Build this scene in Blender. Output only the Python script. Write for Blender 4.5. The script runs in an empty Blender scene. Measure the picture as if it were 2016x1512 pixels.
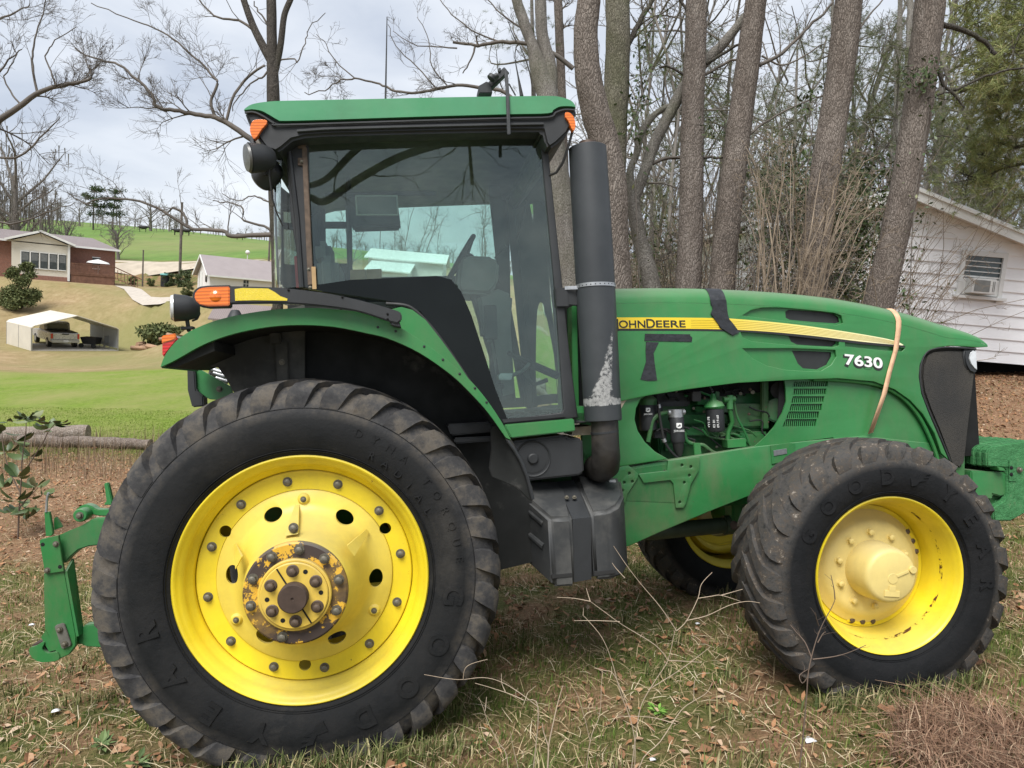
import bpy, bmesh, math, random
import numpy as np
from mathutils import Matrix, Vector
random.seed(7); rng = np.random.default_rng(7)
PI = math.pi
scn = bpy.context.scene
COL = scn.collection
F_PX = 1398.0

# ---------------------------------------------------------------- frames
def frame(rho, th, ph):
    x = np.array([math.cos(ph), 0, math.sin(ph)]); y = np.array([-math.sin(ph), 0, math.cos(ph)]); z = np.array([0, 1, 0.])
    c, s = math.cos(th), math.sin(th); Rx = np.array([[1, 0, 0], [0, c, s], [0, -s, c]])
    c, s = math.cos(rho), math.sin(rho); Rz = np.array([[c, s, 0], [-s, c, 0], [0, 0, 1]])
    return Rz @ Rx @ np.array([x, y, z]).T          # columns: local axes as (right, up, depth) of the camera
RW = frame(.084, .112, 0.)                           # world axes
RT = frame(-.0599, -.0016, .1438)                    # tractor axes
OT = np.array([-.9344, -.8771, 3.1766])              # rear rim centre
GZ = .84                                             # its height over the ground
OT_G = OT + RT @ np.array([0, 0, -GZ])               # tractor origin on the ground
CAMT = -RT.T @ OT_G
CZ = -(RW.T @ OT_G)[2]
CAM = np.array([0, 0, CZ])
def ray(px, py): return np.array([(px-1008)/F_PX, (756-py)/F_PX, 1.])
def W(px, py, D): return CAM + RW.T @ (ray(px, py)*D)
def WY(px, py, Y):
    v = RW.T @ ray(px, py); return CAM+v*(Y/v[1])
def T(px, py, y):
    v = RT.T @ ray(px, py); k = (y-CAMT[1])/v[1]; p = CAMT + v*k
    return np.array([p[0], y, p[2]])
def T2(px, py, y): p = T(px, py, y); return (p[0], p[2])
def Tl(pts, y): return [T2(a, b, y) for a, b in pts]
def t2w(p): return CAM + RW.T @ (RT @ np.asarray(p, float) + OT_G)
MT = np.eye(4); MT[:3, :3] = RW.T @ RT; MT[:3, 3] = t2w((0, 0, 0))
MTRACTOR = Matrix(MT.tolist())

# ---------------------------------------------------------------- mesh helpers
class MB:
    def __init__(s): s.V = []; s.F = []; s.M = []; s.n = 0
    def add(s, VF, m=0, mat=None):
        V, F = VF; V = np.asarray(V, float)
        if mat is not None: V = V @ np.array(mat)[:3, :3].T + np.array(mat)[:3, 3]
        s.V.append(V); s.F += [tuple(i+s.n for i in f) for f in F]; s.M += [m]*len(F); s.n += len(V); return s
def box(c, d):
    x, y, z = c; a, b, e = d[0]/2, d[1]/2, d[2]/2
    V = [(x+i*a, y+j*b, z+k*e) for i in (-1, 1) for j in (-1, 1) for k in (-1, 1)]
    return V, [(0, 1, 3, 2), (4, 6, 7, 5), (0, 4, 5, 1), (2, 3, 7, 6), (0, 2, 6, 4), (1, 5, 7, 3)]
def bar(p0, p1, w, h, up=(0, 0, 1)):
    p0 = np.array(p0, float); p1 = np.array(p1, float); d = p1-p0; d /= np.linalg.norm(d)
    s = np.cross(d, up); s /= np.linalg.norm(s); u = np.cross(s, d)
    V = [p+s*i*w/2+u*j*h/2 for p in (p0, p1) for i, j in ((-1, -1), (1, -1), (1, 1), (-1, 1))]
    return V, [(0, 1, 2, 3)[::-1], (4, 5, 6, 7), (0, 1, 5, 4), (1, 2, 6, 5), (2, 3, 7, 6), (3, 0, 4, 7)]
def tube(P, r, n=8, cap=True):
    P = np.asarray(P, float); k = len(P); r = np.broadcast_to(np.asarray(r, float), (k,))
    Tn = np.gradient(P, axis=0); Tn /= np.linalg.norm(Tn, axis=1)[:, None]+1e-12
    a = np.array([0, 0, 1.]) if abs(Tn[0][2]) < .9 else np.array([1., 0, 0])
    N = np.zeros_like(P); v = a-Tn[0]*a.dot(Tn[0]); N[0] = v/np.linalg.norm(v)
    for i in range(1, k):
        v = N[i-1]-Tn[i]*N[i-1].dot(Tn[i]); l = np.linalg.norm(v); N[i] = v/l if l > 1e-6 else N[i-1]
    B = np.cross(Tn, N); t = np.arange(n)*2*PI/n
    V = (P[:, None, :]+r[:, None, None]*(np.cos(t)[None, :, None]*N[:, None, :]+np.sin(t)[None, :, None]*B[:, None, :])).reshape(-1, 3)
    Fc = [(i*n+j, i*n+(j+1) % n, (i+1)*n+(j+1) % n, (i+1)*n+j) for i in range(k-1) for j in range(n)]
    if cap: Fc += [tuple(range(n))[::-1], tuple((k-1)*n+j for j in range(n))]
    return V, Fc
def cyl(p0, p1, r0, r1=None, n=24): return tube([p0, p1], [r0, r0 if r1 is None else r1], n)
def lathe(prof, n=64, closed=False, c=(0, 0, 0)):      # prof: (radius, y); axis = y
    m = len(prof); t = np.arange(n)*2*PI/n; V = []
    for r, y in prof: V += [(c[0]+r*math.cos(a), c[1]+y, c[2]+r*math.sin(a)) for a in t]
    F = [(i*n+j, i*n+(j+1) % n, ((i+1) % m)*n+(j+1) % n, ((i+1) % m)*n+j) for i in range(m if closed else m-1) for j in range(n)]
    return V, F
def disc(r, y, n=32, c=(0, 0, 0)): return [(c[0]+r*math.cos(i*2*PI/n), c[1]+y, c[2]+r*math.sin(i*2*PI/n)) for i in range(n)], [tuple(range(n))]
def prism(poly, y0, y1):                               # poly in (x,z), extruded along y
    n = len(poly); V = [(x, y0, z) for x, z in poly]+[(x, y1, z) for x, z in poly]
    return V, [tuple(range(n)), tuple(range(2*n-1, n-1, -1))]+[(i, i+n, (i+1) % n+n, (i+1) % n) for i in range(n)]
def prism_ax(poly, a0, a1, ax):                        # generic: ax 0 -> poly in (y,z) along x ; 2 -> poly in (x,y) along z
    n = len(poly); f = (lambda p, a: (a, p[0], p[1])) if ax == 0 else (lambda p, a: (p[0], p[1], a))
    V = [f(p, a0) for p in poly]+[f(p, a1) for p in poly]
    return V, [tuple(range(n)), tuple(range(2*n-1, n-1, -1))]+[(i, i+n, (i+1) % n+n, (i+1) % n) for i in range(n)]
def sph(c, r, n=12, s=(1, 1, 1)):
    V = []; F = []
    for i in range(n+1):
        a = PI*i/n
        for j in range(2*n): b = PI*j/n; V.append((c[0]+r*s[0]*math.sin(a)*math.cos(b), c[1]+r*s[1]*math.sin(a)*math.sin(b), c[2]+r*s[2]*math.cos(a)))
    for i in range(n):
        for j in range(2*n): F.append((i*2*n+j, (i+1)*2*n+j, (i+1)*2*n+(j+1) % (2*n), i*2*n+(j+1) % (2*n)))
    return V, F
def cr(pts, n=6, closed=False):                        # Catmull-Rom smoothing
    P = [np.array(p, float) for p in pts]; k = len(P); out = []
    for i in range(k if closed else k-1):
        if closed: a, b, c, d = P[i-1], P[i], P[(i+1) % k], P[(i+2) % k]
        else: a, b, c, d = P[max(i-1, 0)], P[i], P[i+1], P[min(i+2, k-1)]
        for j in range(n):
            t = j/n; out.append(.5*((2*b)+(c-a)*t+(2*a-5*b+4*c-d)*t*t+(3*b-a-3*c+d)*t**3))
    if not closed: out.append(P[-1])
    return out
def finish(me, ang=35, bevel=0, seg=2, weld=0):
    bm = bmesh.new(); bm.from_mesh(me)
    if weld: bmesh.ops.remove_doubles(bm, verts=bm.verts, dist=weld)
    bmesh.ops.recalc_face_normals(bm, faces=bm.faces)
    if bevel:
        es = [e for e in bm.edges if len(e.link_faces) == 2 and e.calc_face_angle(0) > math.radians(28)]
        bmesh.ops.bevel(bm, geom=es, offset=bevel, segments=seg, affect='EDGES', clamp_overlap=True)
    for f in bm.faces: f.smooth = True
    for e in bm.edges:
        if len(e.link_faces) == 2: e.smooth = e.calc_face_angle(0) < math.radians(ang)
    bm.to_mesh(me); bm.free()
def link(name, me, parent=None, mat=None):
    o = bpy.data.objects.new(name, me); COL.objects.link(o)
    if parent is not None: o.parent = parent
    if mat is not None: o.matrix_local = mat
    return o
def mk(name, src, mats, parent=None, ang=35, bevel=0, seg=2, weld=0, raw=False):
    mb = src if isinstance(src, MB) else MB().add(src)
    me = bpy.data.meshes.new(name); V = np.concatenate(mb.V) if mb.V else np.zeros((0, 3))
    me.from_pydata(V.tolist(), [], mb.F)
    if not isinstance(mats, (list, tuple)): mats = [mats]
    for m in mats: me.materials.append(m)
    if len(mats) > 1: me.polygons.foreach_set('material_index', mb.M)
    if not raw: finish(me, ang, bevel, seg, weld)
    return link(name, me, parent)
def fast(name, V, quads, mats, parent=None, mi=None, smooth=True):   # numpy arrays, quads or tris
    me = bpy.data.meshes.new(name); V = np.asarray(V, np.float32); Q = np.asarray(quads, np.int32); k = Q.shape[1]
    me.vertices.add(len(V)); me.vertices.foreach_set('co', V.ravel())
    me.loops.add(Q.size); me.loops.foreach_set('vertex_index', Q.ravel())
    me.polygons.add(len(Q)); me.polygons.foreach_set('loop_start', np.arange(0, Q.size, k, dtype=np.int32))
    try: me.polygons.foreach_set('loop_total', np.full(len(Q), k, np.int32))
    except Exception: pass
    if not isinstance(mats, (list, tuple)): mats = [mats]
    for m in mats: me.materials.append(m)
    if mi is not None: me.polygons.foreach_set('material_index', np.asarray(mi, np.int32))
    me.polygons.foreach_set('use_smooth', np.full(len(Q), smooth)); me.update(calc_edges=True); me.validate()
    return link(name, me, parent)
def tag(o, label=None, cat=None, group=None, kind=None):
    if label: o['label'] = label
    if cat: o['category'] = cat
    if group: o['group'] = group
    if kind: o['kind'] = kind
    return o
def empty(name, loc=(0, 0, 0), rz=0, mat=None):
    o = bpy.data.objects.new(name, None); COL.objects.link(o); o.empty_display_size = .2
    if mat is not None: o.matrix_world = mat
    else: o.location = loc; o.rotation_euler = (0, 0, rz)
    return o
def eval_mesh(o, name):
    bpy.context.view_layer.update(); dg = bpy.context.evaluated_depsgraph_get()
    me = bpy.data.meshes.new_from_object(o.evaluated_get(dg)); me.name = name; return me
def plate(name, outer, holes, y, thick, mats, parent=None, bevel=0, label=None):   # outer/holes in (x,z); front face at y, body behind it
    cu = bpy.data.curves.new('tmp', 'CURVE'); cu.dimensions = '2D'; cu.fill_mode = 'BOTH'
    for poly in [outer]+list(holes):
        s = cu.splines.new('POLY'); s.points.add(len(poly)-1)
        for p, q in zip(s.points, poly): p.co = (q[0], q[1], 0, 1)
        s.use_cyclic_u = True
    cu.extrude = thick/2-bevel; cu.bevel_depth = bevel; cu.bevel_resolution = 2; cu.offset = -bevel
    o = bpy.data.objects.new('tmp', cu); COL.objects.link(o); me = eval_mesh(o, name)
    bpy.data.objects.remove(o)
    me.transform(Matrix(((1, 0, 0, 0), (0, 0, -1, y+thick/2), (0, 1, 0, 0), (0, 0, 0, 1))))
    me.materials.clear()
    for m in (mats if isinstance(mats, (list, tuple)) else [mats]): me.materials.append(m)
    finish(me, 30, weld=1e-5)
    o = link(name, me, parent)
    if label: o['label'] = label
    return o
def text_mesh(s, size, ext=.001, off=0., spacing=1., shear=0., align='CENTER'):
    cu = bpy.data.curves.new('tmp', 'FONT'); cu.body = s; cu.size = size; cu.extrude = ext; cu.offset = off
    cu.space_character = spacing; cu.align_x = align; cu.shear = shear
    o = bpy.data.objects.new('tmp', cu); COL.objects.link(o); me = eval_mesh(o, 'lettering'); bpy.data.objects.remove(o)
    me.materials.clear(); return me
def me_vf(me):
    V = np.empty(len(me.vertices)*3); me.vertices.foreach_get('co', V); return V.reshape(-1, 3), [tuple(p.vertices) for p in me.polygons]
def frame_mat(o, x, y, z): return Matrix(((x[0], y[0], z[0], o[0]), (x[1], y[1], z[1], o[1]), (x[2], y[2], z[2], o[2]), (0, 0, 0, 1)))

# ---------------------------------------------------------------- materials
class NT:
    def __init__(s, name):
        s.m = bpy.data.materials.new(name); s.m.use_nodes = True; s.t = s.m.node_tree; s.b = s.t.nodes['Principled BSDF']; s.out = s.t.nodes['Material Output']
        s.tc = s.t.nodes.new('ShaderNodeTexCoord')
    def n(s, typ, **kw):
        o = s.t.nodes.new('ShaderNode'+typ)
        for k, v in kw.items(): setattr(o, k, v)
        return o
    def l(s, a, b): s.t.links.new(a, b)
    def noise(s, scale, detail=4, rough=.55, sc=(1, 1, 1), coord='Object', dist=0):
        mp = s.n('Mapping'); mp.inputs['Scale'].default_value = sc; s.l(s.tc.outputs[coord], mp.inputs[0])
        o = s.n('TexNoise'); o.inputs['Scale'].default_value = scale; o.inputs['Detail'].default_value = detail; o.inputs['Roughness'].default_value = rough; o.inputs['Distortion'].default_value = dist
        s.l(mp.outputs[0], o.inputs[0]); return o.outputs[0]
    def ramp(s, src, stops):
        r = s.n('ValToRGB'); e = r.color_ramp.elements
        while len(e) < len(stops): e.new(.5)
        for k, (p, c) in enumerate(stops): e[k].position = p; e[k].color = (c if len(c) == 4 else tuple(c)+(1,)) if isinstance(c, (tuple, list)) else (c, c, c, 1)
        s.l(src, r.inputs[0]); return r.outputs[0]
    def mix(s, a, b, f, typ='MIX'):
        m = s.n('Mix', data_type='RGBA', blend_type=typ)
        for v, i in ((f, 0), (a, 6), (b, 7)):
            if hasattr(v, 'is_linked') or hasattr(v, 'links'): s.l(v, m.inputs[i])
            else: m.inputs[i].default_value = v if i == 0 else tuple(v)+(1,)
        return m.outputs[2]
    def bump(s, h, st=.3, dist=.02):
        b = s.n('Bump'); b.inputs['Strength'].default_value = st; b.inputs['Distance'].default_value = dist; s.l(h, b.inputs['Height']); s.l(b.outputs[0], s.b.inputs['Normal']); return b
    def setb(s, **kw):
        for k, v in kw.items():
            i = s.b.inputs[k.replace('_', ' ')]
            if hasattr(v, 'links'): s.l(v, i)
            else: i.default_value = v if not isinstance(v, tuple) else tuple(v)+(1,)
        return s
def simple(name, col, rough=.5, metal=0., var=.25, vs=6, bump=0, bs=60, dust=None, dm=0.):
    n = NT(name); c2 = tuple(min(1, c*(1-var)) for c in col); c3 = tuple(min(1, c*(1+var*.6)) for c in col)
    c = n.ramp(n.noise(vs, 5), [(.3, c2), (.7, c3)])
    if dust:
        f = n.ramp(n.noise(3.3, 8, .65), [(.5-dm, 0.), (.72-dm*.5, 1.)]); c = n.mix(c, dust, f)
    r = n.ramp(n.noise(vs*2.3, 3), [(.3, max(0, rough-.08)), (.7, min(1, rough+.1))])
    n.setb(Base_Color=c, Roughness=r, Metallic=metal)
    if bump: n.bump(n.noise(bs, 4), bump, .01)
    return n.m
def paint(name, col, rough=.35, chip=.0, chipcol=(.09, .04, .02), faded=None, dirt=(.16, .13, .08), dirtamt=.12, chipscale=9):
    n = NT(name); c = n.ramp(n.noise(2.2, 6, .6), [(.3, tuple(x*.86 for x in col)), (.7, tuple(min(1, x*1.1) for x in col))])
    if faded: c = n.mix(c, faded, n.ramp(n.noise(1.3, 5), [(.4, 0.), (.75, .8)]))
    c = n.mix(c, dirt, n.ramp(n.noise(5, 9, .7, (1, 1, .4)), [(.45, 0.), (.95, min(1., dirtamt*4))]))
    c = n.mix(c, dirt, n.ramp(n.noise(60, 6, .8), [(.62, 0.), (.72, .35)]))
    if chip:
        c = n.mix(c, chipcol, n.ramp(n.noise(chipscale, 10, .72), [(.69-chip, 0.), (.70-chip, 1.)]))
    ge = n.n('NewGeometry'); sx = n.n('SeparateXYZ'); n.l(ge.outputs['Normal'], sx.inputs[0]); up = n.ramp(sx.outputs[2], [(.45, 0.), (.95, .35)])
    c = n.mix(c, (.26, .25, .20), up); c = n.mix(c, tuple(min(1, x*1.25+.02) for x in col), n.ramp(n.noise(1.1, 8, .7, (1, 1, 2.5)), [(.5, 0.), (.8, .6)]))
    n.setb(Base_Color=c, Roughness=n.ramp(n.noise(8, 6), [(.3, rough-.07), (.7, rough+.15)]), Coat_Weight=.12, Coat_Roughness=.25)
    n.bump(n.noise(14, 3), .04, .01); return n.m
M = {}
M['green'] = paint('green_paint', (.028, .185, .048), .38)
M['green_faded'] = paint('faded_green_paint', (.05, .24, .105), .62, faded=(.065, .27, .14), dirtamt=.05)
M['green_frame'] = paint('frame_green_paint', (.026, .175, .048), .45, chip=.02, chipcol=(.07, .05, .03), dirtamt=.3)
M['green_rust'] = paint('worn_green_paint', (.02, .165, .038), .45, chip=.085, chipcol=(.075, .04, .025), dirtamt=.4, chipscale=6)
M['green_eng'] = paint('engine_green_paint', (.012, .13, .03), .5, chip=.03, chipcol=(.03, .03, .02), dirtamt=.5)
M['yellow'] = paint('yellow_paint', (.78, .60, .018), .42, chip=.022, chipcol=(.16, .07, .015), dirtamt=.10, chipscale=13)
M['yellow_cast'] = paint('cast_yellow_paint', (.74, .57, .075), .5, chip=.0, dirtamt=.1)
M['yellow_hub'] = paint('hub_yellow_paint', (.72, .57, .20), .55, chip=.0, dirtamt=.1)
M['yellow_rust'] = paint('rusted_yellow_paint', (.70, .40, .03), .6, chip=.225, chipcol=(.05, .034, .028), dirtamt=.2, chipscale=11)
M['yellow_worn'] = paint('worn_yellow_paint', (.66, .45, .06), .55, chip=.03, chipcol=(.1, .04, .02), dirtamt=.5, chipscale=9)
M['bolt'] = simple('zinc_bolt_steel', (.17, .155, .12), .5, .5, .3, 40)
M['rustbolt'] = simple('rusty_bolt_steel', (.12, .085, .06), .6, .35, .4, 30)
M['rust'] = simple('brown_rusted_steel', (.075, .05, .038), .65, .3, .4, 14)
M['plastic'] = simple('black_textured_plastic', (.022, .024, .026), .55, 0, .3, 5, .15, 400)
M['gloss'] = simple('gloss_black_panel', (.006, .008, .008), .12, 0, .3, 3); M['gloss'].node_tree.nodes['Principled BSDF'].inputs['Specular IOR Level'].default_value = .22
M['inner'] = simple('matt_black_fender_lining', (.009, .010, .009), .8, 0, .3, 4, dust=(.10, .095, .085), dm=-.08)
M['innerdust'] = simple('dusty_grey_liner', (.05, .05, .046), .85, 0, .3, 4, dust=(.12, .115, .10), dm=.04)
M['tank'] = simple('grey_moulded_plastic', (.035, .037, .038), .55, 0, .35, 3, .1, 200, dust=(.10, .098, .09), dm=.02)
M['exh'] = simple('charcoal_exhaust_enamel', (.032, .036, .040), .48, .1, .25, 3)
M['steel'] = simple('bare_galvanised_steel', (.45, .46, .47), .4, .8, .2, 30)
M['dark'] = simple('black_void', (.006, .006, .006), .9)  # near black for painted shade in gaps and holes, also for black screws
M['hose'] = simple('black_rubber_hose', (.02, .02, .02), .6)
M['glasstext'] = simple('white_print', (.75, .76, .74), .6)
M['tape'] = simple('black_duct_tape', (.022, .024, .028), .4, 0, .4, 20, .6, 25)
M['strap'] = simple('orange_webbing', (.74, .46, .28), .8, 0, .2, 30, .3, 500)
M['mesh'] = None
def mat_grille():
    n = NT('dusty_grille_mesh'); c = n.ramp(n.noise(3, 6), [(.3, (.02, .02, .02)), (.75, (.055, .048, .038))])
    v = n.n('TexVoronoi'); v.inputs['Scale'].default_value = 180; n.l(n.tc.outputs['Object'], v.inputs[0])
    c = n.mix(c, (.006, .006, .006), n.ramp(v.outputs[0], [(.2, 1.), (.42, 0.)]))
    n.setb(Base_Color=c, Roughness=.75); n.bump(v.outputs[0], .5, .004); return n.m
M['mesh'] = mat_grille()
def mat_tyre():
    n = NT('weathered_tyre_rubber'); nn = n.noise(7, 9, .68)
    rx = n.n('VectorMath', operation='LENGTH'); sep = n.n('SeparateXYZ'); n.l(n.tc.outputs['Object'], sep.inputs[0])
    cmb = n.n('CombineXYZ'); n.l(sep.outputs[0], cmb.inputs[0]); n.l(sep.outputs[2], cmb.inputs[2]); n.l(cmb.outputs[0], rx.inputs[0])
    c = n.ramp(nn, [(.35, (.008, .009, .010)), (.7, (.018, .018, .018))])
    c = n.mix(c, (.06, .055, .048), n.ramp(n.noise(2.4, 9, .6, dist=.6), [(.58, 0.), (.75, .6)]))
    at = n.n('Attribute'); at.attribute_name = 'tread'
    tr = n.ramp(n.noise(9, 9, .7), [(.30, (.022, .022, .024)), (.46, (.048, .047, .047)), (.60, (.105, .092, .076)), (.70, (.075, .063, .05)), (.82, (.04, .03, .024))])
    c = n.mix(c, tr, at.outputs['Fac'])
    n.setb(Base_Color=c, Roughness=n.ramp(nn, [(.3, .6), (.7, .85)]), Specular_IOR_Level=.22); n.bump(n.noise(24, 9, .72), .35, .012); return n.m
M['tyre'] = mat_tyre()
def mat_muddy():
    n = NT('muddy_tyre_rubber'); at = n.n('Attribute'); at.attribute_name = 'tread'
    c = n.ramp(n.noise(7, 9, .68), [(.35, (.006, .007, .008)), (.75, (.015, .015, .016))])
    tr = n.ramp(n.noise(22, 10, .82), [(.36, (.028, .027, .026)), (.48, (.065, .062, .058)), (.56, (.07, .057, .045)), (.60, (.12, .10, .08)), (.64, (.30, .27, .23))])
    c = n.mix(c, tr, at.outputs['Fac'])
    n.setb(Base_Color=c, Roughness=.78, Specular_IOR_Level=.22); n.bump(n.noise(24, 10, .75), .5, .015); return n.m
M['tyre_mud'] = mat_muddy()
def mat_glass(name='green_tinted_glass', tint=(.84, .94, .90), refl=1.5):
    n = NT(name); n.t.nodes.remove(n.b); tr = n.n('BsdfTransparent'); tr.inputs[0].default_value = tint+(1,)
    g = n.n('BsdfGlossy'); g.inputs['Roughness'].default_value = .012; g.inputs[0].default_value = (.9, .95, .93, 1)
    fr = n.n('Fresnel'); fr.inputs[0].default_value = 1.5
    m = n.n('MixShader'); sc = n.n('Math', operation='MULTIPLY_ADD'); sc.inputs[1].default_value = refl; sc.inputs[2].default_value = .0; sc.use_clamp = True
    n.l(fr.outputs[0], sc.inputs[0]); n.l(sc.outputs[0], m.inputs[0]); n.l(tr.outputs[0], m.inputs[1]); n.l(g.outputs[0], m.inputs[2])
    df = n.n('BsdfDiffuse'); df.inputs[0].default_value = (.5, .54, .5, 1); m2 = n.n('MixShader')
    n.l(n.ramp(n.noise(2.5, 8, .7), [(.42, .004), (.78, .07)]), m2.inputs[0]); n.l(m.outputs[0], m2.inputs[1]); n.l(df.outputs[0], m2.inputs[2])
    n.l(m2.outputs[0], n.out.inputs[0]); return n.m
M['glass'] = mat_glass()
def lens(name, col, rough=.12):
    n = NT(name); w = n.n('TexWave', wave_type='RINGS'); w.inputs['Scale'].default_value = 22; n.l(n.tc.outputs['Object'], w.inputs[0])
    n.setb(Base_Color=n.mix(col, tuple(c*.55 for c in col), n.ramp(w.outputs[1], [(.2, .0), (.9, .7)])), Roughness=rough, Coat_Weight=.8); n.bump(w.outputs[1], .2, .004); return n.m
M['amber'] = lens('amber_lamp_lens', (.85, .19, .015)); M['red'] = lens('red_lamp_lens', (.62, .02, .015))
M['clear'] = simple('clear_lamp_lens', (.62, .64, .65), .12, .2, .15, 30); M['smoke'] = simple('dull_lamp_glass', (.13, .13, .125), .35, .2, .25, 30)
M['reflector'] = simple('yellow_reflector_sheet', (.72, .56, .03), .3, 0, .15, 300, .4, 260)
M['seat'] = simple('grey_cab_trim', (.22, .225, .215), .7, 0, .2, 8)
M['liner'] = simple('pale_headliner_trim', (.62, .64, .61), .8, 0, .15, 3)
M['console'] = simple('dark_cab_plastic', (.045, .048, .048), .6, 0, .2, 8)
M['wood'] = simple('plain_wood', (.42, .27, .13), .7, 0, .25, 8)
M['redplas'] = simple('red_plastic', (.42, .015, .012), .45)
M['foam'] = simple('tan_foam_insulation', (.48, .41, .30), .9, 0, .25, 18, .5, 40)
M['white'] = simple('white_gloss_print', (.82, .82, .80), .35, 0, .04)
M['ink'] = simple('black_print', (.02, .02, .02), .4, 0, .1)

# ---------------------------------------------------------------- camera, sun, sky
cd = bpy.data.cameras.new('camera'); cam = bpy.data.objects.new('camera', cd); COL.objects.link(cam); scn.camera = cam
cd.sensor_fit = 'HORIZONTAL'; cd.sensor_width = 36; cd.lens = 36*F_PX/2016; cd.clip_start = .05; cd.clip_end = 3000
R = RW.T @ np.array([[1, 0, 0], [0, 1, 0], [0, 0, -1.]])
mw = np.eye(4); mw[:3, :3] = R; mw[:3, 3] = CAM; cam.matrix_world = Matrix(mw.tolist())
SUN_EL, SUN_AZ = math.radians(58), math.radians(208)     # azimuth clockwise from +y: behind and left of the camera
sd = bpy.data.lights.new('sun', 'SUN'); sun = bpy.data.objects.new('sun', sd); COL.objects.link(sun)
sd.energy = 2.6; sd.angle = math.radians(35); sd.color = (1, .975, .94)
dirv = Vector((math.sin(SUN_AZ)*math.cos(SUN_EL), math.cos(SUN_AZ)*math.cos(SUN_EL), math.sin(SUN_EL)))
sun.rotation_euler = dirv.to_track_quat('Z', 'Y').to_euler()
wd = bpy.data.worlds.new('World'); scn.world = wd; wd.use_nodes = True; nt = wd.node_tree; N = nt.nodes; L = nt.links
bg = N['Background']; bg.inputs[1].default_value = .1
sky = N.new('ShaderNodeTexSky'); sky.sky_type = 'NISHITA'; sky.sun_disc = False; sky.sun_elevation = SUN_EL; sky.sun_rotation = SUN_AZ
tc = N.new('ShaderNodeTexCoord'); mp = N.new('ShaderNodeMapping'); mp.inputs['Scale'].default_value = (1, 1, 3.2); L.new(tc.outputs['Generated'], mp.inputs[0])
n1 = N.new('ShaderNodeTexNoise'); n1.inputs['Scale'].default_value = 2.3; n1.inputs['Detail'].default_value = 7; n1.inputs['Roughness'].default_value = .5; n1.inputs['Distortion'].default_value = .35; L.new(mp.outputs[0], n1.inputs[0])
rp = N.new('ShaderNodeValToRGB'); e = rp.color_ramp.elements
for k, (p, c) in enumerate([(.34, (2.9, 3.25, 3.9, 1)), (.48, (3.9, 4.2, 4.7, 1)), (.64, (5.1, 5.3, 5.6, 1))]):
    if k > 1: e.new(p)
    e[k].position = p; e[k].color = c
L.new(n1.outputs[0], rp.inputs[0])
mx = N.new('ShaderNodeMix'); mx.data_type = 'RGBA'; mx.inputs[0].default_value = .93; L.new(sky.outputs[0], mx.inputs[6]); L.new(rp.outputs[0], mx.inputs[7]); L.new(mx.outputs[2], bg.inputs[0])
scn.view_settings.view_transform = 'Standard'; scn.view_settings.look = 'None'; scn.view_settings.gamma = 1; scn.view_settings.exposure = .93
scn.cycles.max_bounces = 8; scn.cycles.transparent_max_bounces = 24; scn.cycles.use_denoising = True

# ---------------------------------------------------------------- terrain
WHC = t2w((0, .15, 0)); WHF = t2w((2.84, .15, 0))
_ctrl = []
def _c(*a):
    for px, py, D in a: _ctrl.append(W(px, py, D))
for gx in np.linspace(-3, 6, 7):
    for gy in np.linspace(-7, 3.5, 8): _ctrl.append(t2w((gx, gy, 0)))
_c((0, 1000, 9.5), (0, 885, 14), (0, 730, 34), (60, 692, 48), (0, 545, 70), (0, 505, 95), (0, 436, 200), (0, 430, 420),
   (250, 1010, 9.5), (250, 885, 14), (250, 730, 34), (300, 692, 48), (240, 552, 72), (300, 512, 95), (300, 452, 200), (300, 457, 420),
   (540, 730, 32), (500, 582, 62), (540, 505, 97), (540, 476, 200), (540, 484, 420),
   (975, 860, 14), (975, 790, 21), (975, 700, 38), (900, 552, 66), (900, 520, 150), (900, 530, 420),
   (1400, 840, 9), (1400, 760, 14), (1400, 690, 25), (1400, 650, 60), (1400, 630, 200),
   (1700, 880, 8), (1700, 745, 14), (1700, 700, 30), (1700, 670, 60), (1700, 650, 200),
   (2000, 860, 9), (2000, 738, 14.5), (2000, 712, 30), (2000, 700, 80), (2000, 690, 200), (2500, 735, 30), (-500, 700, 34), (-500, 500, 90))
_ctrl = np.array(_ctrl)
def _q(X, Y):
    r = np.hypot(X, Y)+1e-6; k = np.log1p(r/4)/r; return np.stack([X*k, Y*k], -1)
def _phi(d): return np.where(d > 1e-9, d*d*np.log(d+1e-12), 0)
_Q = _q(_ctrl[:, 0], _ctrl[:, 1]); _n = len(_Q)
_A = np.zeros((_n+3, _n+3)); _A[:_n, :_n] = _phi(np.linalg.norm(_Q[:, None]-_Q[None], axis=2))+np.eye(_n)*2e-3
_A[:_n, _n] = 1; _A[:_n, _n+1:] = _Q; _A[_n, :_n] = 1; _A[_n+1:, :_n] = _Q.T
_w = np.linalg.solve(_A, np.concatenate([_ctrl[:, 2], [0, 0, 0]]))
PADS = []
def pad(px, py, D, dx, dy, r0, r1):
    p = W(px, py, D); PADS.append((p[0]+dx, p[1]+dy, r0, r1, p[2]))
pad(62, 691, 48, -.4, 4.3, 5.0, 9.0); pad(40, 547, 70, 3, 5, 9, 16); pad(412, 590, 61, 2, 4.0, 6.0, 10.0)
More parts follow.
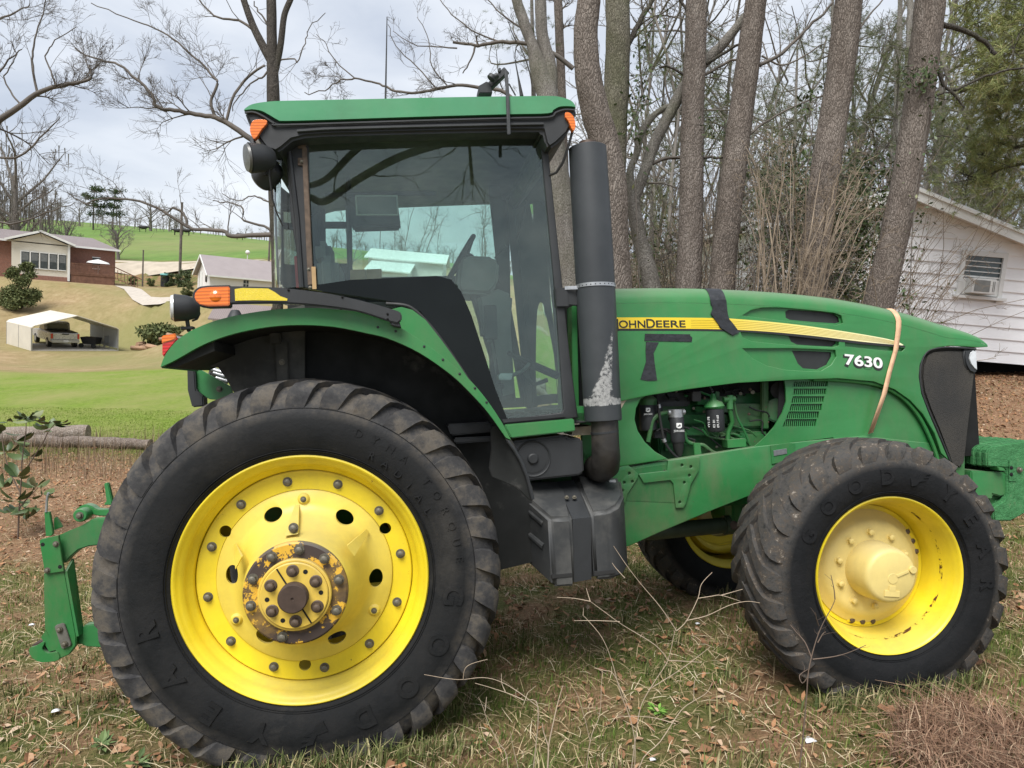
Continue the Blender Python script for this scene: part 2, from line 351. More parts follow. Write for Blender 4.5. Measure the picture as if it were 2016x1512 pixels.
def ground_z(X, Y):
    X = np.asarray(X, float); Y = np.asarray(Y, float); q = _q(X, Y).reshape(-1, 2)
    z = _phi(np.linalg.norm(q[:, None]-_Q[None], axis=2)) @ _w[:_n]+_w[_n]+q @ _w[_n+1:]
    z = z.reshape(X.shape); r = np.hypot(X, Y); pl = MT[2, 3]+(-(MT[0, 2]*(X-MT[0, 3])+MT[1, 2]*(Y-MT[1, 3]))/MT[2, 2])
    t = np.clip((r-5)/4, 0, 1); t = t*t*(3-2*t); z = pl*(1-t)+z*t
    z = z+.045*np.exp(-((X-WHC[0])**2+(Y-WHC[1])**2)/.5)+.012*np.exp(-((X-WHF[0])**2+(Y-WHF[1])**2)/.4)
    for cx, cy, r0, r1, zp in PADS:                   # level pads under the far buildings
        d = np.hypot(X-cx, Y-cy); w = np.clip((r1-d)/(r1-r0), 0, 1); w = w*w*(3-2*w); z = z*(1-w)+zp*w
    return z
def gz(x, y): return float(ground_z(np.array([x]), np.array([y]))[0])
def gpt(px, D):                                       # ground point in the direction of an image column, at depth D
    p = W(px, 900, D); return np.array([p[0], p[1], gz(p[0], p[1])])
# ================================================================ TRACTOR (front points right; y grows away from the camera)
tractor = empty('tractor', mat=MTRACTOR)
tag(tractor, 'big green farm tractor with yellow wheels parked on the leaf strewn slope', 'tractor')
def part(name, src, mat, parent=None, **k): return mk(name, src, mat, parent or tractor, **k)
YC = 1.05

def hexbolt(r, h, washer=True):                      # axis y, sits at y=0, sticks out to -y
    mb = MB(); mb.add(prism([(r*math.cos(k*PI/3), r*math.sin(k*PI/3)) for k in range(6)], -h, .004))
    if washer: mb.add(lathe([(0.001, -.003), (r*1.3, -.003), (r*1.35, .002)], 20))
    mb.add(lathe([(.001, -h-.003), (r*.7, -h-.002), (r*.86, -h)], 16)); return mb
_bolts = {}
def bolt(parent, x, y, z, r=.017, h=.018, mat='bolt', name='bolt', tilt=None):
    key = (round(r, 4), round(h, 4), mat)
    if key not in _bolts:
        o = mk(name, hexbolt(r, h), M[mat], parent, bevel=.0012); _bolts[key] = o.data
    else: o = link(name, _bolts[key], parent)
    m = Matrix.Translation((x, y, z)) @ Matrix.Rotation(random.random()*1.5, 4, 'Y')
    if tilt: m = Matrix.Translation((x, y, z)) @ tilt
    o.matrix_local = m; return o

def tyre_mesh(prof, stations, N, ymid, skew_sign, a_off=0.):
    """prof: near half (r,y) from bead to centre; stations: ((rt,yt),(rb,yb),ang,hw)"""
    full = prof+[(r, 2*ymid-y) for r, y in reversed(prof[:-1])]
    V, Fc = lathe(full, 160); V = list(V); F_ = list(Fc); tread = []
    rs = prof[0][0]; Rm = max(p[0] for p in prof)
    cut = stations[0][0][0]
    for v in V:
        r = math.hypot(v[0], v[2]); tread.append(min(1, max(0, (r-(cut-.035))/.035)))
    for side in (0, 1):
        for i in range(N):
            a0 = 2*PI*(i+side*.5)/N+a_off; n0 = len(V); jit = random.uniform(-.004, .004)
            for (rt, yt), (rb, yb), an, hw in stations:
                if side: yt, yb = 2*ymid-yt, 2*ymid-yb
                ac = a0-skew_sign*an
                for (r, y, w) in ((rb, yb, hw*1.28), (rt+jit, yt, hw)):
                    for sg in (-1, 1):
                        a = ac+sg*w; V.append((r*math.cos(a), y, r*math.sin(a))); tread.append(1)
            k = len(stations)
            for s in range(k-1):
                b = n0+s*4; c = b+4
                F_ += [(b+2, b+3, c+3, c+2), (b, b+2, c+2, c), (b+3, b+1, c+1, c+3)]
            F_ += [(n0, n0+1, n0+3, n0+2), (n0+4*k-4, n0+4*k-2, n0+4*k-1, n0+4*k-3)]
    return V, F_, tread
def build_tyre(name, parent, args, mat):
    V, Fc, tr = tyre_mesh(*args)
    o = mk(name, (V, Fc), M[mat], parent, raw=True)
    at = o.data.attributes.new('tread', 'FLOAT', 'POINT'); at.data.foreach_set('value', tr)
    bm = bmesh.new(); bm.from_mesh(o.data); bmesh.ops.recalc_face_normals(bm, faces=bm.faces)
    for f in bm.faces: f.smooth = True
    for e in bm.edges:
        if len(e.link_faces) == 2: e.smooth = e.calc_face_angle(0) < math.radians(48)
    bm.to_mesh(o.data); bm.free(); return o
def ring_text(parent, s, R, y, size, a_start, step, mat, ext=.005, name='raised_lettering', tops_out=True, off=.0):
    mb = MB(); a = a_start
    for ch in s:
        if ch == '~':                                # winged foot mark: simple swept shapes
            V, Fc = prism([(-.5, -.05), (-.1, .05), (.05, .35), (.5, .42), (.2, .25), (.45, .22), (.1, .08), (.35, .02), (0, -.1), (-.1, -.3), (-.35, -.42)], 0, ext*2)
            V = np.array(V)*[size, 1, size]; V = np.stack([V[:, 0], V[:, 2], V[:, 1]-ext], 1)
        else:
            me = text_mesh(ch, size, ext, off); V, Fc = me_vf(me); V = V-[0, size*.34, 0]; bpy.data.meshes.remove(me)
        d = np.array([math.cos(a), 0, math.sin(a)]); tx = np.array([math.sin(a), 0, -math.cos(a)])   # clockwise tangent
        if len(V):
            P = np.array([0, y, 0])+d*R+V[:, :1]*tx+V[:, 1:2]*d-V[:, 2:3]*np.array([0, 1., 0]); mb.add((P, Fc))
        a -= step if not isinstance(step, dict) else step.get(ch, step['*'])
    return mk(name, mb, mat, parent, ang=30)

# ---------------------------------------------------------------- rear wheel
def cutcyl(mb, x, z, r, sx=1., sz=1., rot=0., n=28, y0=-.6, y1=.6):
    pts = []
    for i in range(n):
        a = i*2*PI/n; u, v = r*sx*math.cos(a), r*sz*math.sin(a); pts.append((x+u*math.cos(rot)-v*math.sin(rot), z+u*math.sin(rot)+v*math.cos(rot)))
    mb.add(prism(pts, y0, y1))
def bool_cut(name, src, cut, mat, parent, ang=35):
    a = mk('tmpa', src, mat, None, raw=True); b = mk('tmpb', cut, mat, None, raw=True)
    for o in (a, b): finish(o.data, 35)
    md = a.modifiers.new('b', 'BOOLEAN'); md.operation = 'DIFFERENCE'; md.object = b; md.solver = 'EXACT'
    me = eval_mesh(a, name); bpy.data.objects.remove(a); bpy.data.objects.remove(b)
    finish(me, ang); return link(name, me, parent)
A = math.radians
prof_d = [(.483, .098), (.478, .092), (.395, .092), (.3935, .097), (.3915, .084), (.386, .079), (.335, .072), (.305, .058), (.285, .030), (.262, -.02), (.240, -.090), (.222, -.155), (.212, -.190), (.20, -.205), (.10, -.205),
          (.10, -.19), (.195, -.19), (.205, -.145), (.225, -.08), (.248, -.01), (.272, .045), (.295, .072), (.335, .088), (.40, .108), (.483, .110)]
cut = MB()
for k in range(6): a = A(53+60*k); cutcyl(cut, .318*math.cos(a), .318*math.sin(a), .031, 1, 1.4, a)
for d in (26, 146, 266): a = A(d); cutcyl(cut, .412*math.cos(a), .412*math.sin(a), .027)
wheel = bool_cut('rear_wheel', lathe(prof_d, 96, closed=True), cut, M['yellow'], tractor)
wheel.data.materials.append(M['yellow_cast'])
for p in wheel.data.polygons:
    if math.hypot(p.center.x, p.center.z) < .3925: p.material_index = 1
WL = Matrix.Translation((0, 0, GZ)); wheel.matrix_local = WL
PR = [(.545, .03), (.552, .008), (.565, -.004), (.60, -.020), (.64, -.031), (.68, -.036), (.72, -.034), (.76, -.024), (.80, -.004), (.84, .016), (.866, .045), (.875, .10), (.880, .24)]
SR = [((.775, -.019), (.77, .0), -.035, .052), ((.815, -.021), (.80, .02), -.02, .058), ((.858, -.012), (.84, .035), .0, .060), ((.886, .010), (.86, .055), .025, .056), ((.899, .05), (.87, .07), .07, .048), ((.903, .13), (.875, .13), .15, .040), ((.905, .26), (.878, .26), .29, .034)]
PR2 = [(.552+.03*0, .012)]
tyreR = build_tyre('tyre', wheel, (PR, SR, 33, .24, 1), 'tyre')
mb = MB()                                            # rim barrel with rolled flange
rim_prof = [(.40, .36), (.484, .34), (.486, .10), (.4855, .085), (.492, .070), (.506, .058), (.512, .040), (.516, .022), (.530, .012), (.540, .002), (.546, -.008), (.553, -.010), (.559, -.004), (.560, .006), (.553, .02), (.545, .05), (.53, .12), (.53, .40), (.545, .44), (.56, .475), (.55, .48), (.51, .45), (.50, .38)]
mb.add(lathe(rim_prof, 128)); mk('rim', mb, M['yellow'], wheel, ang=50)
for k in range(12): a = A(97.6+30*k); bolt(wheel, .437*math.cos(a), .092, .437*math.sin(a), .0165, .018, name='rim_bolt')
# bosses and small bolts on the cast centre
for k, d in enumerate((90, 210, 330)):
    a = A(d-2); mbb = MB().add(lathe([(.001, -.008), (.018, -.008), (.026, .0), (.03, .02)], 24)); o = mk('boss', mbb, M['yellow_cast'], wheel); o.matrix_local = Matrix.Translation((.352*math.cos(a), .068, .352*math.sin(a)))
    bolt(wheel, .352*math.cos(a), .06, .352*math.sin(a), .010, .010, name='boss_bolt')
for d in (32, 93, 150):
    a = A(d); u = np.array([math.cos(a), 0, math.sin(a)]); t_ = np.array([-math.sin(a), 0, math.cos(a)])
    r0, r1 = (.235, .33) if d == 93 else (.27, .345)
    P = [u*r0+[0, -.125, 0]-t_*.028, u*r0+[0, -.125, 0]+t_*.028, u*r1+[0, .066, 0]+t_*.010, u*r1+[0, .066, 0]-t_*.010]
    Q = [p+np.array([0, -.035 if i < 2 else -.004, 0]) for i, p in enumerate(P)]
    mk('rib', (np.array(P+Q), [(4, 5, 6, 7), (0, 1, 5, 4), (1, 2, 6, 5), (2, 3, 7, 6), (3, 0, 4, 7), (3, 2, 1, 0)]), M['yellow_cast'], wheel, bevel=.004, ang=60)
bolt(wheel, -.004, -.145, .262, .016, .018, name='boss_bolt')
# hub
hub = mk('hub', lathe([(.215, -.185), (.214, -.207), (.206, -.214), (.150, -.214), (.149, -.20)], 72), M['yellow_rust'], wheel)
hubcap = mk('hub_plate', lathe([(.149, -.205), (.149, -.236), (.145, -.240), (.139, -.240), (.138, -.228), (.1375, -.246), (.133, -.250), (.001, -.250)], 72), M['yellow_worn'], wheel)
for a0, a1 in ((118, 0), (-62, 0)):
    a = A(a0); mk('clamp_slot', bar((.058*math.cos(a), -.2515, .058*math.sin(a)), (.134*math.cos(a), -.2515, .134*math.sin(a)), .006, .004, up=(0, 1, 0)), M['dark'], hubcap)
mk('axle_end', lathe([(.060, -.245), (.060, -.292), (.055, -.298), (.007, -.298), (.005, -.293), (.001, -.293)], 48), M['rust'], wheel, ang=40)
for k in range(6):
    a = A(30+60*k); x, z = .104*math.cos(a), .104*math.sin(a)
    mk('washer', lathe([(.001, -.0545+.05), (.023, -.0045), (.026, -.002), (.026, .003)], 28, c=(x, -.250, z)), M['rustbolt'], wheel)
    bolt(wheel, x, -.252, z, .0165, .024, 'rustbolt', name='hub_bolt')
for d in (60, 0, 180, 240): a = A(d+2); mk('bolt_hole', lathe([(.0095, -.2504), (.0005, -.2502)], 20, c=(.108*math.cos(a), -.001, .108*math.sin(a))), M['dark'], hubcap)
for d in (82, 47, 13, -28, 118, 155, 190, 250):
    a = A(d); bolt(wheel, .184*math.cos(a), -.215, .184*math.sin(a), .0165, .02, name='flange_bolt')
ring_text(wheel, 'GOOD~YEAR', .675, -.0355, .125, A(-11), A(19.5), M['tyre'], .0035, off=.004)
ring_text(wheel, 'DYNA', .70, -.0350, .052, A(66), A(6.4), M['tyre'], .003)
ring_text(wheel, 'TORQUE', .70, -.0350, .052, A(35), A(6.4), M['tyre'], .004)
ring_text(wheel, 'RADIAL', .63, -.029, .05, A(58), A(6.6), M['tyre'], .004)
for r_, y_ in ((.578, -.0125), (.586, -.0155), (.77, -.019)): mk('bead_ring', lathe([(r_-.0025, y_+.003), (r_, y_-.003), (r_+.0025, y_+.002)], 128), M['tyre'], wheel)

def copy_wheel(w, mat):
    c = w.copy(); COL.objects.link(c); c.parent = tractor; c.matrix_local = mat
    for ch in list(w.children):
        d = ch.copy(); COL.objects.link(d); d.parent = c; d.matrix_local = ch.matrix_local.copy()
        for g in list(ch.children): h = g.copy(); COL.objects.link(h); h.parent = d; h.matrix_local = g.matrix_local.copy()
    return c
copy_wheel(wheel, Matrix.Translation((0, 2*YC, GZ)) @ Matrix.Rotation(PI, 4, 'Z'))

# ---------------------------------------------------------------- front wheel
XF, YF, ZF = 2.8415, -.0312, GZ-.2502
PF = [(.384, .03), (.390, .006), (.402, -.006), (.43, -.022), (.47, -.034), (.51, -.038), (.55, -.034), (.585, -.022), (.62, .0), (.655, .025), (.673, .07), (.680, .15), (.683, .20)]
SF = [((.595, -.018), (.59, .0), -.03, .060), ((.632, -.017), (.61, .02), -.015, .070), ((.664, -.006), (.64, .035), .005, .072), ((.685, .018), (.655, .05), .035, .066), ((.694, .06), (.662, .07), .09, .056), ((.698, .13), (.668, .13), .19, .048), ((.700, .22), (.670, .22), .33, .042)]
cut = MB()
for g in (25, 145, 265):
    for k in (-1, 0, 1):
        a = A(g+60+k*11.5); x, z = .292*math.cos(a), .292*math.sin(a); cutcyl(cut, x, z, .0095, 1, 1, a+PI/4, 4)
fw = bool_cut('front_wheel', lathe([(.322, .205), (.30, .205), (.275, .20), (.262, .185), (.20, .18), (.20, .20), (.255, .20), (.27, .215), (.30, .22), (.322, .22)], 96, closed=True), cut, M['yellow'], tractor)
fw.matrix_local = Matrix.Translation((XF, YF, ZF)) @ Matrix.Rotation(A(-1.5), 4, 'Z')
_sq = lambda r: r if r < .42 else .42+(r-.42)*.925
PF = [(_sq(r), y) for r, y in PF]; SF = [((_sq(a), b), (_sq(c), d), e, f) for (a, b), (c, d), e, f in SF]
build_tyre('tyre', fw, (PF, SF, 27, .20, 1, .06), 'tyre_mud')
mk('rim', lathe([(.300, .30), (.322, .25), (.326, .19), (.333, .165), (.338, .12), (.350, .105), (.352, .075), (.362, .060), (.366, .030), (.374, .018), (.380, .004), (.386, -.007), (.392, -.009), (.397, -.002), (.396, .012), (.385, .03), (.37, .1), (.37, .32), (.385, .36), (.397, .40), (.39, .405), (.36, .38), (.345, .33)], 128), M['yellow'], fw, ang=50)
# welded scorch line round the barrel
n_ = NT('scorched_weld_rust'); n_.setb(Base_Color=(.10, .035, .01), Roughness=.8)
al = n_.ramp(n_.noise(16, 8, .8), [(.52, 0.), (.56, 1.)]); n_.setb(Alpha=al)
mk('weld_scorch', lathe([(.3232, .236), (.3262, .196)], 96), n_.m, fw); mk('weld_scorch', lathe([(.3488, .112), (.3502, .085)], 96), n_.m, fw)
mk('hub', lathe([(.30, .20), (.262, .175), (.245, .155), (.215, .148), (.150, .146), (.148, .12), (.140, .02), (.136, .002), (.128, -.012), (.115, -.018), (.001, -.020)], 96), M['yellow_hub'], fw, ang=40)
for k in range(10): a = A(18+36*k); bolt(fw, .192*math.cos(a), .148, .192*math.sin(a), .0165, .022, 'yellow_hub', name='hub_bolt')
mk('drain_plug', MB().add(lathe([(.001, -.008), (.018, -.008), (.020, .002)], 24, c=(.108, -.020, .025))).add(bar((.02, -.022, .0), (.085, -.022, .02), .012, .006, up=(0, 1, 0))).add(lathe([(.001, -.003), (.026, -.003), (.028, .002)], 24, c=(0, -.019, -.01))).add(bar((-.05, -.021, -.078), (.03, -.021, -.09), .03, .005, up=(0, 1, 0))).add(bar((-.025, -.022, -.055), (.01, -.022, -.06), .025, .005, up=(0, 1, 0))), M['yellow_hub'], fw, bevel=.001)
for g in (25, 145, 265):
    for k in (-1, 0, 1):
        a = A(g+k*11.5-3); bolt(fw, .292*math.cos(a), .202, .292*math.sin(a), .015, .012, 'rustbolt', name='rim_bolt')
    a0 = A(g-3); mk('rim_lug', prism([(r*math.cos(a0+t), r*math.sin(a0+t)) for r, t in ((.262, -.3), (.31, -.27), (.316, 0), (.31, .27), (.262, .3))], .196, .21), M['yellow'], fw, bevel=.004)
ring_text(fw, 'GOOD~YEAR', .50, -.0375, .10, A(151), A(20), M['tyre_mud'], .0035, off=.003)
for r_, y_ in ((.415, -.0165), (.422, -.019)): mk('bead_ring', lathe([(r_-.0025, y_+.003), (r_, y_-.003), (r_+.0025, y_+.002)], 128), M['tyre_mud'], fw)
copy_wheel(fw, Matrix.Translation((XF, 2*YC-YF, ZF)) @ Matrix.Rotation(PI, 4, 'Z'))

# ---------------------------------------------------------------- axles, transmission, belly
mb = MB().add(cyl((0, .15, GZ), (0, 2*YC-.15, GZ), .13)).add(cyl((0, -.2, GZ), (0, .3, GZ), .055)).add(box((.1, YC, .92), (.9, .7, .62))).add(box((.9, YC, .95), (1.1, .5, .5)))
part('rear_axle_housing', mb, M['green_eng'], bevel=.02)
mb = MB().add(cyl((XF, .18, ZF), (XF, 2*YC-.18, ZF), .09)).add(box((XF, YC, ZF+.05), (.35, .5, .25))).add(bar((XF-.02, .25, ZF), (XF-.02, .7, ZF+.12), .2, .16))
part('front_axle_housing', mb, M['green_frame'], bevel=.015)
a = T(1285, 1047, YC); b = T(1425, 1034, YC)
ds = part('drive_shaft', MB().add(tube([a-[.5, 0, -.03], a, b], [.052, .052, .05], 20)).add(tube([b, b+(b-a)*.12], [.062, .062], 16)), simple('grimy_green_grey_paint', (.05, .07, .045), .5, 0, .3, 8))
mk('universal_joint', MB().add(box(tuple(T(1442, 1034, YC)), (.09, .06, .10))).add(cyl(T(1444, 1034, YC-.07), T(1444, 1034, YC+.07), .028)), M['rust'], ds, bevel=.008)
part('axle_bracket', MB().add(box(tuple(T(1443, 990, YC)), (.07, .12, .25))), M['green_frame'], bevel=.01)

# ---------------------------------------------------------------- rear fender
YL = -.045
lt = Tl(cr([(316, 722), (322, 705), (334, 686), (352, 667), (380, 649), (425, 631), (480, 618), (545, 609), (610, 606), (660, 609), (705, 614), (744, 625), (790, 646), (847, 683), (908, 732), (949, 775), (986, 828), (1006, 866)], 4), YL)
lb = Tl(cr([(316, 723), (338, 713), (360, 701), (390, 684), (424, 669), (474, 654), (536, 643), (598, 640), (660, 644), (721, 656), (765, 667), (826, 695), (888, 738), (929, 777), (962, 814), (996, 862)], 4), YL)
fender = part('fender', prism(lt+lb[::-1], YL, YL+.030), M['green'], bevel=.010, seg=3)
# top shell running in to the cab
def strip(curve, y0, y1, dz=0.):
    c = np.array(curve); n = len(c); V = [(x, y0, z-dz) for x, z in c]+[(x, y1, z-dz) for x, z in c]
    return V, [(i, i+1, n+i+1, n+i) for i in range(n-1)]
mb = MB().add(strip(lt, YL+.012, .50, .006)); mk('fender_top', mb, M['green'], fender)
mb = MB().add(strip(lb, YL+.012, .50, -.010)); mk('fender_underside', mb, M['inner'], fender)
mk('fender_edge', prism([T2(*p, YL+.01) for p in ((316, 722), (345, 722), (420, 690), (419, 671), (360, 701))], YL+.03, .5), M['inner'], fender)
# green wing against the door
wing = [(740, 616), (790, 604), (812, 610), (838, 630), (868, 668), (900, 712), (930, 757), (958, 795), (984, 828), (1004, 862), (986, 835), (949, 785), (905, 740), (847, 693), (790, 655)]
mk('fender_wing', prism(Tl(wing, .10), .10, .14), M['green'], fender, bevel=.006)
# inner liner: dusty panel behind, black wall ahead
mk('rear_liner', prism(Tl([(352, 712), (430, 724), (445, 745), (470, 790), (520, 860), (600, 860), (600, 600), (430, 640)], .36), .36, .38), M['innerdust'], fender)
mk('liner_bracket', MB().add(prism(Tl([(541, 672), (566, 672), (568, 760), (545, 760)], .33), .33, .35)).add(prism(Tl([(530, 655), (552, 655), (552, 676), (530, 676)], .30), .30, .35)), M['innerdust'], fender, bevel=.004)
p = T(555, 713, .33); o = bolt(fender, p[0], .33, p[2], .011, .01, name='bolt')
mk('inner_liner', prism(Tl([(566, 600), (700, 605), (800, 640), (880, 690), (960, 800), (1010, 870), (1048, 960), (1055, 1105), (985, 1122), (900, 1122), (700, 1000), (566, 900)], .42), .42, .45), M['inner'], fender)
mk('liner_ledge', MB().add(prism(Tl([(880, 835), (965, 830), (975, 850), (888, 858)], .30), .30, .44)).add(prism(Tl([(893, 862), (980, 858), (980, 868), (896, 874)], .30), .30, .44)), M['plastic'], fender, bevel=.008)
mk('mud_flap', prism(Tl([(966, 842), (978, 836), (1000, 872), (1024, 906), (1038, 937), (1051, 984), (1044, 987), (1017, 960), (969, 940), (963, 922), (968, 885)], .12), .12, .15), M['inner'], fender, bevel=.004)
mk('flap_edge', tube([T(x, y, .105) for x, y in ((999, 868), (1012, 885), (1024, 905), (1037, 936), (1049, 983))], .009, 8), M['plastic'], fender)
for x, y in ((744, 652), (779, 660), (835, 690), (872, 716), (905, 744), (935, 772), (958, 800)):
    p = T(x, y-8, YL-.001); bolt(fender, p[0], YL, p[2], .0045, .003, 'plastic', name='rivet')
# tail lamp, marker lamp arm, reflector
tl = mk('tail_lamp', MB().add(prism(Tl([(319, 664), (322, 660), (345, 657), (350, 668), (332, 690), (322, 703), (319, 700)], YL+.03), YL+.03, YL+.16)), [M['red']], fender, bevel=.006)
mk('amber_segment', prism(Tl([(318, 661), (346, 656), (346, 668), (318, 677)], YL+.025), YL+.025, YL+.155), M['amber'], tl, bevel=.004)
arm = cr([(448, 563), (500, 564), (560, 567), (640, 577), (700, 589), (750, 602), (786, 613)], 4)+[(791, 618), (791, 630), (782, 637)]+cr([(764, 632), (700, 612), (620, 601), (560, 597), (500, 597), (450, 598)], 4)
YA = YL-.06
arm_o = mk('lamp_arm', prism(Tl(arm, YA), YA, YA+.035), M['plastic'], fender, bevel=.005)
mk('arm_bracket', prism(Tl([(765, 630), (786, 632), (790, 645), (772, 642)], YA+.02), YA+.01, YL+.06), M['plastic'], fender, bevel=.004)
mk('reflector', prism(Tl([(462, 569), (478, 567), (528, 568), (541, 575), (552, 583), (566, 588), (565, 592), (500, 591), (463, 592)], YA-.003), YA-.003, YA+.004), M['reflector'], arm_o)
lampc = [(452, 564), (452, 602), (410, 603), (394, 600), (385, 592), (382, 583), (385, 574), (394, 567), (410, 565)]
lo = mk('marker_lamp', prism(Tl([(453, 561), (453, 605), (409, 606), (392, 603), (381, 594), (378, 583), (381, 572), (392, 564), (409, 562)], YA+.004), YA+.004, YA+.05), M['plastic'], fender, bevel=.004)
mk('lamp_lens', prism(Tl(lampc, YA-.006), YA-.006, YA+.006), M['amber'], lo, bevel=.004)
p = T(424, 583, YA-.006); mk('lens_dome', lathe([(.001, -.008), (.012, -.007), (.022, -.003), (.026, .001)], 24, c=tuple(p)), M['amber'], lo)
for x, y in ((568, 571), (674, 585), (671, 608), (763, 618), (763, 628)): p = T(x, y, YA-.001); bolt(arm_o, p[0], p[1], p[2], .004, .003, 'dark', name='screw')
def worklamp(name, c, ax, r, length, parent, gm='clear'):
    ax = np.array(ax, float); ax /= np.linalg.norm(ax); c = np.array(c)
    b = [c-ax*length, c-ax*length*.86, c-ax*length*.5, c-ax*.1*length, c]
    o = mk(name, tube(b, [r*.45, r*.72, r*.93, r, r*1.03], 28), M['plastic'], parent, bevel=.003)
    g = mk('lamp_glass', tube([c+ax*.001, c+ax*.012, c+ax*.016], [r*.95, r*.88, r*.3], 28), M[gm], o); return o
wl = worklamp('work_lamp', T(342, 606, -.02), (-.93, -.28, .04), .060, .105, fender)
mk('lamp_stalk', MB().add(tube([T(368, 628, .0), T(370, 640, .0), T(372, 652, .02)], .009, 10)).add(tube([T(388, 600, .0), T(393, 618, .0), T(388, 628, .0), T(378, 632, .0)], .005, 8)).add(box(tuple(T(370, 646, .01)), (.05, .04, .012))), M['plastic'], fender, bevel=.002)
mk('fender_cap', lathe([(.02, .0), (.035, .03), (.04, .08)], 24, c=(0, 0, 0)), M['plastic'], fender).matrix_local = Matrix.Translation(T(463, 612, .25)) @ Matrix.Rotation(A(-100), 4, 'X')

# green bracket, hoses and couplers behind the fender
part('rear_bracket', MB().add(prism(Tl([(384, 726), (395, 728), (456, 762), (460, 790), (412, 786), (384, 768)], .55), .55, .57)), M['green'], bevel=.003)
part('rear_post', MB().add(prism(Tl([(368, 724), (383, 726), (386, 768), (400, 780), (401, 800), (378, 802), (369, 768)], .52), .52, .6)), M['plastic'], bevel=.006)
mb = MB()
for (x, y) in ((426, 730), (432, 738), (437, 748)): p = T(x, y, .62); mb.add(cyl(p-[.03, 0, -.012], p+[.03, 0, -.012], .014))
part('hydraulic_couplers', mb, M['steel'], bevel=.002)
mb = MB()
for k in range(4): mb.add(tube([T(415+k*3, 728+k*4, .66), T(412+k*4, 740+k*3, .64), T(424+k*4, 750+k*3, .64), T(440, 758, .66)], .008, 8))
part('hydraulic_hose', mb, M['hose'])
p = T(432, 766, .55); bolt(tractor, p[0], .55, p[2], .012, .012)

# ---------------------------------------------------------------- cab shell
YD = .42; YR = 2*YC-YD
roof_top = [(480, 217), (484, 212), (500, 204), (540, 199), (620, 197), (760, 194), (900, 191), (1040, 189), (1090, 189), (1112, 193), (1127, 200), (1134, 211)]
roof_bot = [(1130, 210), (1118, 209), (1102, 210), (1090, 216), (1078, 223), (1000, 225), (820, 230), (640, 236), (560, 238), (547, 236), (530, 226), (514, 218), (496, 215)]
YO = .30
rt = Tl(cr(roof_top, 5), YO); rb = Tl(cr(roof_bot, 4), YO)
roof = part('cab_roof', prism(rt+rb, YO, 2*YC-YO), M['green_faded'], bevel=.035, seg=4)
skirt = [(480, 218), (496, 216), (514, 219), (530, 227), (547, 237), (560, 239), (640, 237), (820, 231), (1000, 226), (1078, 224), (1090, 217), (1102, 211), (1118, 210), (1134, 212), (1135, 222), (1128, 243), (1118, 262), (1096, 283), (1082, 292), (1074, 283), (1068, 258), (1000, 258), (820, 262), (640, 267), (600, 270), (575, 276), (556, 292), (543, 300), (522, 292), (500, 262), (488, 240)]
cap = mk('roof_skirt', prism(Tl(skirt, YO+.015), YO+.015, 2*YC-YO-.015), M['plastic'], roof, bevel=.014, seg=3)
mk('skirt_seam', tube([T(*p, YO+.004) for p in cr([(482, 222), (500, 221), (520, 230), (540, 243), (560, 246), (820, 238), (1000, 233), (1080, 231), (1094, 222), (1112, 216), (1132, 217)], 4)], .006, 6), M['plastic'], roof)
mk('skirt_ledge', tube([T(*p, YO+.008) for p in ((585, 258), (640, 254), (820, 249), (1000, 245), (1070, 244))], .009, 6), M['plastic'], roof)
def leaf_lens(pts, name):
    q = Tl(cr(pts, 5, closed=True), YO-.004); return mk(name, prism(q, YO-.004, YO+.03), M['amber'], roof, bevel=.010, seg=3, ang=60)
leaf_lens([(492, 256), (496, 240), (506, 235), (523, 236), (525, 243), (515, 255), (505, 270), (498, 272)], 'turn_lamp')
leaf_lens([(1113, 222), (1120, 221), (1129, 229), (1133, 244), (1131, 256), (1126, 254), (1119, 238), (1113, 230)], 'turn_lamp')
w1 = worklamp('roof_work_lamp', T(490, 311, YO+.0), (-.93, -.42, -.12), .072, .125, roof, 'smoke')
w2 = worklamp('roof_work_lamp', T(517, 352, YO+.20), (-.75, .55, -.35), .070, .115, roof, 'smoke')
mk('lamp_mount', MB().add(tube([T(500, 288, YO+.02), T(497, 275, YO+.05), T(505, 268, YO+.07)], .014, 8)).add(tube([T(524, 345, YO+.1), T(523, 330, YO+.1), T(532, 300, YO+.1)], .010, 8)), M['plastic'], roof)
mk('lamp_wiring', MB().add(tube([T(528, 310, YO+.03), T(531, 350, YO+.03), T(536, 390, YO+.05), T(545, 420, YO+.08), T(557, 445, YO+.1)], .004, 6)).add(tube([T(1128, 255, YO+.05), T(1120, 285, YO+.05), T(1108, 320, YO+.08), T(1095, 340, YO+.1), T(1082, 345, YO+.12)], .007, 6)), M['hose'], roof)
# door surround: front pillar, rear pillar, header, sill (one frame with a glazed opening)
outer = Tl([(562, 268), (1072, 256), (1080, 300), (1122, 700), (1138, 822), (986, 842), (960, 808), (905, 720), (860, 655), (826, 612), (790, 598), (740, 590), (640, 575), (596, 566), (572, 430)], YD)
hole = Tl([(607, 275), (1052, 263), (1064, 270), (1078, 420), (1095, 600), (1110, 806), (1106, 812), (1000, 826), (994, 818), (972, 765), (948, 690), (925, 620), (905, 575), (885, 552), (860, 545), (760, 548), (690, 553), (668, 561), (622, 566), (611, 540)], YD)
door = plate('door_frame', outer, [hole], YD, .05, M['plastic'], tractor, bevel=.006)
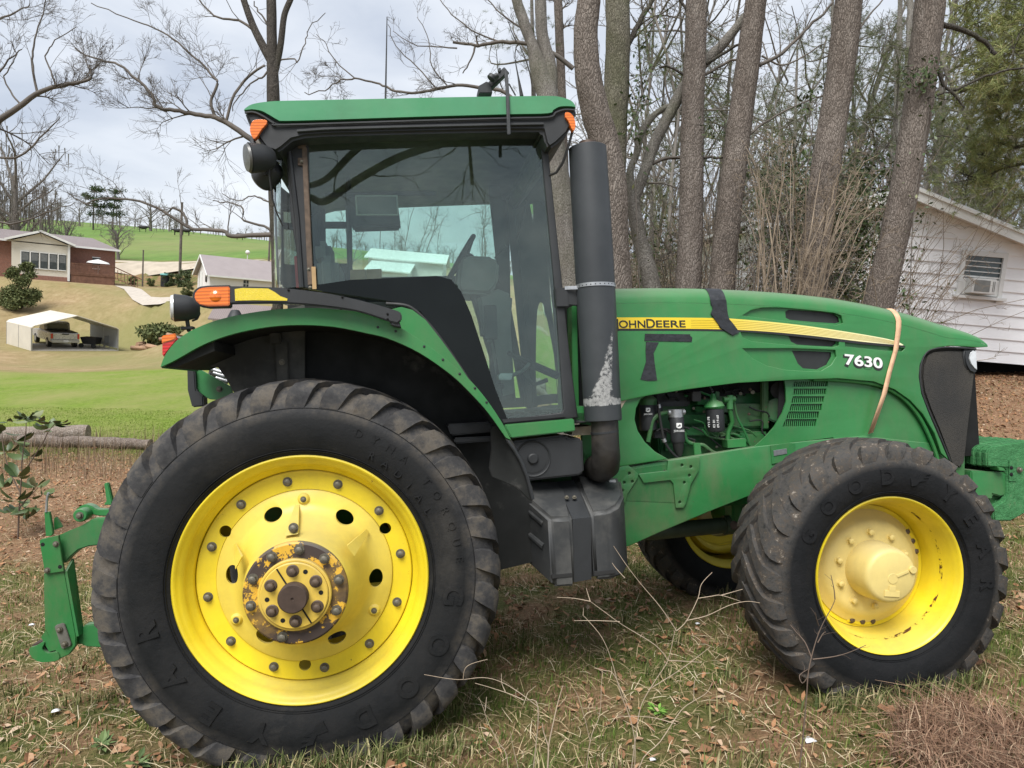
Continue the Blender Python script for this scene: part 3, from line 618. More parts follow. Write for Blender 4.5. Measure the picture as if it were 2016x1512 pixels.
# gloss black lower door skin follows the fender line
mk('door_skin', prism(Tl([(609, 563), (690, 551), (860, 543), (888, 550), (908, 574), (928, 620), (951, 690), (975, 765), (1000, 828), (988, 836), (962, 806), (908, 722), (862, 656), (828, 613), (790, 597), (740, 588), (640, 574), (609, 570)], YD-.008), YD-.008, YD+.002), M['gloss'], door)
mk('door_seal', tube([T(*p, YD-.012) for p in cr([(760, 598), (795, 601), (815, 610), (842, 636), (872, 674), (905, 722), (940, 775), (972, 822), (990, 848)], 5)], .010, 8), M['hose'], door)
gl = mk('door_glass', prism(Tl([(604, 272), (1056, 260), (1066, 268), (1080, 420), (1098, 600), (1114, 812), (996, 830), (960, 740), (900, 560), (690, 556), (606, 568)], YD+.012), YD+.012, YD+.016), M['glass'], door)
mk('door_latch', MB().add(prism(Tl([(1094, 566), (1118, 566), (1120, 604), (1096, 604)], YD-.02), YD-.02, YD)).add(prism(Tl([(1112, 568), (1140, 570), (1148, 594), (1140, 602), (1114, 600)], YD-.012), YD-.012, YD+.01)), M['plastic'], door, bevel=.004)
mk('door_hinge', MB().add(prism(Tl([(586, 273), (602, 273), (602, 292), (586, 292)], YD-.01), YD-.01, YD)).add(prism(Tl([(586, 310), (603, 310), (603, 326), (586, 326)], YD-.01), YD-.01, YD)).add(prism(Tl([(594, 290), (604, 290), (617, 560), (606, 562)], YD-.014), YD-.014, YD)), M['rustbolt'], door, bevel=.003)
mk('hinge_stop', prism(Tl([(613, 525), (621, 525), (623, 569), (615, 569)], YD-.02), YD-.02, YD-.006), M['wood'], door)
for x, y in ((593, 281), (594, 318), (608, 530), (611, 566)): p = T(x, y, YD-.012); bolt(door, p[0], p[1], p[2], .007, .006, name='bolt')
# far side wall with its openings, same outline mirrored
def at_far(pts): return [T2(px, py, YR) for px, py in pts]
mb = MB()
for poly in ([(590, 330), (1050, 330), (1046, 364), (640, 378), (592, 378)], [(590, 378), (640, 378), (642, 520), (692, 520), (692, 548), (984, 542), (1003, 600), (985, 600), (905, 585), (945, 740), (975, 790), (900, 800), (640, 560), (610, 560)], [(680, 378), (692, 378), (694, 520), (684, 520)], [(640, 438), (682, 438), (682, 450), (640, 450)], [(966, 340), (1000, 340), (1004, 600), (1040, 790), (1026, 792), (990, 600), (984, 545)], [(970, 786), (1045, 782), (1050, 800), (975, 804)]):
    mb.add(prism(at_far(poly), YR-.03, YR+.01))
part('far_side_frame', mb, M['console'], bevel=.004)
mk('far_glass', prism(at_far([(636, 372), (968, 364), (1036, 785), (905, 790), (700, 560), (640, 540)]), YR+.012, YR+.015), M['glass'], door).name = 'far_glass'
# front windscreen and rear window between the side frames
fa, fb = T(1066, 262, YD+.06), T(1118, 812, YD+.06)
def sheet(a, b, y0, y1, bulge, n=10):
    V = []; 
    for i in range(n+1):
        t = i/n; y = y0+(y1-y0)*t; k = bulge*math.sin(PI*t); V += [(a[0]+k, y, a[2]), (b[0]+k, y, b[2])]
    return V, [(2*i, 2*i+1, 2*i+3, 2*i+2) for i in range(n)]
part('windscreen', sheet(fa, fb, YD+.05, YR-.05, .10), M['glass'])
ra, rbm = T(552, 292, YD+.06), T(556, 565, YD+.06)
part('rear_window', sheet(ra, rbm, YD+.05, YR-.05, -.12), M['glass'])
mb = MB()
qa, qb = T(572, 285, YD), T(590, 565, YD)
V = []
for i in range(7):
    t = i/6; ang = t*PI/2; V += [tuple(qa+np.array([-.10*math.sin(ang), .10*(1-math.cos(ang))+.0, 0])), tuple(qb+np.array([-.15*math.sin(ang), .15*(1-math.cos(ang)), 0]))]
part('quarter_window', (V, [(2*i, 2*i+1, 2*i+3, 2*i+2) for i in range(6)]), M['glass'])
part('rear_post_strip', MB().add(tube([T(544, 296, YD+.1), T(541, 400, YD+.1), T(548, 560, YD+.12)], .006, 8)).add(tube([T(568, 290, YD), T(585, 430, YD), T(594, 566, YD)], .014, 8)), M['plastic'])
part('warning_plate', prism(Tl([(579, 505), (586, 503), (592, 566), (583, 566)], YD+.03), YD+.03, YD+.04), M['redplas'])
for sx in (1066, 1066):
    pass
part('windscreen_pillar', bar(T(1063, 258, YD)+[0, YR-YD-.05, 0], T(1118, 815, YD)+[0, YR-YD-.05, 0], .05, .05, up=(0, 1, 0)), M['console'], bevel=.008)
part('rear_pillar', bar(T(556, 285, YD)+[0, YR-YD-.05, 0], T(560, 565, YD)+[0, YR-YD-.05, 0], .05, .05, up=(0, 1, 0)), M['console'], bevel=.008)
# ceiling, floor, rear bulkhead
zc = T2(820, 268, YD)[1]; xa, xb = T2(585, 268, YD)[0], T2(1065, 262, YD)[0]
part('headliner', MB().add(box(((xa+xb)/2, YC, zc+.03), (xb-xa-.03, YR-YD-.1, .06))), M['liner'], bevel=.01)
zf = T2(1100, 815, YD)[1]; part('cab_floor', MB().add(box(((T2(985, 0, YD)[0]+T2(1125, 0, YD)[0])/2-.15, YC, zf-.03), (1.0, YR-YD-.1, .06))), M['console'], bevel=.005)
mb = MB()
for k in range(9): mb.add(box((T2(1060, 812, YD)[0]-.28+.06*k, YD+.3, zf+.006), (.03, .4, .012)))
part('floor_mat', mb, M['hose'], bevel=.003)
zb = T2(620, 560, YD)[1]
part('rear_console', MB().add(prism([(xa-.02, zf), (xa-.02, zb+.02), (xa+.25, zb+.02), (xa+.40, zb-.12), (xa+.45, zf)], YD+.6, YR-.08)), M['console'], bevel=.02)
# seat
sx_ = T2(690, 600, YC)[0]; sz_ = T2(690, 600, YC)[1]
seat = part('driver_seat', MB().add(box((sx_+.16, YC, sz_-.28), (.50, .50, .12))), M['seat'], bevel=.035, seg=3)
mk('seat_back', MB().add(box((sx_-.10, YC, sz_-.02), (.12, .46, .56))), M['seat'], seat, bevel=.04, seg=3)
mk('head_rest', MB().add(box((sx_-.13, YC, sz_+.30), (.09, .26, .13))), M['seat'], seat, bevel=.03)
mk('arm_rest', MB().add(box((sx_+.12, YC-.30, sz_-.06), (.34, .07, .06))), M['seat'], seat, bevel=.02)
part('cardboard_box', MB().add(prism(Tl([(689, 531), (720, 530), (720, 552), (689, 553)], .75), .75, .80)).add(prism(Tl([(721, 530), (751, 529), (751, 551), (721, 552)], .75), .75, .80)), M['wood'], bevel=.003)
# monitor on its bar, steering wheel and dash
YMn = .85
mon = part('monitor', MB().add(prism(Tl([(686, 386), (781, 384), (789, 444), (692, 447)], YMn), YMn, YMn+.14)), M['console'], bevel=.012)
mk('monitor_face', prism(Tl([(699, 384), (783, 384), (785, 424), (701, 424)], YMn-.012), YMn-.012, YMn), M['liner'], mon, bevel=.002)
mk('monitor_screen', prism(Tl([(702, 387), (780, 387), (782, 421), (704, 421)], YMn-.016), YMn-.016, YMn-.010), M['seat'], mon)
part('grab_bar', MB().add(tube([T(640, 384, .95), T(760, 381, .95), T(858, 381, .95)], .014, 10)).add(tube([T(686, 350, 1.0), T(688, 470, 1.0), T(690, 560, 1.0)], .014, 10)), M['console'])
sw0, sw1 = T(884, 548, .98), T(932, 466, .98); cc = (sw0+sw1)/2; ax = sw1-sw0; rr = np.linalg.norm(ax)/2; ax /= np.linalg.norm(ax)
Pn = [cc+ax*rr*math.cos(t)+np.array([0, 1, 0])*rr*math.sin(t)*1. for t in np.linspace(0, 2*PI, 40)]
nrm = np.cross(ax, [0, 1, 0.]); nrm = nrm if nrm[0] > 0 else -nrm
stw = part('steering_wheel', MB().add(tube(Pn, .014, 10, cap=False)).add(tube([cc-ax*rr, cc+nrm*.03, cc+ax*rr], .010, 8)).add(tube([cc-[0, rr, 0], cc+nrm*.03, cc+[0, rr, 0]], .010, 8)).add(cyl(cc+nrm*.02, cc+nrm*.06, .05)), M['console'])
part('steering_column', MB().add(tube([cc+nrm*.05, T(935, 560, .98), T(985, 700, .98), T(990, 790, .98)], [.035, .05, .07, .08], 14)), M['console'])
dash = part('dash_console', prism(Tl([(906, 508), (918, 502), (972, 505), (984, 515), (980, 560), (965, 580), (905, 576), (900, 560)], .86), .86, 1.22), M['seat'], bevel=.02, seg=3)
mk('column_cover', prism(Tl([(940, 580), (975, 565), (1010, 580), (1006, 640), (1015, 780), (985, 788), (966, 668), (952, 664)], .90), .90, 1.1), M['seat'], dash, bevel=.02)
mk('stalk', MB().add(tube([T(975, 508, .9), T(985, 495, .85), T(990, 490, .83)], .007, 8)).add(cyl(T(990, 491, .83), T(996, 484, .82), .014)), M['console'], dash)
mk('lever_guard', prism(Tl([(953, 600), (978, 600), (980, 668), (955, 668)], .80), .80, .83), M['console'], dash, bevel=.006)
part('pedal', MB().add(prism(Tl([(980, 741), (984, 735), (1008, 735), (1006, 748), (982, 748)], .62), .60, .68)).add(tube([T(1006, 740, .66), T(1030, 730, .7), T(1042, 716, .72)], .012, 8)), M['steel'], bevel=.003)
part('pedal_lever', MB().add(tube([T(970, 762, .55), T(986, 760, .55)], .012, 10)).add(sph(T(988, 760, .55), .016, 8)).add(tube([T(1000, 694, .8), T(1040, 715, .75), T(1098, 740, .62)], [.012, .022, .022], 8)).add(tube([T(1030, 732, .7), T(1050, 758, .7), T(1078, 748, .7)], .013, 8)), M['console'])
part('right_hand_pillar', MB().add(prism(Tl([(962, 366), (985, 366), (1002, 545), (985, 560), (978, 520)], 1.30), 1.30, 1.34)), M['console'], bevel=.008)
part('windscreen_wiper', tube([T(1018, 470, 1.0), T(1030, 430, .95), T(1036, 395, .95)], .006, 6), M['hose'])
# sill below the door
sill = part('cab_sill', prism(Tl([(992, 836), (1130, 824), (1133, 849), (1006, 863)], YD-.02), YD-.02, YD+.3), M['green'], bevel=.006)
mk('sill_rail', prism(Tl([(988, 826), (1112, 815), (1114, 821), (992, 833)], YD-.018), YD-.018, YD+.02), M['plastic'], sill, bevel=.002)
part('cab_corner', MB().add(prism(Tl([(1126, 602), (1136, 602), (1140, 800), (1132, 830), (1128, 820)], YD+.10), YD+.10, YD+.5)).add(prism(Tl([(1128, 800), (1160, 800), (1160, 832), (1130, 828)], YD+.05), YD+.05, YD+.3)), M['green'], bevel=.004)
part('cab_gap_liner', prism(Tl([(1112, 600), (1146, 600), (1156, 826), (1128, 826)], YD+.22), YD+.22, YD+.5), M['inner'])
# mirror arm on the roof and aerials
ma = part('mirror_arm', MB().add(prism(Tl([(941, 175), (957, 166), (965, 172), (968, 189), (942, 189)], YO+.12), YO+.08, YO+.2)).add(bar(T(955, 180, YO+.12), T(998, 138, YO+.06), .03, .035)).add(tube([T(996, 140, YO+.04), T(999, 180, YO), T(1001, 240, YO-.03), T(1002, 266, YO-.04)], .010, 10)), M['plastic'], bevel=.003)
mk('arm_knob', MB().add(cyl(T(970, 153, YO+.05), T(980, 148, YO+.05), .014)).add(cyl(T(966, 156, YO+.05), T(971, 150, YO+.05), .024)).add(cyl(T(983, 142, YO+.06), T(984, 134, YO+.06), .006)), M['plastic'], ma, bevel=.002)
part('aerial', tube([T(1027, 189, 1.0), T(1020, 150, 1.0), T(1014, 118, 1.0)], [.012, .005, .003], 8), M['hose'])
part('aerial', tube([T(1015, 188, 1.2), T(1002, 165, 1.2)], .005, 6), M['hose'])
part('aerial', tube([T(759, 194, 1.3), T(761, 90, 1.3), T(762, 33, 1.3)], [.006, .004, .003], 6), M['hose'])
# ---------------------------------------------------------------- hood
YH = .70; YHF = 2*YC-YH
top_px = cr([(1140, 569), (1210, 568), (1300, 567), (1400, 569), (1500, 574), (1600, 583), (1680, 595), (1760, 612), (1830, 633), (1880, 651), (1908, 664), (1922, 676)], 4)
top = np.array([T2(x, y, YH+.09) for x, y in top_px]); front_x = top[-1][0]
rad = np.array([.10 if x < 1840 else .10-.075*((x-1840)/85) for x, y in top_px])
side_top = [(x, z-r) for (x, z), r in zip(top, rad)]
low = [(1924, 684), (1900, 682), (1868, 681), (1846, 684), (1829, 690), (1818, 701), (1811, 718), (1809, 742), (1814, 775), (1828, 812), (1845, 852), (1868, 906), (1853, 892), (1840, 853), (1817, 815), (1792, 788), (1762, 767), (1720, 751), (1650, 745), (1560, 748), (1450, 754), (1350, 767), (1280, 778), (1208, 793), (1140, 806)]
P1 = [(1462, 621), (1478, 611), (1500, 606), (1540, 605), (1600, 608), (1640, 613), (1657, 622), (1660, 636), (1648, 640), (1600, 637), (1540, 631), (1490, 625)]
P2 = [(1458, 654), (1550, 658), (1652, 664), (1652, 680), (1640, 684), (1560, 680), (1480, 672), (1462, 664)]
P3 = [(1462, 686), (1560, 686), (1645, 689), (1647, 702), (1637, 718), (1618, 730), (1590, 731), (1545, 728), (1510, 720), (1482, 706)]
P4 = [(1664, 671), (1700, 674), (1782, 686), (1776, 692), (1740, 690), (1664, 682)]
pk = [[T2(x, y, YH) for x, y in p] for p in (P1, P2, P3, P4)]
lowT = Tl(low, YH)
hood = plate('hood', side_top[::-1]+[(lowT[-1][0], side_top[0][1])][:0]+lowT[::-1], pk, YH, .018, M['green'], tractor, bevel=.003)
# rounded shoulders and top skin
V = []; na = 7; n = len(top)
for (x, z), r in zip(top, rad):
    sec = [(YH+r*(1-math.cos(a)), z-r+r*math.sin(a)) for a in np.linspace(0, PI/2, na)]+[(YC, z+.012)]
    sec += [(2*YC-y, zz) for y, zz in reversed(sec[:-1])]
    V += [(x, y, zz) for y, zz in sec]
k = 2*na+1; Fc = [(i*k+j, i*k+j+1, (i+1)*k+j+1, (i+1)*k+j) for i in range(n-1) for j in range(k-1)]
mk('hood_top', (V, Fc), M['green'], hood, ang=60)
nb = [T2(*p, YH) for p in ((1924, 676), (1924, 684))]
mk('hood_nose', MB().add(prism([(front_x-.02, top[-1][1]-.028), (front_x+.004, top[-1][1]-.012), (front_x+.006, lowT[0][1]), (front_x-.03, lowT[0][1])], YH+.01, YHF-.01)), M['green'], hood, bevel=.006)
plate('hood_far_side', side_top[::-1]+lowT[::-1], [], YHF-.018, .018, M['green'], hood)
V1 = [(1549, 613), (1556, 609), (1620, 613), (1645, 617), (1654, 624), (1656, 634), (1648, 636), (1600, 633), (1558, 629), (1550, 625)]
V2 = [(1555, 660), (1600, 662), (1650, 665), (1649, 676), (1642, 682), (1600, 680), (1572, 678), (1560, 672)]
V3 = [(1562, 690), (1600, 691), (1640, 693), (1640, 702), (1631, 718), (1612, 727), (1584, 725), (1574, 716)]
for nme, pp, vv in (('vent_pocket', P1, V1), ('vent_pocket', P2, V2), ('vent_pocket', P3, V3), ('crease_pocket', P4, None)):
    c = np.mean(pp, axis=0); big = [((x-c[0])*1.03+c[0], (y-c[1])*1.12+c[1]) for x, y in pp]
    pkt = plate(nme, Tl(big, YH), [Tl(vv, YH)] if vv else [], YH+.018, .006, M['green'], hood)
    if vv:
        q = np.array(Tl(vv, YH)); x0, z0 = q.min(0); x1, z1 = q.max(0); mb = MB(); nb_ = int((x1-x0)/.011)
        for i in range(nb_+1):
            x = x0+(x1-x0)*i/nb_; mb.add(bar((x-.006, YH+.030, z1+.004), (x+.012, YH+.030, z0-.004), .003, .012, up=(1, 0, 0)))
        mk('vent_slats', mb, simple('grey_slat_plastic', (.022, .024, .024), .5), pkt); mk('vent_backing', box(((x0+x1)/2, YH+.045, (z0+z1)/2), (x1-x0+.04, .006, z1-z0+.04)), M['dark'], pkt)
# yellow stripe decal: cream towards the nose, thin darker pinstripes
n_ = NT('yellow_stripe_decal'); sp = n_.n('SeparateXYZ'); n_.l(n_.tc.outputs['Object'], sp.inputs[0])
mr = n_.n('MapRange'); mr.inputs[1].default_value = T2(1400, 640, YH)[0]; mr.inputs[2].default_value = T2(1760, 670, YH)[0]; n_.l(sp.outputs[0], mr.inputs[0])
n_.setb(Base_Color=n_.ramp(mr.outputs[0], [(0, (.80, .58, .03)), (.45, (.82, .70, .22)), (1, (.85, .80, .52))]), Roughness=.35)
M['decal'] = n_.m
st_t = cr([(1196, 625), (1300, 625), (1400, 626), (1450, 628), (1550, 637), (1640, 649), (1720, 662), (1762, 671), (1779, 679)], 5)
st_b = cr([(1777, 680), (1700, 673), (1600, 661), (1500, 652), (1410, 648), (1300, 647), (1196, 647)], 5)
stripe = mk('stripe_decal', prism(Tl(st_t+st_b, YH-.002), YH-.002, YH+.002), M['decal'], hood)
mk('stripe_shadow_line', prism(Tl(cr([(1196, 647), (1300, 647), (1410, 648), (1500, 652), (1600, 661), (1700, 673), (1782, 681)], 5)+cr([(1782, 684), (1700, 678), (1600, 666), (1500, 656), (1410, 652), (1300, 651), (1196, 651)], 5), YH-.001), YH-.0014, YH+.002), M['ink'], stripe)
mb = MB()
for t in (.2, .36, .52, .68, .84):
    a = np.array(cr([(1360, 626), (1450, 628), (1550, 637), (1640, 649), (1720, 662), (1762, 671)], 5)); b = np.array(cr([(1360, 647), (1450, 649), (1550, 656), (1640, 665), (1720, 674), (1762, 679)], 5))
    m_ = a*(1-t)+b*t; mb.add(tube([T(x, y, YH-.0022) for x, y in m_], .0011, 4))
mk('pinstripe', mb, simple('ochre_pinstripe', (.45, .32, .03), .4), stripe)
def side_text(s, x0, y0, x1, y1, hpx, y, mat, parent, name, ext=.001, off=0., font_h=.729, widen=True):
    me = text_mesh(s, 1, .5, off, 1., align='LEFT'); V, Fc = me_vf(me); bpy.data.meshes.remove(me)
    w0, w1 = V[:, 0].min(), V[:, 0].max(); a, b = T(x0, y0, y), T(x1, y1, y); h = abs(T2(x0, y0, y)[1]-T2(x0, y0-hpx, y)[1])
    u = (b-a)/(w1-w0); V = a+(V[:, :1]-w0)*u+np.array([0, 0, 1.])*V[:, 1:2]/font_h*h+np.array([0, -1., 0])*V[:, 2:3]*ext*2
    return mk(name, (V, Fc), mat, parent, ang=30)
side_text('J', 1208, 646, 1218, 647, 20, YH-.0035, M['ink'], stripe, 'raised_lettering', off=.012)
side_text('OHN', 1219, 645, 1271, 645, 15, YH-.0035, M['ink'], stripe, 'raised_lettering', off=.012)
side_text('D', 1273, 645, 1290, 645, 18, YH-.0035, M['ink'], stripe, 'raised_lettering', off=.012)
side_text('EERE', 1292, 644, 1350, 644, 14, YH-.0035, M['ink'], stripe, 'raised_lettering', off=.012)
side_text('7630', 1661, 720, 1739, 729, 22, YH-.001, M['ink'], hood, 'model_number_shadow', off=.05)
side_text('7630', 1664, 717, 1738, 725, 21, YH-.003, M['white'], hood, 'model_number', off=.022)
# black tape patches
def tape(pts, y, name='duct_tape'):
    o = mk(name, prism(Tl(pts, y), y, y+.003), M['tape'], hood, bevel=.0008); return o
tape([(1398, 590), (1430, 590), (1433, 618), (1436, 628), (1446, 640), (1456, 654), (1443, 661), (1428, 650), (1417, 646), (1412, 630), (1399, 618), (1403, 608)], YH-.006)
tape([(1399, 617), (1412, 612), (1440, 640), (1454, 655), (1442, 660), (1420, 646)], YH-.010)
tape([(1270, 657), (1359, 658), (1359, 661), (1363, 664), (1362, 673), (1269, 671)], YH-.004)
tape([(1272, 673), (1297, 674), (1287, 695), (1289, 715), (1294, 749), (1277, 750), (1261, 747), (1272, 712), (1271, 690)], YH-.004)
# shoulder piece of the tape wraps over the rounded edge
def over_top(xpx0, xpx1, off):
    V = []
    for xp in (xpx0, xpx1):
        i = min(range(len(top_px)), key=lambda k: abs(top_px[k][0]-xp)); xx = T2(xp, 575, YH)[0]; z = float(np.interp(xx, top[:, 0], top[:, 1])); r = .10+off
        V += [(xx, YH+.10-r*math.cos(a), z-.10+r*math.sin(a)) for a in np.linspace(-.12, PI/2, 10)]+[(xx, y, z+off+.012*min(1, (y-YH-.1)/.2)) for y in np.linspace(YH+.12, YC+.1, 5)]
    n = len(V)//2; return V, [(i, i+1, n+i+1, n+i) for i in range(n-1)]
mk('duct_tape', over_top(1397, 1428, .004), M['tape'], hood, ang=70)
# recessed lower panels
arch = [(1540, 742), (1547, 768), (1548, 790), (1541, 812), (1526, 838), (1506, 861), (1484, 881), (1560, 871), (1640, 861), (1720, 900), (1800, 960), (1872, 960), (1862, 900), (1845, 850), (1822, 812), (1795, 780), (1765, 758), (1720, 743), (1650, 737), (1560, 738)]
rows = [(1560, 1630, 751, 760.5, 0), (1561, 1627, 765, 776, -1), (1559.5, 1623, 780, 792, -3), (1556, 1619, 795, 807.5, -3), (1551, 1613, 810, 823, -4), (1545, 1608, 825, 839, -5)]
YP = YH+.045
hp = [[(x0+2, y0), (x1, y0), (x1+d/2, y1), (x0+d, y1+1)] for x0, x1, y0, y1, d in rows]; hl = [Tl(q, YP) for q in hp]
polys = [[(1540, 740), (1562, 738), (1632, 737), (1630, 751), (1562, 751), (1545, 752)]]
for a_, b_ in zip(hp[:-1], hp[1:]): polys.append([a_[3], a_[2], b_[1], b_[0]])
edge_l = [(1545, 752), (1547, 768), (1548, 790), (1541, 812), (1526, 838), (1506, 861), (1484, 881)]
lft = [p for q in hp for p in (q[0], q[3])]; polys.append(edge_l[:-2]+[(1524, 841), hp[-1][3]]+lft[::-1][1:])
rgt = [p for q in hp for p in (q[1], q[2])]; polys.append([(1632, 737)]+[(1720, 743), (1765, 758), (1795, 780), (1822, 812), (1845, 850), (1862, 900), (1872, 960), (1760, 960), (1640, 861)]+rgt[::-1])
polys.append([hp[-1][3], hp[-1][2], (1640, 861), (1560, 871), (1484, 881), (1506, 861), (1524, 841)])
mb = MB()
for q in polys: mb.add(prism(Tl(q, YP), YP, YP+.012))
pn = mk('louvre_panel', mb, M['green'], tractor)
for q in hl:
    q = np.array(q); x0, z0 = q.min(0); x1, z1 = q.max(0); mb = MB(); c = 17
    for i in range(c+1): x = x0+(x1-x0)*i/c; mb.add(bar((x+.005, YP+.010, z1), (x-.006, YP+.010, z0), .0035, .006, up=(1, 0, 0)))
    mk('louvre_slats', mb, M['green'], pn)
mk('louvre_backing', prism(Tl([(1535, 742), (1640, 742), (1622, 846), (1530, 846)], YP+.03), YP+.03, YP+.035), M['dark'], pn)
mk('arch_lip', tube([T(x, y, YP-.02) for x, y in cr([(1600, 747), (1650, 748), (1720, 756), (1760, 772), (1790, 796), (1815, 830), (1838, 880), (1850, 920)], 4)], .012, 8), M['green'], pn)
mk('arch_recess', strip(Tl(cr([(1640, 745), (1720, 751), (1762, 767), (1792, 788), (1817, 815), (1840, 853), (1855, 896)], 4), YH), YH+.005, YH+.10), M['green'], pn)
mk('arch_sealing', tube([T(x, y, YP-.004) for x, y in cr([(1800, 800), (1822, 835), (1840, 880), (1848, 905)], 4)], .008, 8), M['hose'], pn)
cowl = plate('rear_cowl', Tl([(1140, 800), (1208, 790), (1285, 772), (1262, 786), (1253, 804), (1250, 826), (1256, 848), (1270, 870), (1290, 889), (1316, 904), (1205, 922), (1150, 930)], YH+.02), [], YH+.02, .03, M['green'], hood, bevel=.008)
mk('foam_strip', prism(Tl([(1196, 786), (1242, 779), (1230, 792), (1222, 806), (1206, 800)], YH+.014), YH+.014, YH+.02), M['foam'], cowl)
# grille and lamp
gr = part('front_grille', MB().add(prism(Tl([(1824, 694), (1838, 687), (1868, 685), (1921, 687), (1924, 700), (1922, 740), (1916, 790), (1909, 850), (1902, 915), (1890, 925), (1872, 918), (1846, 848), (1829, 808), (1816, 772), (1812, 742), (1814, 718)], YH+.012), YH+.012, YHF-.012)), M['mesh'], bevel=.02, seg=3)
mk('grille_seal', tube([T(x, y, YH+.004) for x, y in cr([(1921, 687), (1868, 684), (1838, 687), (1822, 696), (1813, 718), (1811, 742), (1816, 775), (1830, 812), (1847, 850), (1871, 908)], 5)], .006, 8), M['plastic'], gr)
hb = mk('lamp_housing', prism(Tl([(1898, 688), (1922, 684), (1925, 700), (1925, 735), (1918, 737), (1908, 732), (1900, 718), (1897, 702)], YH), YH, YH+.2), M['plastic'], gr, bevel=.012, seg=3)
mk('headlight', prism(Tl([(1909, 694), (1916, 688), (1923, 690), (1925, 730), (1918, 727), (1910, 717), (1906, 705)], YH-.004), YH-.006, YH+.15), M['clear'], gr, bevel=.008, seg=3)

# ---------------------------------------------------------------- engine bay
YE = 1.0
blk = part('engine_block', MB().add(box(((T2(1190, 0, YE)[0]+T2(1560, 0, YE)[0])/2, YE+.30, (T2(1400, 740, YE)[1]+T2(1400, 930, YE)[1])/2), (T2(1560, 0, YE)[0]-T2(1190, 0, YE)[0]+.1, .3, .85))).add(box(((T2(1250, 0, YE)[0]+T2(1560, 0, YE)[0])/2, YE+.16, (T2(1400, 740, YE)[1]+T2(1400, 920, YE)[1])/2), (T2(1560, 0, YE)[0]-T2(1240, 0, YE)[0], .3, .62))), M['green_eng'], bevel=.01)
def epx(x0, y0, x1, y1, ya, yb, mat, name, bev=.006, parent=blk): return mk(name, prism(Tl([(x0, y0), (x1, y0), (x1, y1), (x0, y1)], ya), ya, yb), mat, parent, bevel=bev)
epx(1370, 800, 1500, 812, .93, 1.02, M['green_eng'], 'casting'); epx(1340, 816, 1480, 834, .95, 1.02, M['green_eng'], 'casting'); epx(1350, 842, 1500, 858, .93, 1.02, M['green_eng'], 'casting')
epx(1440, 795, 1500, 842, .90, 1.0, M['green_eng'], 'side_cover', .01); epx(1400, 752, 1495, 775, .93, 1.0, M['green_eng'], 'casting', .01); epx(1290, 770, 1360, 800, .92, 1.0, M['plastic'], 'fuel_pump', .012)
epx(1502, 748, 1514, 845, .86, .90, M['green_eng'], 'alternator_bracket'); epx(1455, 850, 1515, 885, .86, 1.0, M['green_eng'], 'timing_cover', .015)
mk('alternator', cyl(T(1530, 808, .84), T(1530, 808, 1.0), .075, n=24), M['green_eng'], blk, bevel=.01); mk('belt_pulley', cyl(T(1535, 768, .86), T(1535, 768, .96), .055), M['hose'], blk, bevel=.006)
rs_ = random.Random(5)
for i in range(16):
    x, y = rs_.uniform(1262, 1500), rs_.uniform(755, 880); w_, h_ = rs_.uniform(8, 30), rs_.uniform(5, 16); epx(x, y, x+w_, y+h_, .88+rs_.uniform(0, .08), 1.0, M['green_eng'] if rs_.random() < .7 else M['plastic'], 'casting', .004)
for i in range(12):
    x, y = rs_.uniform(1262, 1480), rs_.uniform(752, 860); q = cr([(x, y), (x+rs_.uniform(5, 25), y+rs_.uniform(-8, 12)), (x+rs_.uniform(20, 50), y+rs_.uniform(5, 25)), (x+rs_.uniform(20, 70), y+rs_.uniform(15, 45))], 4); mk('fuel_line', tube([T(a, b, .86) for a, b in q], rs_.choice([.003, .005, .007]), 7), M['green_eng'] if rs_.random() < .5 else M['hose'], blk)
for i in range(22): p = T(rs_.uniform(1270, 1520), rs_.uniform(765, 885), .87); bolt(blk, p[0], p[1], p[2], .007, .008, rs_.choice(['bolt', 'rustbolt']), name='engine_bolt')
mk('oil_cap', MB().add(cyl(T(1482, 772, .90), T(1482, 772, .94), .012)).add(cyl(T(1458, 775, .90), T(1458, 775, .94), .010)), M['bolt'], blk)
epx(1363, 771, 1381, 790, .84, .92, simple('dark_grey_cast_box', (.05, .05, .05), .6), 'sensor_box', .004)
mb = MB()
for x, y in ((1296, 758), (1320, 750), (1345, 766), (1310, 775), (1420, 762), (1436, 758)): mb.add(tube([T(x, y, .93), T(x+8, y+10, .88), T(x+20, y+8, .9), T(x+30, y+20, .95)], .007, 6))
mk('wiring_loom', mb, M['hose'], blk)
def can(cx, y0, y1, hw, ya, mat, name):
    a, b = T(cx, y0, ya), T(cx+3, y1, ya); r = hw/F_PX*(ya-CAMT[1])*1.07; d = b-a
    return mk(name, tube([a, a+d*.04, a+d*.9, a+d*.97, b], [r*.9, r, r, r*.93, r*.6], 28), mat, tractor, ang=40)
def badge(cx, cy, s, y, parent, txt=True):           # white rounded badge with a leaping deer, small wordmark under it
    mb = MB().add(prism(Tl([(cx-s, cy-s*.8), (cx-s*.8, cy-s), (cx+s*.8, cy-s), (cx+s, cy-s*.8), (cx+s, cy+s*.6), (cx+s*.4, cy+s), (cx-s*.4, cy+s), (cx-s, cy+s*.6)], y), y-.001, y+.004)); mk('badge', mb, M['white'], parent)
    mk('badge_emblem', prism(Tl([(cx+a*s, cy+b*s) for a, b in ((-.7, .1), (-.3, -.05), (.0, -.1), (.1, -.6), (.2, -.3), (.45, -.6), (.35, -.2), (.6, -.15), (.5, .05), (.3, .1), (.5, .5), (.2, .2), (-.2, .25), (-.6, .6), (-.4, .2))], y), y-.0025, y), M['ink'], parent)
    if txt: side_text('JOHN DEERE', cx-s*2, cy+s*2.4, cx+s*2, cy+s*2.3, s*.8, y-.001, M['glasstext'], parent, 'printed_name')
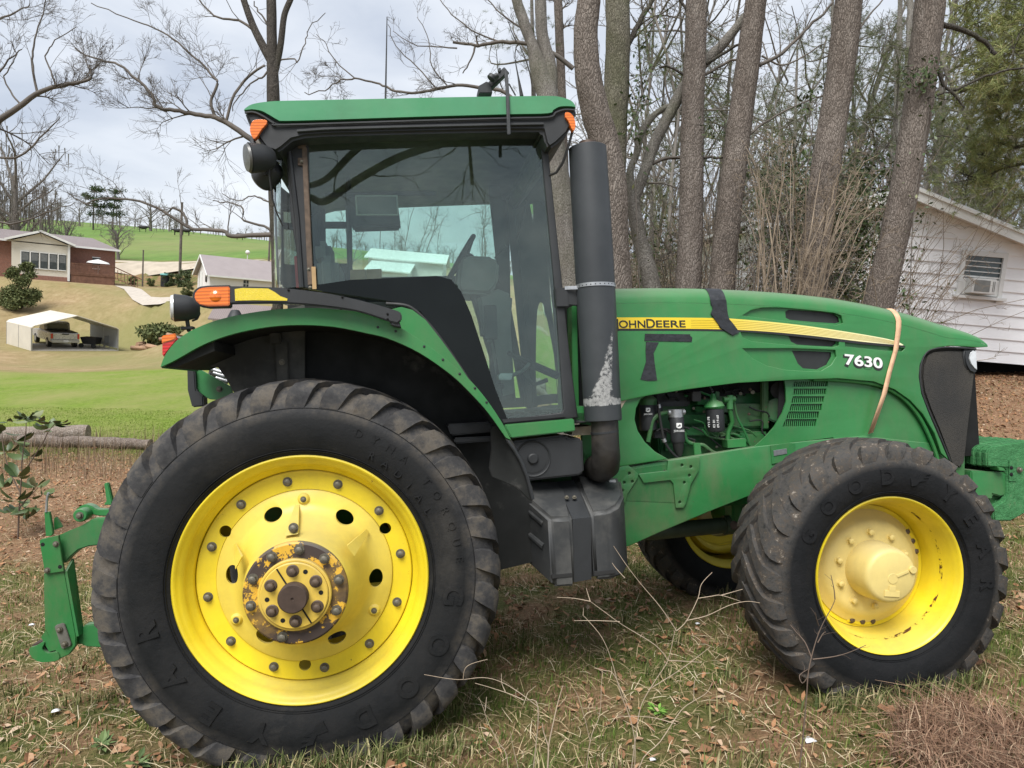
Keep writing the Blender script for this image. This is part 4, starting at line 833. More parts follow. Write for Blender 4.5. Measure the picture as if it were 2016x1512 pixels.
c1 = can(1274, 796, 848, 16, .86, M['plastic'], 'fuel_filter'); badge(1276, 807, 4.2, .80, c1); mk('filter_head', tube([T(1275, 778, .86), T(1275, 786, .86), T(1275, 797, .86)], [.03, .055, .055], 20), M['green_eng'], c1, bevel=.003)
c2 = can(1332, 820, 872, 13.5, .80, M['plastic'], 'water_separator'); badge(1337, 838, 5.2, .752, c2)
mk('filter_head', MB().add(tube([T(1315, 812, .80), T(1348, 811, .80)], .018, 14)).add(cyl(T(1331, 806, .80), T(1331, 822, .80), .042)), M['steel'], c2, bevel=.002); mk('drain_tap', tube([T(1335, 870, .80), T(1336, 884, .80), T(1338, 898, .80)], [.036, .03, .014], 18), M['hose'], c2)
mk('drain_ring', cyl(T(1336, 884, .80), T(1337, 890, .80), .016), M['redplas'], c2)
c3 = can(1407, 804, 850, 17, .80, M['plastic'], 'oil_filter'); mk('filter_head', MB().add(tube([T(1404, 775, .80), T(1404, 787, .80), T(1405, 793, .80), T(1406, 800, .80), T(1406, 804, .80)], [.012, .02, .05, .062, .056], 24)), M['green'], c3, ang=50)
for k, (tx, xx) in enumerate((('+Y1-7S', 1396), ('E2 01', 1405), ('09.19.60', 1414))):
    me = text_mesh(tx, 1, .5, .0, 1., align='LEFT'); V, Fc = me_vf(me); bpy.data.meshes.remove(me); a = T(xx+3, 842, .735); V = np.stack([a[0]-V[:, 1]*.018, a[1]+V[:, 2]*.004+abs(k-1)*.008, a[2]+V[:, 0]*.022], 1); mk('printed_name', (V, Fc), M['glasstext'], c3)
pf = M['green']
part('coolant_pipe', MB().add(tube([T(1424, 787, .80), T(1447, 785, .80)], .018, 14)).add(tube([T(1437, 778, .80), T(1437, 806, .80)], .020, 14)).add(tube([T(1437, 806, .80), T(1442, 830, .82), T(1434, 850, .84), T(1431, 880, .84)], .014, 12)).add(box(tuple(T(1445, 872, .84)), (.12, .08, .05))), pf, bevel=.002)
part('coolant_hose', MB().add(tube([T(x, y, .82) for x, y in cr([(1316, 812), (1298, 816), (1285, 828), (1280, 850), (1276, 870)], 4)], .014, 10)).add(tube([T(x, y, .84) for x, y in cr([(1347, 850), (1352, 868), (1370, 876), (1385, 877), (1402, 890), (1415, 894)], 4)], .013, 10)).add(tube([T(x, y, .82) for x, y in cr([(1445, 790), (1452, 822), (1466, 850), (1479, 882)], 4)], .007, 8)), M['green_eng'])
part('drain_hose', MB().add(tube([T(x, y, .80) for x, y in cr([(1296, 790), (1298, 815), (1304, 850), (1308, 868), (1318, 885), (1333, 900), (1338, 896)], 4)], .008, 8)), M['hose'])
part('hose_clamp', cyl(T(1306, 864, .80), T(1309, 870, .80), .013), M['steel']); part('hose_clamp', cyl(T(1297, 796, .80), T(1298, 803, .80), .010), M['steel']); part('wire_plug', tube([T(1395, 757, .86), T(1401, 766, .84), T(1403, 772, .82)], .006, 6), M['steel'])
part('pipe_bracket', prism(Tl([(1366, 872), (1379, 872), (1382, 898), (1368, 900)], .80), .80, .82), M['green'], bevel=.003)
part('bay_shade_box', box((T2(1700, 0, YE)[0], YC+.02, T2(1600, 820, YE)[1]), (T2(1830, 0, YE)[0]-T2(1560, 0, YE)[0], .50, .62)), M['dark'])  # added black box: backs the bay and stands in for shade under the hood
part('engine_bay_shade', MB().add(prism(Tl([(1235, 740), (1560, 740), (1560, 765), (1235, 800)], .92), .92, 1.0)), M['dark'])  # black strip painted in as the shade below the hood edge

# ---------------------------------------------------------------- frame rail and brackets
YFm = .74
rail = plate('frame_rail', Tl([(1196, 926), (1316, 906), (1490, 879), (1600, 867), (1700, 858), (1900, 880), (1900, 940), (1700, 955), (1560, 962), (1482, 974), (1400, 1006), (1300, 1048), (1237, 1076), (1190, 1085)], YFm), [], YFm, .05, M['green_frame'], tractor, bevel=.006)
def holes_(pts, r, y): return [[(T2(x, yy, y)[0]+r*math.cos(a), T2(x, yy, y)[1]+r*math.sin(a)) for a in np.linspace(0, 2*PI, 17)[:-1]] for x, yy in pts]
plate('bracket_plate', Tl([(1190, 927), (1237, 916), (1257, 933), (1256, 941), (1236, 972), (1232, 990), (1190, 990)], YFm-.02), holes_([(1239, 932), (1245, 948), (1229, 950), (1225, 966)], .0095, YFm-.02), YFm-.018, .016, M['green_frame'], rail, bevel=.002)
plate('bracket_plate', Tl([(1258, 934), (1261, 933), (1314, 927), (1316, 907), (1378, 900), (1376, 927), (1361, 953), (1351, 991), (1346, 1000), (1331, 1000), (1326, 952), (1320, 945), (1268, 951)], YFm-.02), holes_([(1343, 916), (1360.6, 919), (1357.6, 936), (1347.7, 950), (1338.7, 989)], .0095, YFm-.02), YFm-.018, .016, M['green_frame'], rail, bevel=.002)
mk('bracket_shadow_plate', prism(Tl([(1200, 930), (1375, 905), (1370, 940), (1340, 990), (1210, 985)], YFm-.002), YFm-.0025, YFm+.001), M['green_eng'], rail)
mk('tag_plate', prism(Tl([(1517, 877), (1553, 872), (1566, 873), (1562, 906), (1520, 914)], YFm-.008), YFm-.008, YFm), M['green_frame'], rail, bevel=.002)
mk('serial_plate', prism(Tl([(1523, 887), (1549, 883), (1550, 893), (1524, 898)], YFm-.012), YFm-.012, YFm-.007), M['steel'], rail, bevel=.001)
plate('frame_rail', Tl([(1196, 926), (1490, 879), (1700, 858), (1900, 880), (1900, 940), (1700, 955), (1482, 974), (1237, 1076), (1190, 1085)], YFm), [], 2*YC-YFm-.05, .05, M['green_frame'], tractor, bevel=.006)
part('oil_pan', box(((T2(1260, 0, YE)[0]+T2(1560, 0, YE)[0])/2, YC, T2(1400, 950, YE)[1]), (1.1, .45, .25)), M['green_eng'], bevel=.02)

# ---------------------------------------------------------------- exhaust stack
YX = .40
ex_px = [(1156.5, 292, 36.5), (1163, 400, 37.5), (1171, 540, 38), (1180, 700, 37), (1187, 822, 36)]
P = [T(x, y, YX) for x, y, r in ex_px]; Rr = [r/F_PX*(YX-CAMT[1])*1.045 for x, y, r in ex_px]
d0 = P[1]-P[0]; d0 /= np.linalg.norm(d0)
Pf = [P[0]-d0*.004, P[0]]+P[1:]+[P[-1]+(P[-1]-P[-2])*.04]; Rf = [Rr[0]*.93, Rr[0]]+Rr[1:]+[Rr[-1]*.99]
n_ = NT('scraped_exhaust_enamel'); base = n_.ramp(n_.noise(5, 7, .6), [(.3, (.030, .034, .038)), (.7, (.045, .050, .054))])
sp = n_.n('SeparateXYZ'); n_.l(n_.tc.outputs['Object'], sp.inputs[0])
za, zb_, zt = T2(1180, 795, YX)[1], T2(1180, 745, YX)[1], T2(1180, 600, YX)[1]
def mrange(n, src, a, b, lo=0, hi=1):
    m = n.n('MapRange'); m.inputs[1].default_value = a; m.inputs[2].default_value = b; m.inputs[3].default_value = lo; m.inputs[4].default_value = hi; n.l(src, m.inputs[0]); return m.outputs[0]
def mth(n, op, a, b):
    m = n.n('Math', operation=op)
    for i, v in enumerate((a, b)):
        if hasattr(v, 'links'): n.l(v, m.inputs[i])
        else: m.inputs[i].default_value = v
    return m.outputs[0]
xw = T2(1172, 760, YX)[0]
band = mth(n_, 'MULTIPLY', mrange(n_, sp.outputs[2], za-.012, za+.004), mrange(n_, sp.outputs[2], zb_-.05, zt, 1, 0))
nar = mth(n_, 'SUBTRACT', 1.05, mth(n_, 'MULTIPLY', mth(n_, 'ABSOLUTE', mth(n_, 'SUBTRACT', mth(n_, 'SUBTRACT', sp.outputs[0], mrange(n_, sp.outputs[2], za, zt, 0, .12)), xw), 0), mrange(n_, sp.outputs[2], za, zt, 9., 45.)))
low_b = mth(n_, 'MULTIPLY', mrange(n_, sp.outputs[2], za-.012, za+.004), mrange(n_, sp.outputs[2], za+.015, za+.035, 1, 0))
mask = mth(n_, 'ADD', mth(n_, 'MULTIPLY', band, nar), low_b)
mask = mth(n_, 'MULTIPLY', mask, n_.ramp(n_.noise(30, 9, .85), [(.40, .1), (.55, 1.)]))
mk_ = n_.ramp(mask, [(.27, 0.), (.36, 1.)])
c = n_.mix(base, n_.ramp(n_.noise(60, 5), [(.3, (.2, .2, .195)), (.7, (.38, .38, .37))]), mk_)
c = n_.mix(c, (.07, .05, .035), n_.ramp(n_.noise(3, 8, .7), [(.62, 0.), (.85, .6)]))
n_.setb(Base_Color=c, Roughness=.5)
stack = part('exhaust_stack', tube(Pf, Rf, 48), n_.m, ang=50)
a = P[-1]; b = T(1191, 836, YX); rr_ = 26.5/F_PX*(YX-CAMT[1])*1.045
mk('exhaust_elbow', tube([T(1190, 828, YX), T(1191, 850, YX), T(1192, 880, YX), T(1193, 900, YX+.01), T(1191, 915, YX+.05), T(1184, 921, YX+.12), T(1175, 921, YX+.25)], [rr_, rr_, rr_*1.02, rr_*1.05, rr_*1.1, rr_*1.1, rr_*1.05], 32), simple('scuffed_black_pipe', (.025, .023, .021), .5, 0, .5, 9, .2, 30, dust=(.07, .06, .05), dm=.02), stack)
mk('elbow_band', tube([T(1190, 848, YX), T(1190.5, 852, YX)], rr_*1.03, 32), M['plastic'], stack)
mk('rain_cap', MB().add(tube([T(1157, 291, YX), T(1157, 280, YX)], [.052, .045], 20)).add(tube([T(1146, 283, YX-.01), T(1157, 279, YX-.03), T(1170, 284, YX)], .012, 6)), M['rust'], stack)
q0, q1 = T(1172.5, 567.5, YX), T(1172.3, 560.5, YX); rb_ = 38.6/F_PX*(YX-CAMT[1])*1.06
band_o = mk('perforated_band', MB().add(lathe([(rb_, 0), (rb_+.0015, 0), (rb_+.0015, .001)], 4)) if False else MB().add(tube([q0, q1], rb_, 40, cap=False)), M['steel'], stack)
band_t = MB().add(bar(T(1112, 567, YX+.0), T(1138, 566, YX-.02), .004, .018, up=(0, 0, 1)));
mk('band_tail', band_t, M['steel'], band_o)
mb = MB()
for k in range(14):
    an = A(-170+k*13); cen = (q0+q1)/2; ddx = np.array([math.cos(an), math.sin(an), 0]); mb.add(cyl(cen+ddx*(rb_-.001), cen+ddx*(rb_+.0008), .0032, n=8))
mk('band_hole', mb, M['dark'], band_o)

# ---------------------------------------------------------------- tool box panel and fuel tank
tb = part('battery_box', MB().add(prism(Tl([(1004, 874), (1014, 868), (1112, 856), (1117, 862), (1147, 864), (1150, 930), (1140, 936), (1040, 947), (1028, 925)], .45), .45, .8)), M['plastic'], bevel=.01)
c = T(1049, 903, .45); mk('box_cap', lathe([(.098, .0), (.095, -.006), (.090, -.004), (.084, .006), (.080, .008), (.076, -.002), (.03, -.003), (.028, -.012), (.022, -.016), (.001, -.016)], 48, c=tuple(c)), M['plastic'], tb, ang=30)
part('foam_pad', prism(Tl([(1128, 842), (1165, 838), (1170, 856), (1125, 857)], .55), .55, .75), M['foam'])
def tank_block(name, plan, tops, bots, mat, parent=None, bev=.018):
    n = len(plan); V = []
    for (px, y), tp, bt in zip(plan, tops, bots):
        x = T2(px, 1050, y)[0]; V += [(x, y, T2(px, tp, y)[1]), (x, y, T2(px, bt, y)[1])]
    F_ = [tuple(2*i for i in range(n)), tuple(2*i+1 for i in range(n))[::-1]]+[(2*i, 2*i+1, (2*i+3) % (2*n), (2*i+2) % (2*n)) for i in range(n)]
    return mk(name, (V, F_), mat, parent or tractor, bevel=bev, seg=3, ang=50)
tk = tank_block('fuel_tank', [(1084, .27), (1128, .27), (1118, .62), (1040, .62), (1020, .52)], [1021, 1019, 944, 948, 960], [1160, 1156, 1100, 1085, 1095], M['tank'])
mk('tank_groove', MB().add(prism(Tl([(1086, 1132), (1127, 1128), (1127, 1136), (1086, 1140)], .268), .266, .29)), M['hose'], tk, bevel=.003)
for yy0 in (1045, 1090):
    a0, b0 = T(1072, yy0-14, .33), T(1026, yy0-52, .50); mk('tank_rib', tube([a0, (a0+b0)/2+[0, -.004, 0], b0], [.02, .018, .012], 10), M['tank'], tk)
mk('tank_half', (lambda: tank_block('tank_half', [(1165, .27), (1200, .27), (1221, .31), (1232, .40), (1228, .66), (1138, .66)], [1010, 1006, 994, 972, 940, 934], [1145, 1142, 1135, 1118, 1080, 1075], M['tank'], tk))().data, M['tank'], tk) if False else tank_block('tank_half', [(1165, .27), (1200, .27), (1221, .31), (1232, .40), (1228, .66), (1138, .66)], [1010, 1006, 994, 972, 940, 934], [1145, 1142, 1135, 1118, 1080, 1075], M['tank'], tk)
mk('tank_groove', MB().add(prism(Tl([(1169, 1126), (1212, 1121), (1212, 1129), (1169, 1135)], .268), .266, .29)), M['hose'], tk, bevel=.003)
mk('tank_filling', tank_block('x', [(1110, .32), (1180, .32), (1160, .6), (1100, .6)], [1015, 1012, 945, 950], [1140, 1135, 1090, 1090], M['hose'], tk).data, M['hose'], tk) if False else tank_block('tank_waist', [(1110, .31), (1180, .31), (1160, .6), (1100, .6)], [1018, 1016, 948, 952], [1140, 1135, 1090, 1090], M['hose'], tk, .004)
mk('tank_strap', MB().add(prism(Tl([(1127, 1022), (1163, 1018), (1164, 1140), (1130, 1146)], .285), .280, .292)).add((np.array([T(1127, 1022, .282), T(1163, 1018, .282), T(1130, 945, .60), T(1096, 948, .60), T(1127, 1026, .282), T(1163, 1022, .282), T(1130, 948, .60), T(1096, 951, .60)]), [(0, 1, 2, 3), (4, 5, 6, 7), (0, 1, 5, 4), (1, 2, 6, 5), (2, 3, 7, 6), (3, 0, 4, 7)])), M['plastic'], tk)
for x in (1116, 1131): p = T(x, 983, .42); o = bolt(tk, p[0], p[1], p[2]+.01, .009, .008); o.rotation_euler = (A(-60), 0, 0)
part('belly_cover', MB().add(prism(Tl([(1000, 900), (1180, 880), (1195, 1010), (1190, 1080), (1100, 1090), (1000, 1060)], .80), .80, 1.0)), M['inner'])
part('sensor_tag', MB().add(box(tuple(T(1205, 953, .6)), (.04, .03, .05))), M['steel'], bevel=.003)

# ---------------------------------------------------------------- front weights
wroot = None; wp = [(1942, 889), (1946, 882), (1953, 878), (2032, 866), (2040, 872), (2040, 1000), (2016, 1012), (1990, 1026), (1958, 1026), (1955, 1000), (1978, 985), (1984, 972), (1984, 921), (1944, 919)]
YW = .70
bmat = M['green_frame']
rough_green = NT('rough_cast_green_paint'); rough_green.setb(Base_Color=rough_green.ramp(rough_green.noise(25, 9, .75), [(.3, (.02, .13, .035)), (.55, (.05, .23, .075)), (.72, (.13, .21, .10))]), Roughness=.65); rough_green.bump(rough_green.noise(45, 9, .75), .9, .02)
wt0 = None
for k in range(14):
    y = YW+k*.050
    if wt0 is None:
        wt0 = part('suitcase_weight', prism(Tl(wp, YW), YW, YW+.042), rough_green.m, bevel=.008, seg=3)
        mk('weight_boss', prism(Tl([(1985, 905), (2000, 905), (2000, 948), (1985, 948)], YW), YW-.006, YW), rough_green.m, wt0, bevel=.003)
        for x, y_ in ((1981, 921), (1981, 934)): p = T(x+10, y_, YW-.006); bolt(wt0, p[0], p[1], p[2], .009, .004, 'dark', name='bolt_hole')
        p = T(2007, 925, YW-.004); bolt(wt0, p[0], p[1], p[2], .014, .014)
    else:
        o = link('suitcase_weight', wt0.data, tractor); o.matrix_local = Matrix.Translation((random.uniform(-.003, .003), k*.050, random.uniform(-.003, .003)))
part('weight_bracket', MB().add(prism(Tl([(1893, 924), (1976, 928), (1977, 968), (1950, 974), (1935, 970), (1935, 980), (1893, 976)], YW+.10), YW+.02, 1.3)).add(prism(Tl([(1880, 920), (1940, 925), (1940, 1000), (1880, 980)], YW+.2), YW+.2, 1.25)), M['green_frame'], bevel=.008)
part('weight_latch', MB().add(prism(Tl([(1958, 917), (1972, 921), (1976, 927), (1962, 926)], YW), YW-.02, YW+.05)), M['green'], bevel=.003)
part('tow_hook', MB().add(prism(Tl([(1945, 975), (1985, 975), (1980, 990), (1962, 1000), (1950, 1000)], YW+.06), YW+.06, YW+.3)), M['green_eng'], bevel=.006)

# ---------------------------------------------------------------- rear quick hitch
Yq = .62
hit = part('quick_hitch', prism(Tl([(86, 1128), (127, 1124), (150, 1253), (149, 1272), (136, 1289), (114, 1299), (108, 1279), (88, 1238), (86, 1170)], Yq), Yq, Yq+.03), M['green_rust'], bevel=.004)
mk('upright_web', prism_ax([(0, 0), (.09, 0), (.09, 1), (0, 1)], 0, .01, 0), M['green_frame'], hit).matrix_local = Matrix.Scale(0, 4)
me_w = bpy.data.objects[hit.children[-1].name]; bpy.data.objects.remove(me_w)
pw = [T(127, 1125, Yq), T(150, 1253, Yq), T(150, 1253, Yq)+[.005, .05, 0], T(127, 1125, Yq)+[.01, .06, .05]]
mk('side_web', (np.array([p for p in pw]+[p+[.012, 0, 0] for p in pw]), [(0, 1, 2, 3), (7, 6, 5, 4), (0, 4, 5, 1), (1, 5, 6, 2), (2, 6, 7, 3), (3, 7, 4, 0)]), M['green_frame'], hit)
mk('top_plate', prism(Tl([(78, 1066), (80, 1062), (115, 1054), (126, 1125), (89, 1130)], Yq-.012), Yq-.014, Yq+.004), M['green_rust'], hit, bevel=.002)
mk('hook', MB().add(prism(Tl(cr([(57, 1277), (60, 1291), (73, 1302), (91, 1304), (116, 1299), (113, 1284), (94, 1286), (83, 1278), (88, 1266), (84, 1264), (70, 1272)], 3, closed=True), Yq-.006), Yq-.006, Yq+.02)).add(prism(Tl([(80, 1255), (90, 1240), (112, 1280), (96, 1284)], Yq), Yq+.002, Yq+.05)), M['green_rust'], hit, bevel=.004)
mk('hook_seat', prism(Tl(cr([(62, 1271), (70, 1268), (86, 1262), (86, 1276), (96, 1283), (108, 1281), (108, 1288), (92, 1289), (78, 1282)], 3, closed=True), Yq+.012), Yq+.012, Yq+.09), M['rust'], hit, bevel=.004)
mk('top_arm', prism(Tl([(110, 1056), (162, 1034), (176, 1026), (182, 1021), (240, 1019), (240, 1070), (194, 1073), (176, 1075), (156, 1082), (140, 1096), (128, 1110)], Yq+.04), Yq+.03, Yq+.09), M['green_frame'], hit, bevel=.006)
p = T(157, 1015, Yq+.02); mk('pin_boss', MB().add(lathe([(.001, 0), (.030, 0), (.034, .005), (.034, .07)], 28, c=tuple(p))), M['green'], hit); bolt(hit, p[0], p[1]-.001, p[2], .014, .014)
mk('top_link', MB().add(prism(Tl(cr([(150, 1003), (166, 993), (182, 996), (196, 1003), (250, 1000)], 3)+[(250, 1016), (196, 1015), (180, 1012), (160, 1022)], Yq+.10), Yq+.09, Yq+.15)).add(prism(Tl([(206, 951), (214, 950), (222, 985), (222, 994), (205, 994), (206, 990), (211, 988)], Yq+.12), Yq+.11, Yq+.14)), M['green'], hit, bevel=.004)
mk('lock_lever', MB().add(tube([T(96, 970, Yq), T(93, 978, Yq), T(91, 1008, Yq)], .006, 8)), M['steel'], hit)
mk('lever_base', MB().add(prism(Tl([(87, 1008), (97, 1008), (104, 1050), (101, 1055), (90, 1056)], Yq), Yq, Yq+.02)).add(prism(Tl([(106, 1020), (110, 1018), (122, 1038), (106, 1044)], Yq+.05), Yq+.05, Yq+.07)), M['green_rust'], hit, bevel=.002)
mk('latch_plate', prism(Tl([(107, 1234), (110, 1231), (122, 1227), (127, 1229), (140, 1268), (138, 1272), (124, 1278), (120, 1275)], Yq-.010), Yq-.010, Yq), simple('grey_worn_steel', (.17, .165, .14), .6, .3, .3, 25), hit, bevel=.002)
for x, y, m in ((110, 1071, 'bolt'), (93, 1123, 'bolt'), (117, 1240, 'bolt'), (127, 1268, 'bolt')): p = T(x, y, Yq-.014); bolt(hit, p[0], p[1], p[2], .0115, .010, m)
for x, y in ((84, 1072), (118, 1116)): p = T(x, y, Yq-.0145); mk('bolt_hole', lathe([(.001, -.001), (.010, 0)], 16, c=tuple(p)), M['dark'], hit)
mk('lower_link', MB().add(prism(Tl([(146, 1246), (164, 1242), (165, 1231), (195, 1226), (330, 1215), (330, 1262), (205, 1274), (169, 1272), (165, 1267), (151, 1268)], Yq+.05), Yq+.04, Yq+.10)), M['green_frame'], hit, bevel=.005)

# ================================================================ strap over the hood (its own thing)
pts = [T(1714, 853, YP-.03), T(1741, 776, YH-.014), T(1752, 730, YH-.006), T(1764, 688, YH-.006), T(1769, 650, YH-.006)]
xx = T2(1769, 640, YH)[0]; z = float(np.interp(xx, top[:, 0], top[:, 1]))
pts += [np.array([xx, YH+.10-.106*math.cos(a), z-.10+.106*math.sin(a)]) for a in np.linspace(.15, PI/2, 7)]+[np.array([xx, y, z+.018]) for y in (YC-.1, YC, YC+.1)]
far = [np.array([p[0], 2*YC-p[1], p[2]]) for p in reversed(pts[:-3])]
allp = np.array(pts+far); wv = np.array([.0175, 0, .0]); V = []
for i, p in enumerate(allp):
    w_ = wv if 3 < i < len(allp)-4 else np.array([.017, 0, .004]); V += [p-w_, p+w_]
V = np.array(V); Vw = (MT[:3, :3] @ V.T).T+MT[:3, 3]; off = Vw[:1]*0
Fq = [(2*i, 2*i+1, 2*i+3, 2*i+2) for i in range(len(allp)-1)]
st = mk('webbing_strap', (Vw, Fq), M['strap'], None, ang=70); md = st.modifiers.new('s', 'SOLIDIFY'); md.thickness = .003
tag(st, 'pale orange webbing strap pulled tight over the green tractor hood', 'strap')
# ================================================================ GROUND
def vnoise(x, y, s, seed=0, oct=3):
    x = np.asarray(x, float)/s; y = np.asarray(y, float)/s; out = np.zeros_like(x); amp = 1; tot = 0
    for o in range(oct):
        xi, yi = np.floor(x).astype(int), np.floor(y).astype(int); fx, fy = x-xi, y-yi; fx = fx*fx*(3-2*fx); fy = fy*fy*(3-2*fy)
        h = lambda a, b: (np.sin(a*127.1+b*311.7+(seed+o)*74.7)*43758.5453) % 1
        out += amp*(h(xi, yi)*(1-fx)*(1-fy)+h(xi+1, yi)*fx*(1-fy)+h(xi, yi+1)*(1-fx)*fy+h(xi+1, yi+1)*fx*fy); tot += amp; amp *= .5; x = x*2; y = y*2
    return out/tot
def sst(a, b, x): t = np.clip((x-a)/(b-a), 0, 1); return t*t*(3-2*t)
def zones(X, Y):
    az = X/np.maximum(Y, .5); n = vnoise(X, Y, 6, 3)-.5; n2 = vnoise(X, Y, 1.3, 9)-.5
    front = sst(0, 2, Y); left = 1-sst(.16, .30, az)
    lawn = sst(11.0, 15.5, Y+n*3.0+n2*3.0)*(1-sst(32, 38, Y+n*5+n2*1.5))*left*front
    tan = sst(32, 38, Y+n*5+n2*1.5)*(1-sst(78, 84, Y))*left
    field = sst(92, 96, Y)*front
    litter = np.clip(sst(.18, .32, az)*sst(6.5, 8.5, Y)+sst(6.5, 7.5, Y)*(1-sst(12, 14, Y+n*2+n2))*(1-sst(-.5, -.25, az))*.9, 0, 1)*front
    return lawn, tan, field, litter
rr = np.concatenate([[0], np.geomspace(.4, 520, 210)]); na_ = 480
aa = np.linspace(0, 2*PI, na_, endpoint=False)
GX = (rr[:, None]*np.sin(aa)[None]); GY = (rr[:, None]*np.cos(aa)[None]); GZZ = np.zeros_like(GX)
for i in range(len(rr)): GZZ[i] = ground_z(GX[i], GY[i])
fade = (1-sst(15, 60, rr))[:, None]
GZZ += (vnoise(GX, GY, 1.1, 2)-.5)*.05*fade*sst(0, 1, rr)[:, None]+(vnoise(GX, GY, .25, 5)-.5)*.022*fade
idx = np.arange(len(rr)*na_).reshape(len(rr), na_); nx = np.roll(idx, -1, 1)
Q = np.stack([idx[:-1], idx[1:], nx[1:], nx[:-1]], -1).reshape(-1, 4)
def mat_ground():
    n = NT('leafy_grass_ground'); at = n.n('Attribute'); at.attribute_name = 'zone'; sp = n.n('SeparateColor'); n.l(at.outputs['Color'], sp.inputs[0]); al = n.n('Attribute'); al.attribute_name = 'litter'
    fine = n.noise(42, 9, .8); mid = n.noise(1.6, 6, .65); big = n.noise(.25, 5, .6)
    grass = n.ramp(fine, [(.25, (.04, .052, .013)), (.42, (.085, .10, .026)), (.56, (.15, .15, .05)), (.75, (.29, .245, .125))])
    leaf = n.ramp(fine, [(.28, (.07, .042, .024)), (.42, (.18, .105, .060)), (.56, (.31, .18, .105)), (.72, (.46, .30, .20))])
    c = n.mix(grass, leaf, n.ramp(mid, [(.44, 0.), (.60, .9)])); c = n.mix(c, leaf, al.outputs['Fac'])
    lw = n.ramp(n.noise(9, 9, .75, (1, .35, 1)), [(.3, (.09, .145, .018)), (.5, (.15, .22, .028)), (.75, (.24, .30, .06))]); lw = n.mix(lw, (.24, .24, .08), n.ramp(n.noise(.45, 8, .7, (1, .5, 1)), [(.38, 0.), (.66, .95)]))
    tn = n.ramp(n.noise(2.2, 9, .75, (1, .4, 1)), [(.3, (.20, .145, .070)), (.5, (.30, .215, .115)), (.75, (.40, .31, .185))]); tn = n.mix(tn, (.19, .19, .07), n.ramp(n.noise(.06, 5), [(.42, 0.), (.62, .8)])); tn = n.mix(tn, (.30, .14, .075), n.ramp(n.noise(.10, 6, .6), [(.60, 0.), (.70, .45)]))
    fd = n.ramp(n.noise(.5, 9, .7, (1, .3, 1)), [(.3, (.085, .15, .035)), (.6, (.13, .215, .05)), (.8, (.20, .25, .085))]); fd = n.mix(fd, (.26, .22, .11), n.ramp(n.noise(.02, 5), [(.5, 0.), (.7, .6)]))
    c = n.mix(c, lw, sp.outputs[0]); c = n.mix(c, tn, sp.outputs[1]); c = n.mix(c, fd, sp.outputs[2])
    n.setb(Base_Color=c, Roughness=.9, Specular_IOR_Level=.15); n.bump(fine, .8, .03); return n.m
g = fast('ground', np.stack([GX, GY, GZZ], -1).reshape(-1, 3), Q, mat_ground()); g['kind'] = 'structure'
z4 = zones(GX, GY); ca = g.data.color_attributes.new('zone', 'FLOAT_COLOR', 'POINT')
ca.data.foreach_set('color', np.stack([z4[0], z4[1], z4[2], np.ones_like(z4[0])], -1).reshape(-1, 4).astype(np.float32).ravel())
la = g.data.attributes.new('litter', 'FLOAT', 'POINT'); la.data.foreach_set('value', z4[3].astype(np.float32).ravel())
# gravel road between house lots and the far pasture
def ribbon(pts, w, dz=.03):
    P = np.array(pts); T_ = np.gradient(P, axis=0); S = np.stack([-T_[:, 1], T_[:, 0]], 1); S /= np.linalg.norm(S, axis=1)[:, None]; V = []
    for p, s in zip(P, S):
        for k in (-1, 0, 1): q = p+s*w*k/2; V.append((q[0], q[1], gz(*q)+dz))
    return V, [(3*i+k, 3*i+k+1, 3*i+k+4, 3*i+k+3) for i in range(len(P)-1) for k in (0, 1)]
road = mk('road', ribbon([W(x, 500, D)[:2] for x, D in ((-400, 88), (-100, 89), (120, 89), (300, 89), (430, 89.5), (600, 90), (900, 92), (1400, 95))], 5.0, .06), simple('pale_gravel_road', (.42, .36, .28), .95, 0, .2, .8)); road['kind'] = 'structure'
pth = mk('path', ribbon([W(x, y, D)[:2] for x, y, D in ((243, 548, 69.5), (262, 552, 67), (280, 560, 64), (300, 568, 61), (330, 572, 60), (360, 574, 60))], 1.5, .05), simple('concrete_walk', (.44, .39, .33), .9, 0, .15, 3)); pth['kind'] = 'structure'

def in_view(n, d0, d1, pw=1.0, x0=-60, x1=2076):
    u = rng.random(n); D = (d0**(1+pw)+u*(d1**(1+pw)-d0**(1+pw)))**(1/(1+pw)); px = rng.uniform(x0, x1, n)
    v = np.stack([(px-1008)/F_PX, np.full(n, (756-1300)/F_PX), np.ones(n)], 1)*D[:, None]; P = v @ RW   # RW.T applied
    hd = P[:, :2]; a = hd/np.linalg.norm(hd, axis=1)[:, None]
    return a*D[:, None]/np.maximum(a[:, 1:2], .3)
def place(XY):
    z = ground_z(XY[:, 0], XY[:, 1])+(vnoise(XY[:, 0], XY[:, 1], 1.1, 2)-.5)*.05+(vnoise(XY[:, 0], XY[:, 1], .25, 5)-.5)*.022
    return np.concatenate([XY, z[:, None]], 1)
def mat_island(name, stops, rough=.8, trans=0.):
    n = NT(name); gi = n.n('NewGeometry'); c = n.ramp(gi.outputs['Random Per Island'], stops); n.setb(Base_Color=c, Roughness=rough, Specular_IOR_Level=.25); return n.m
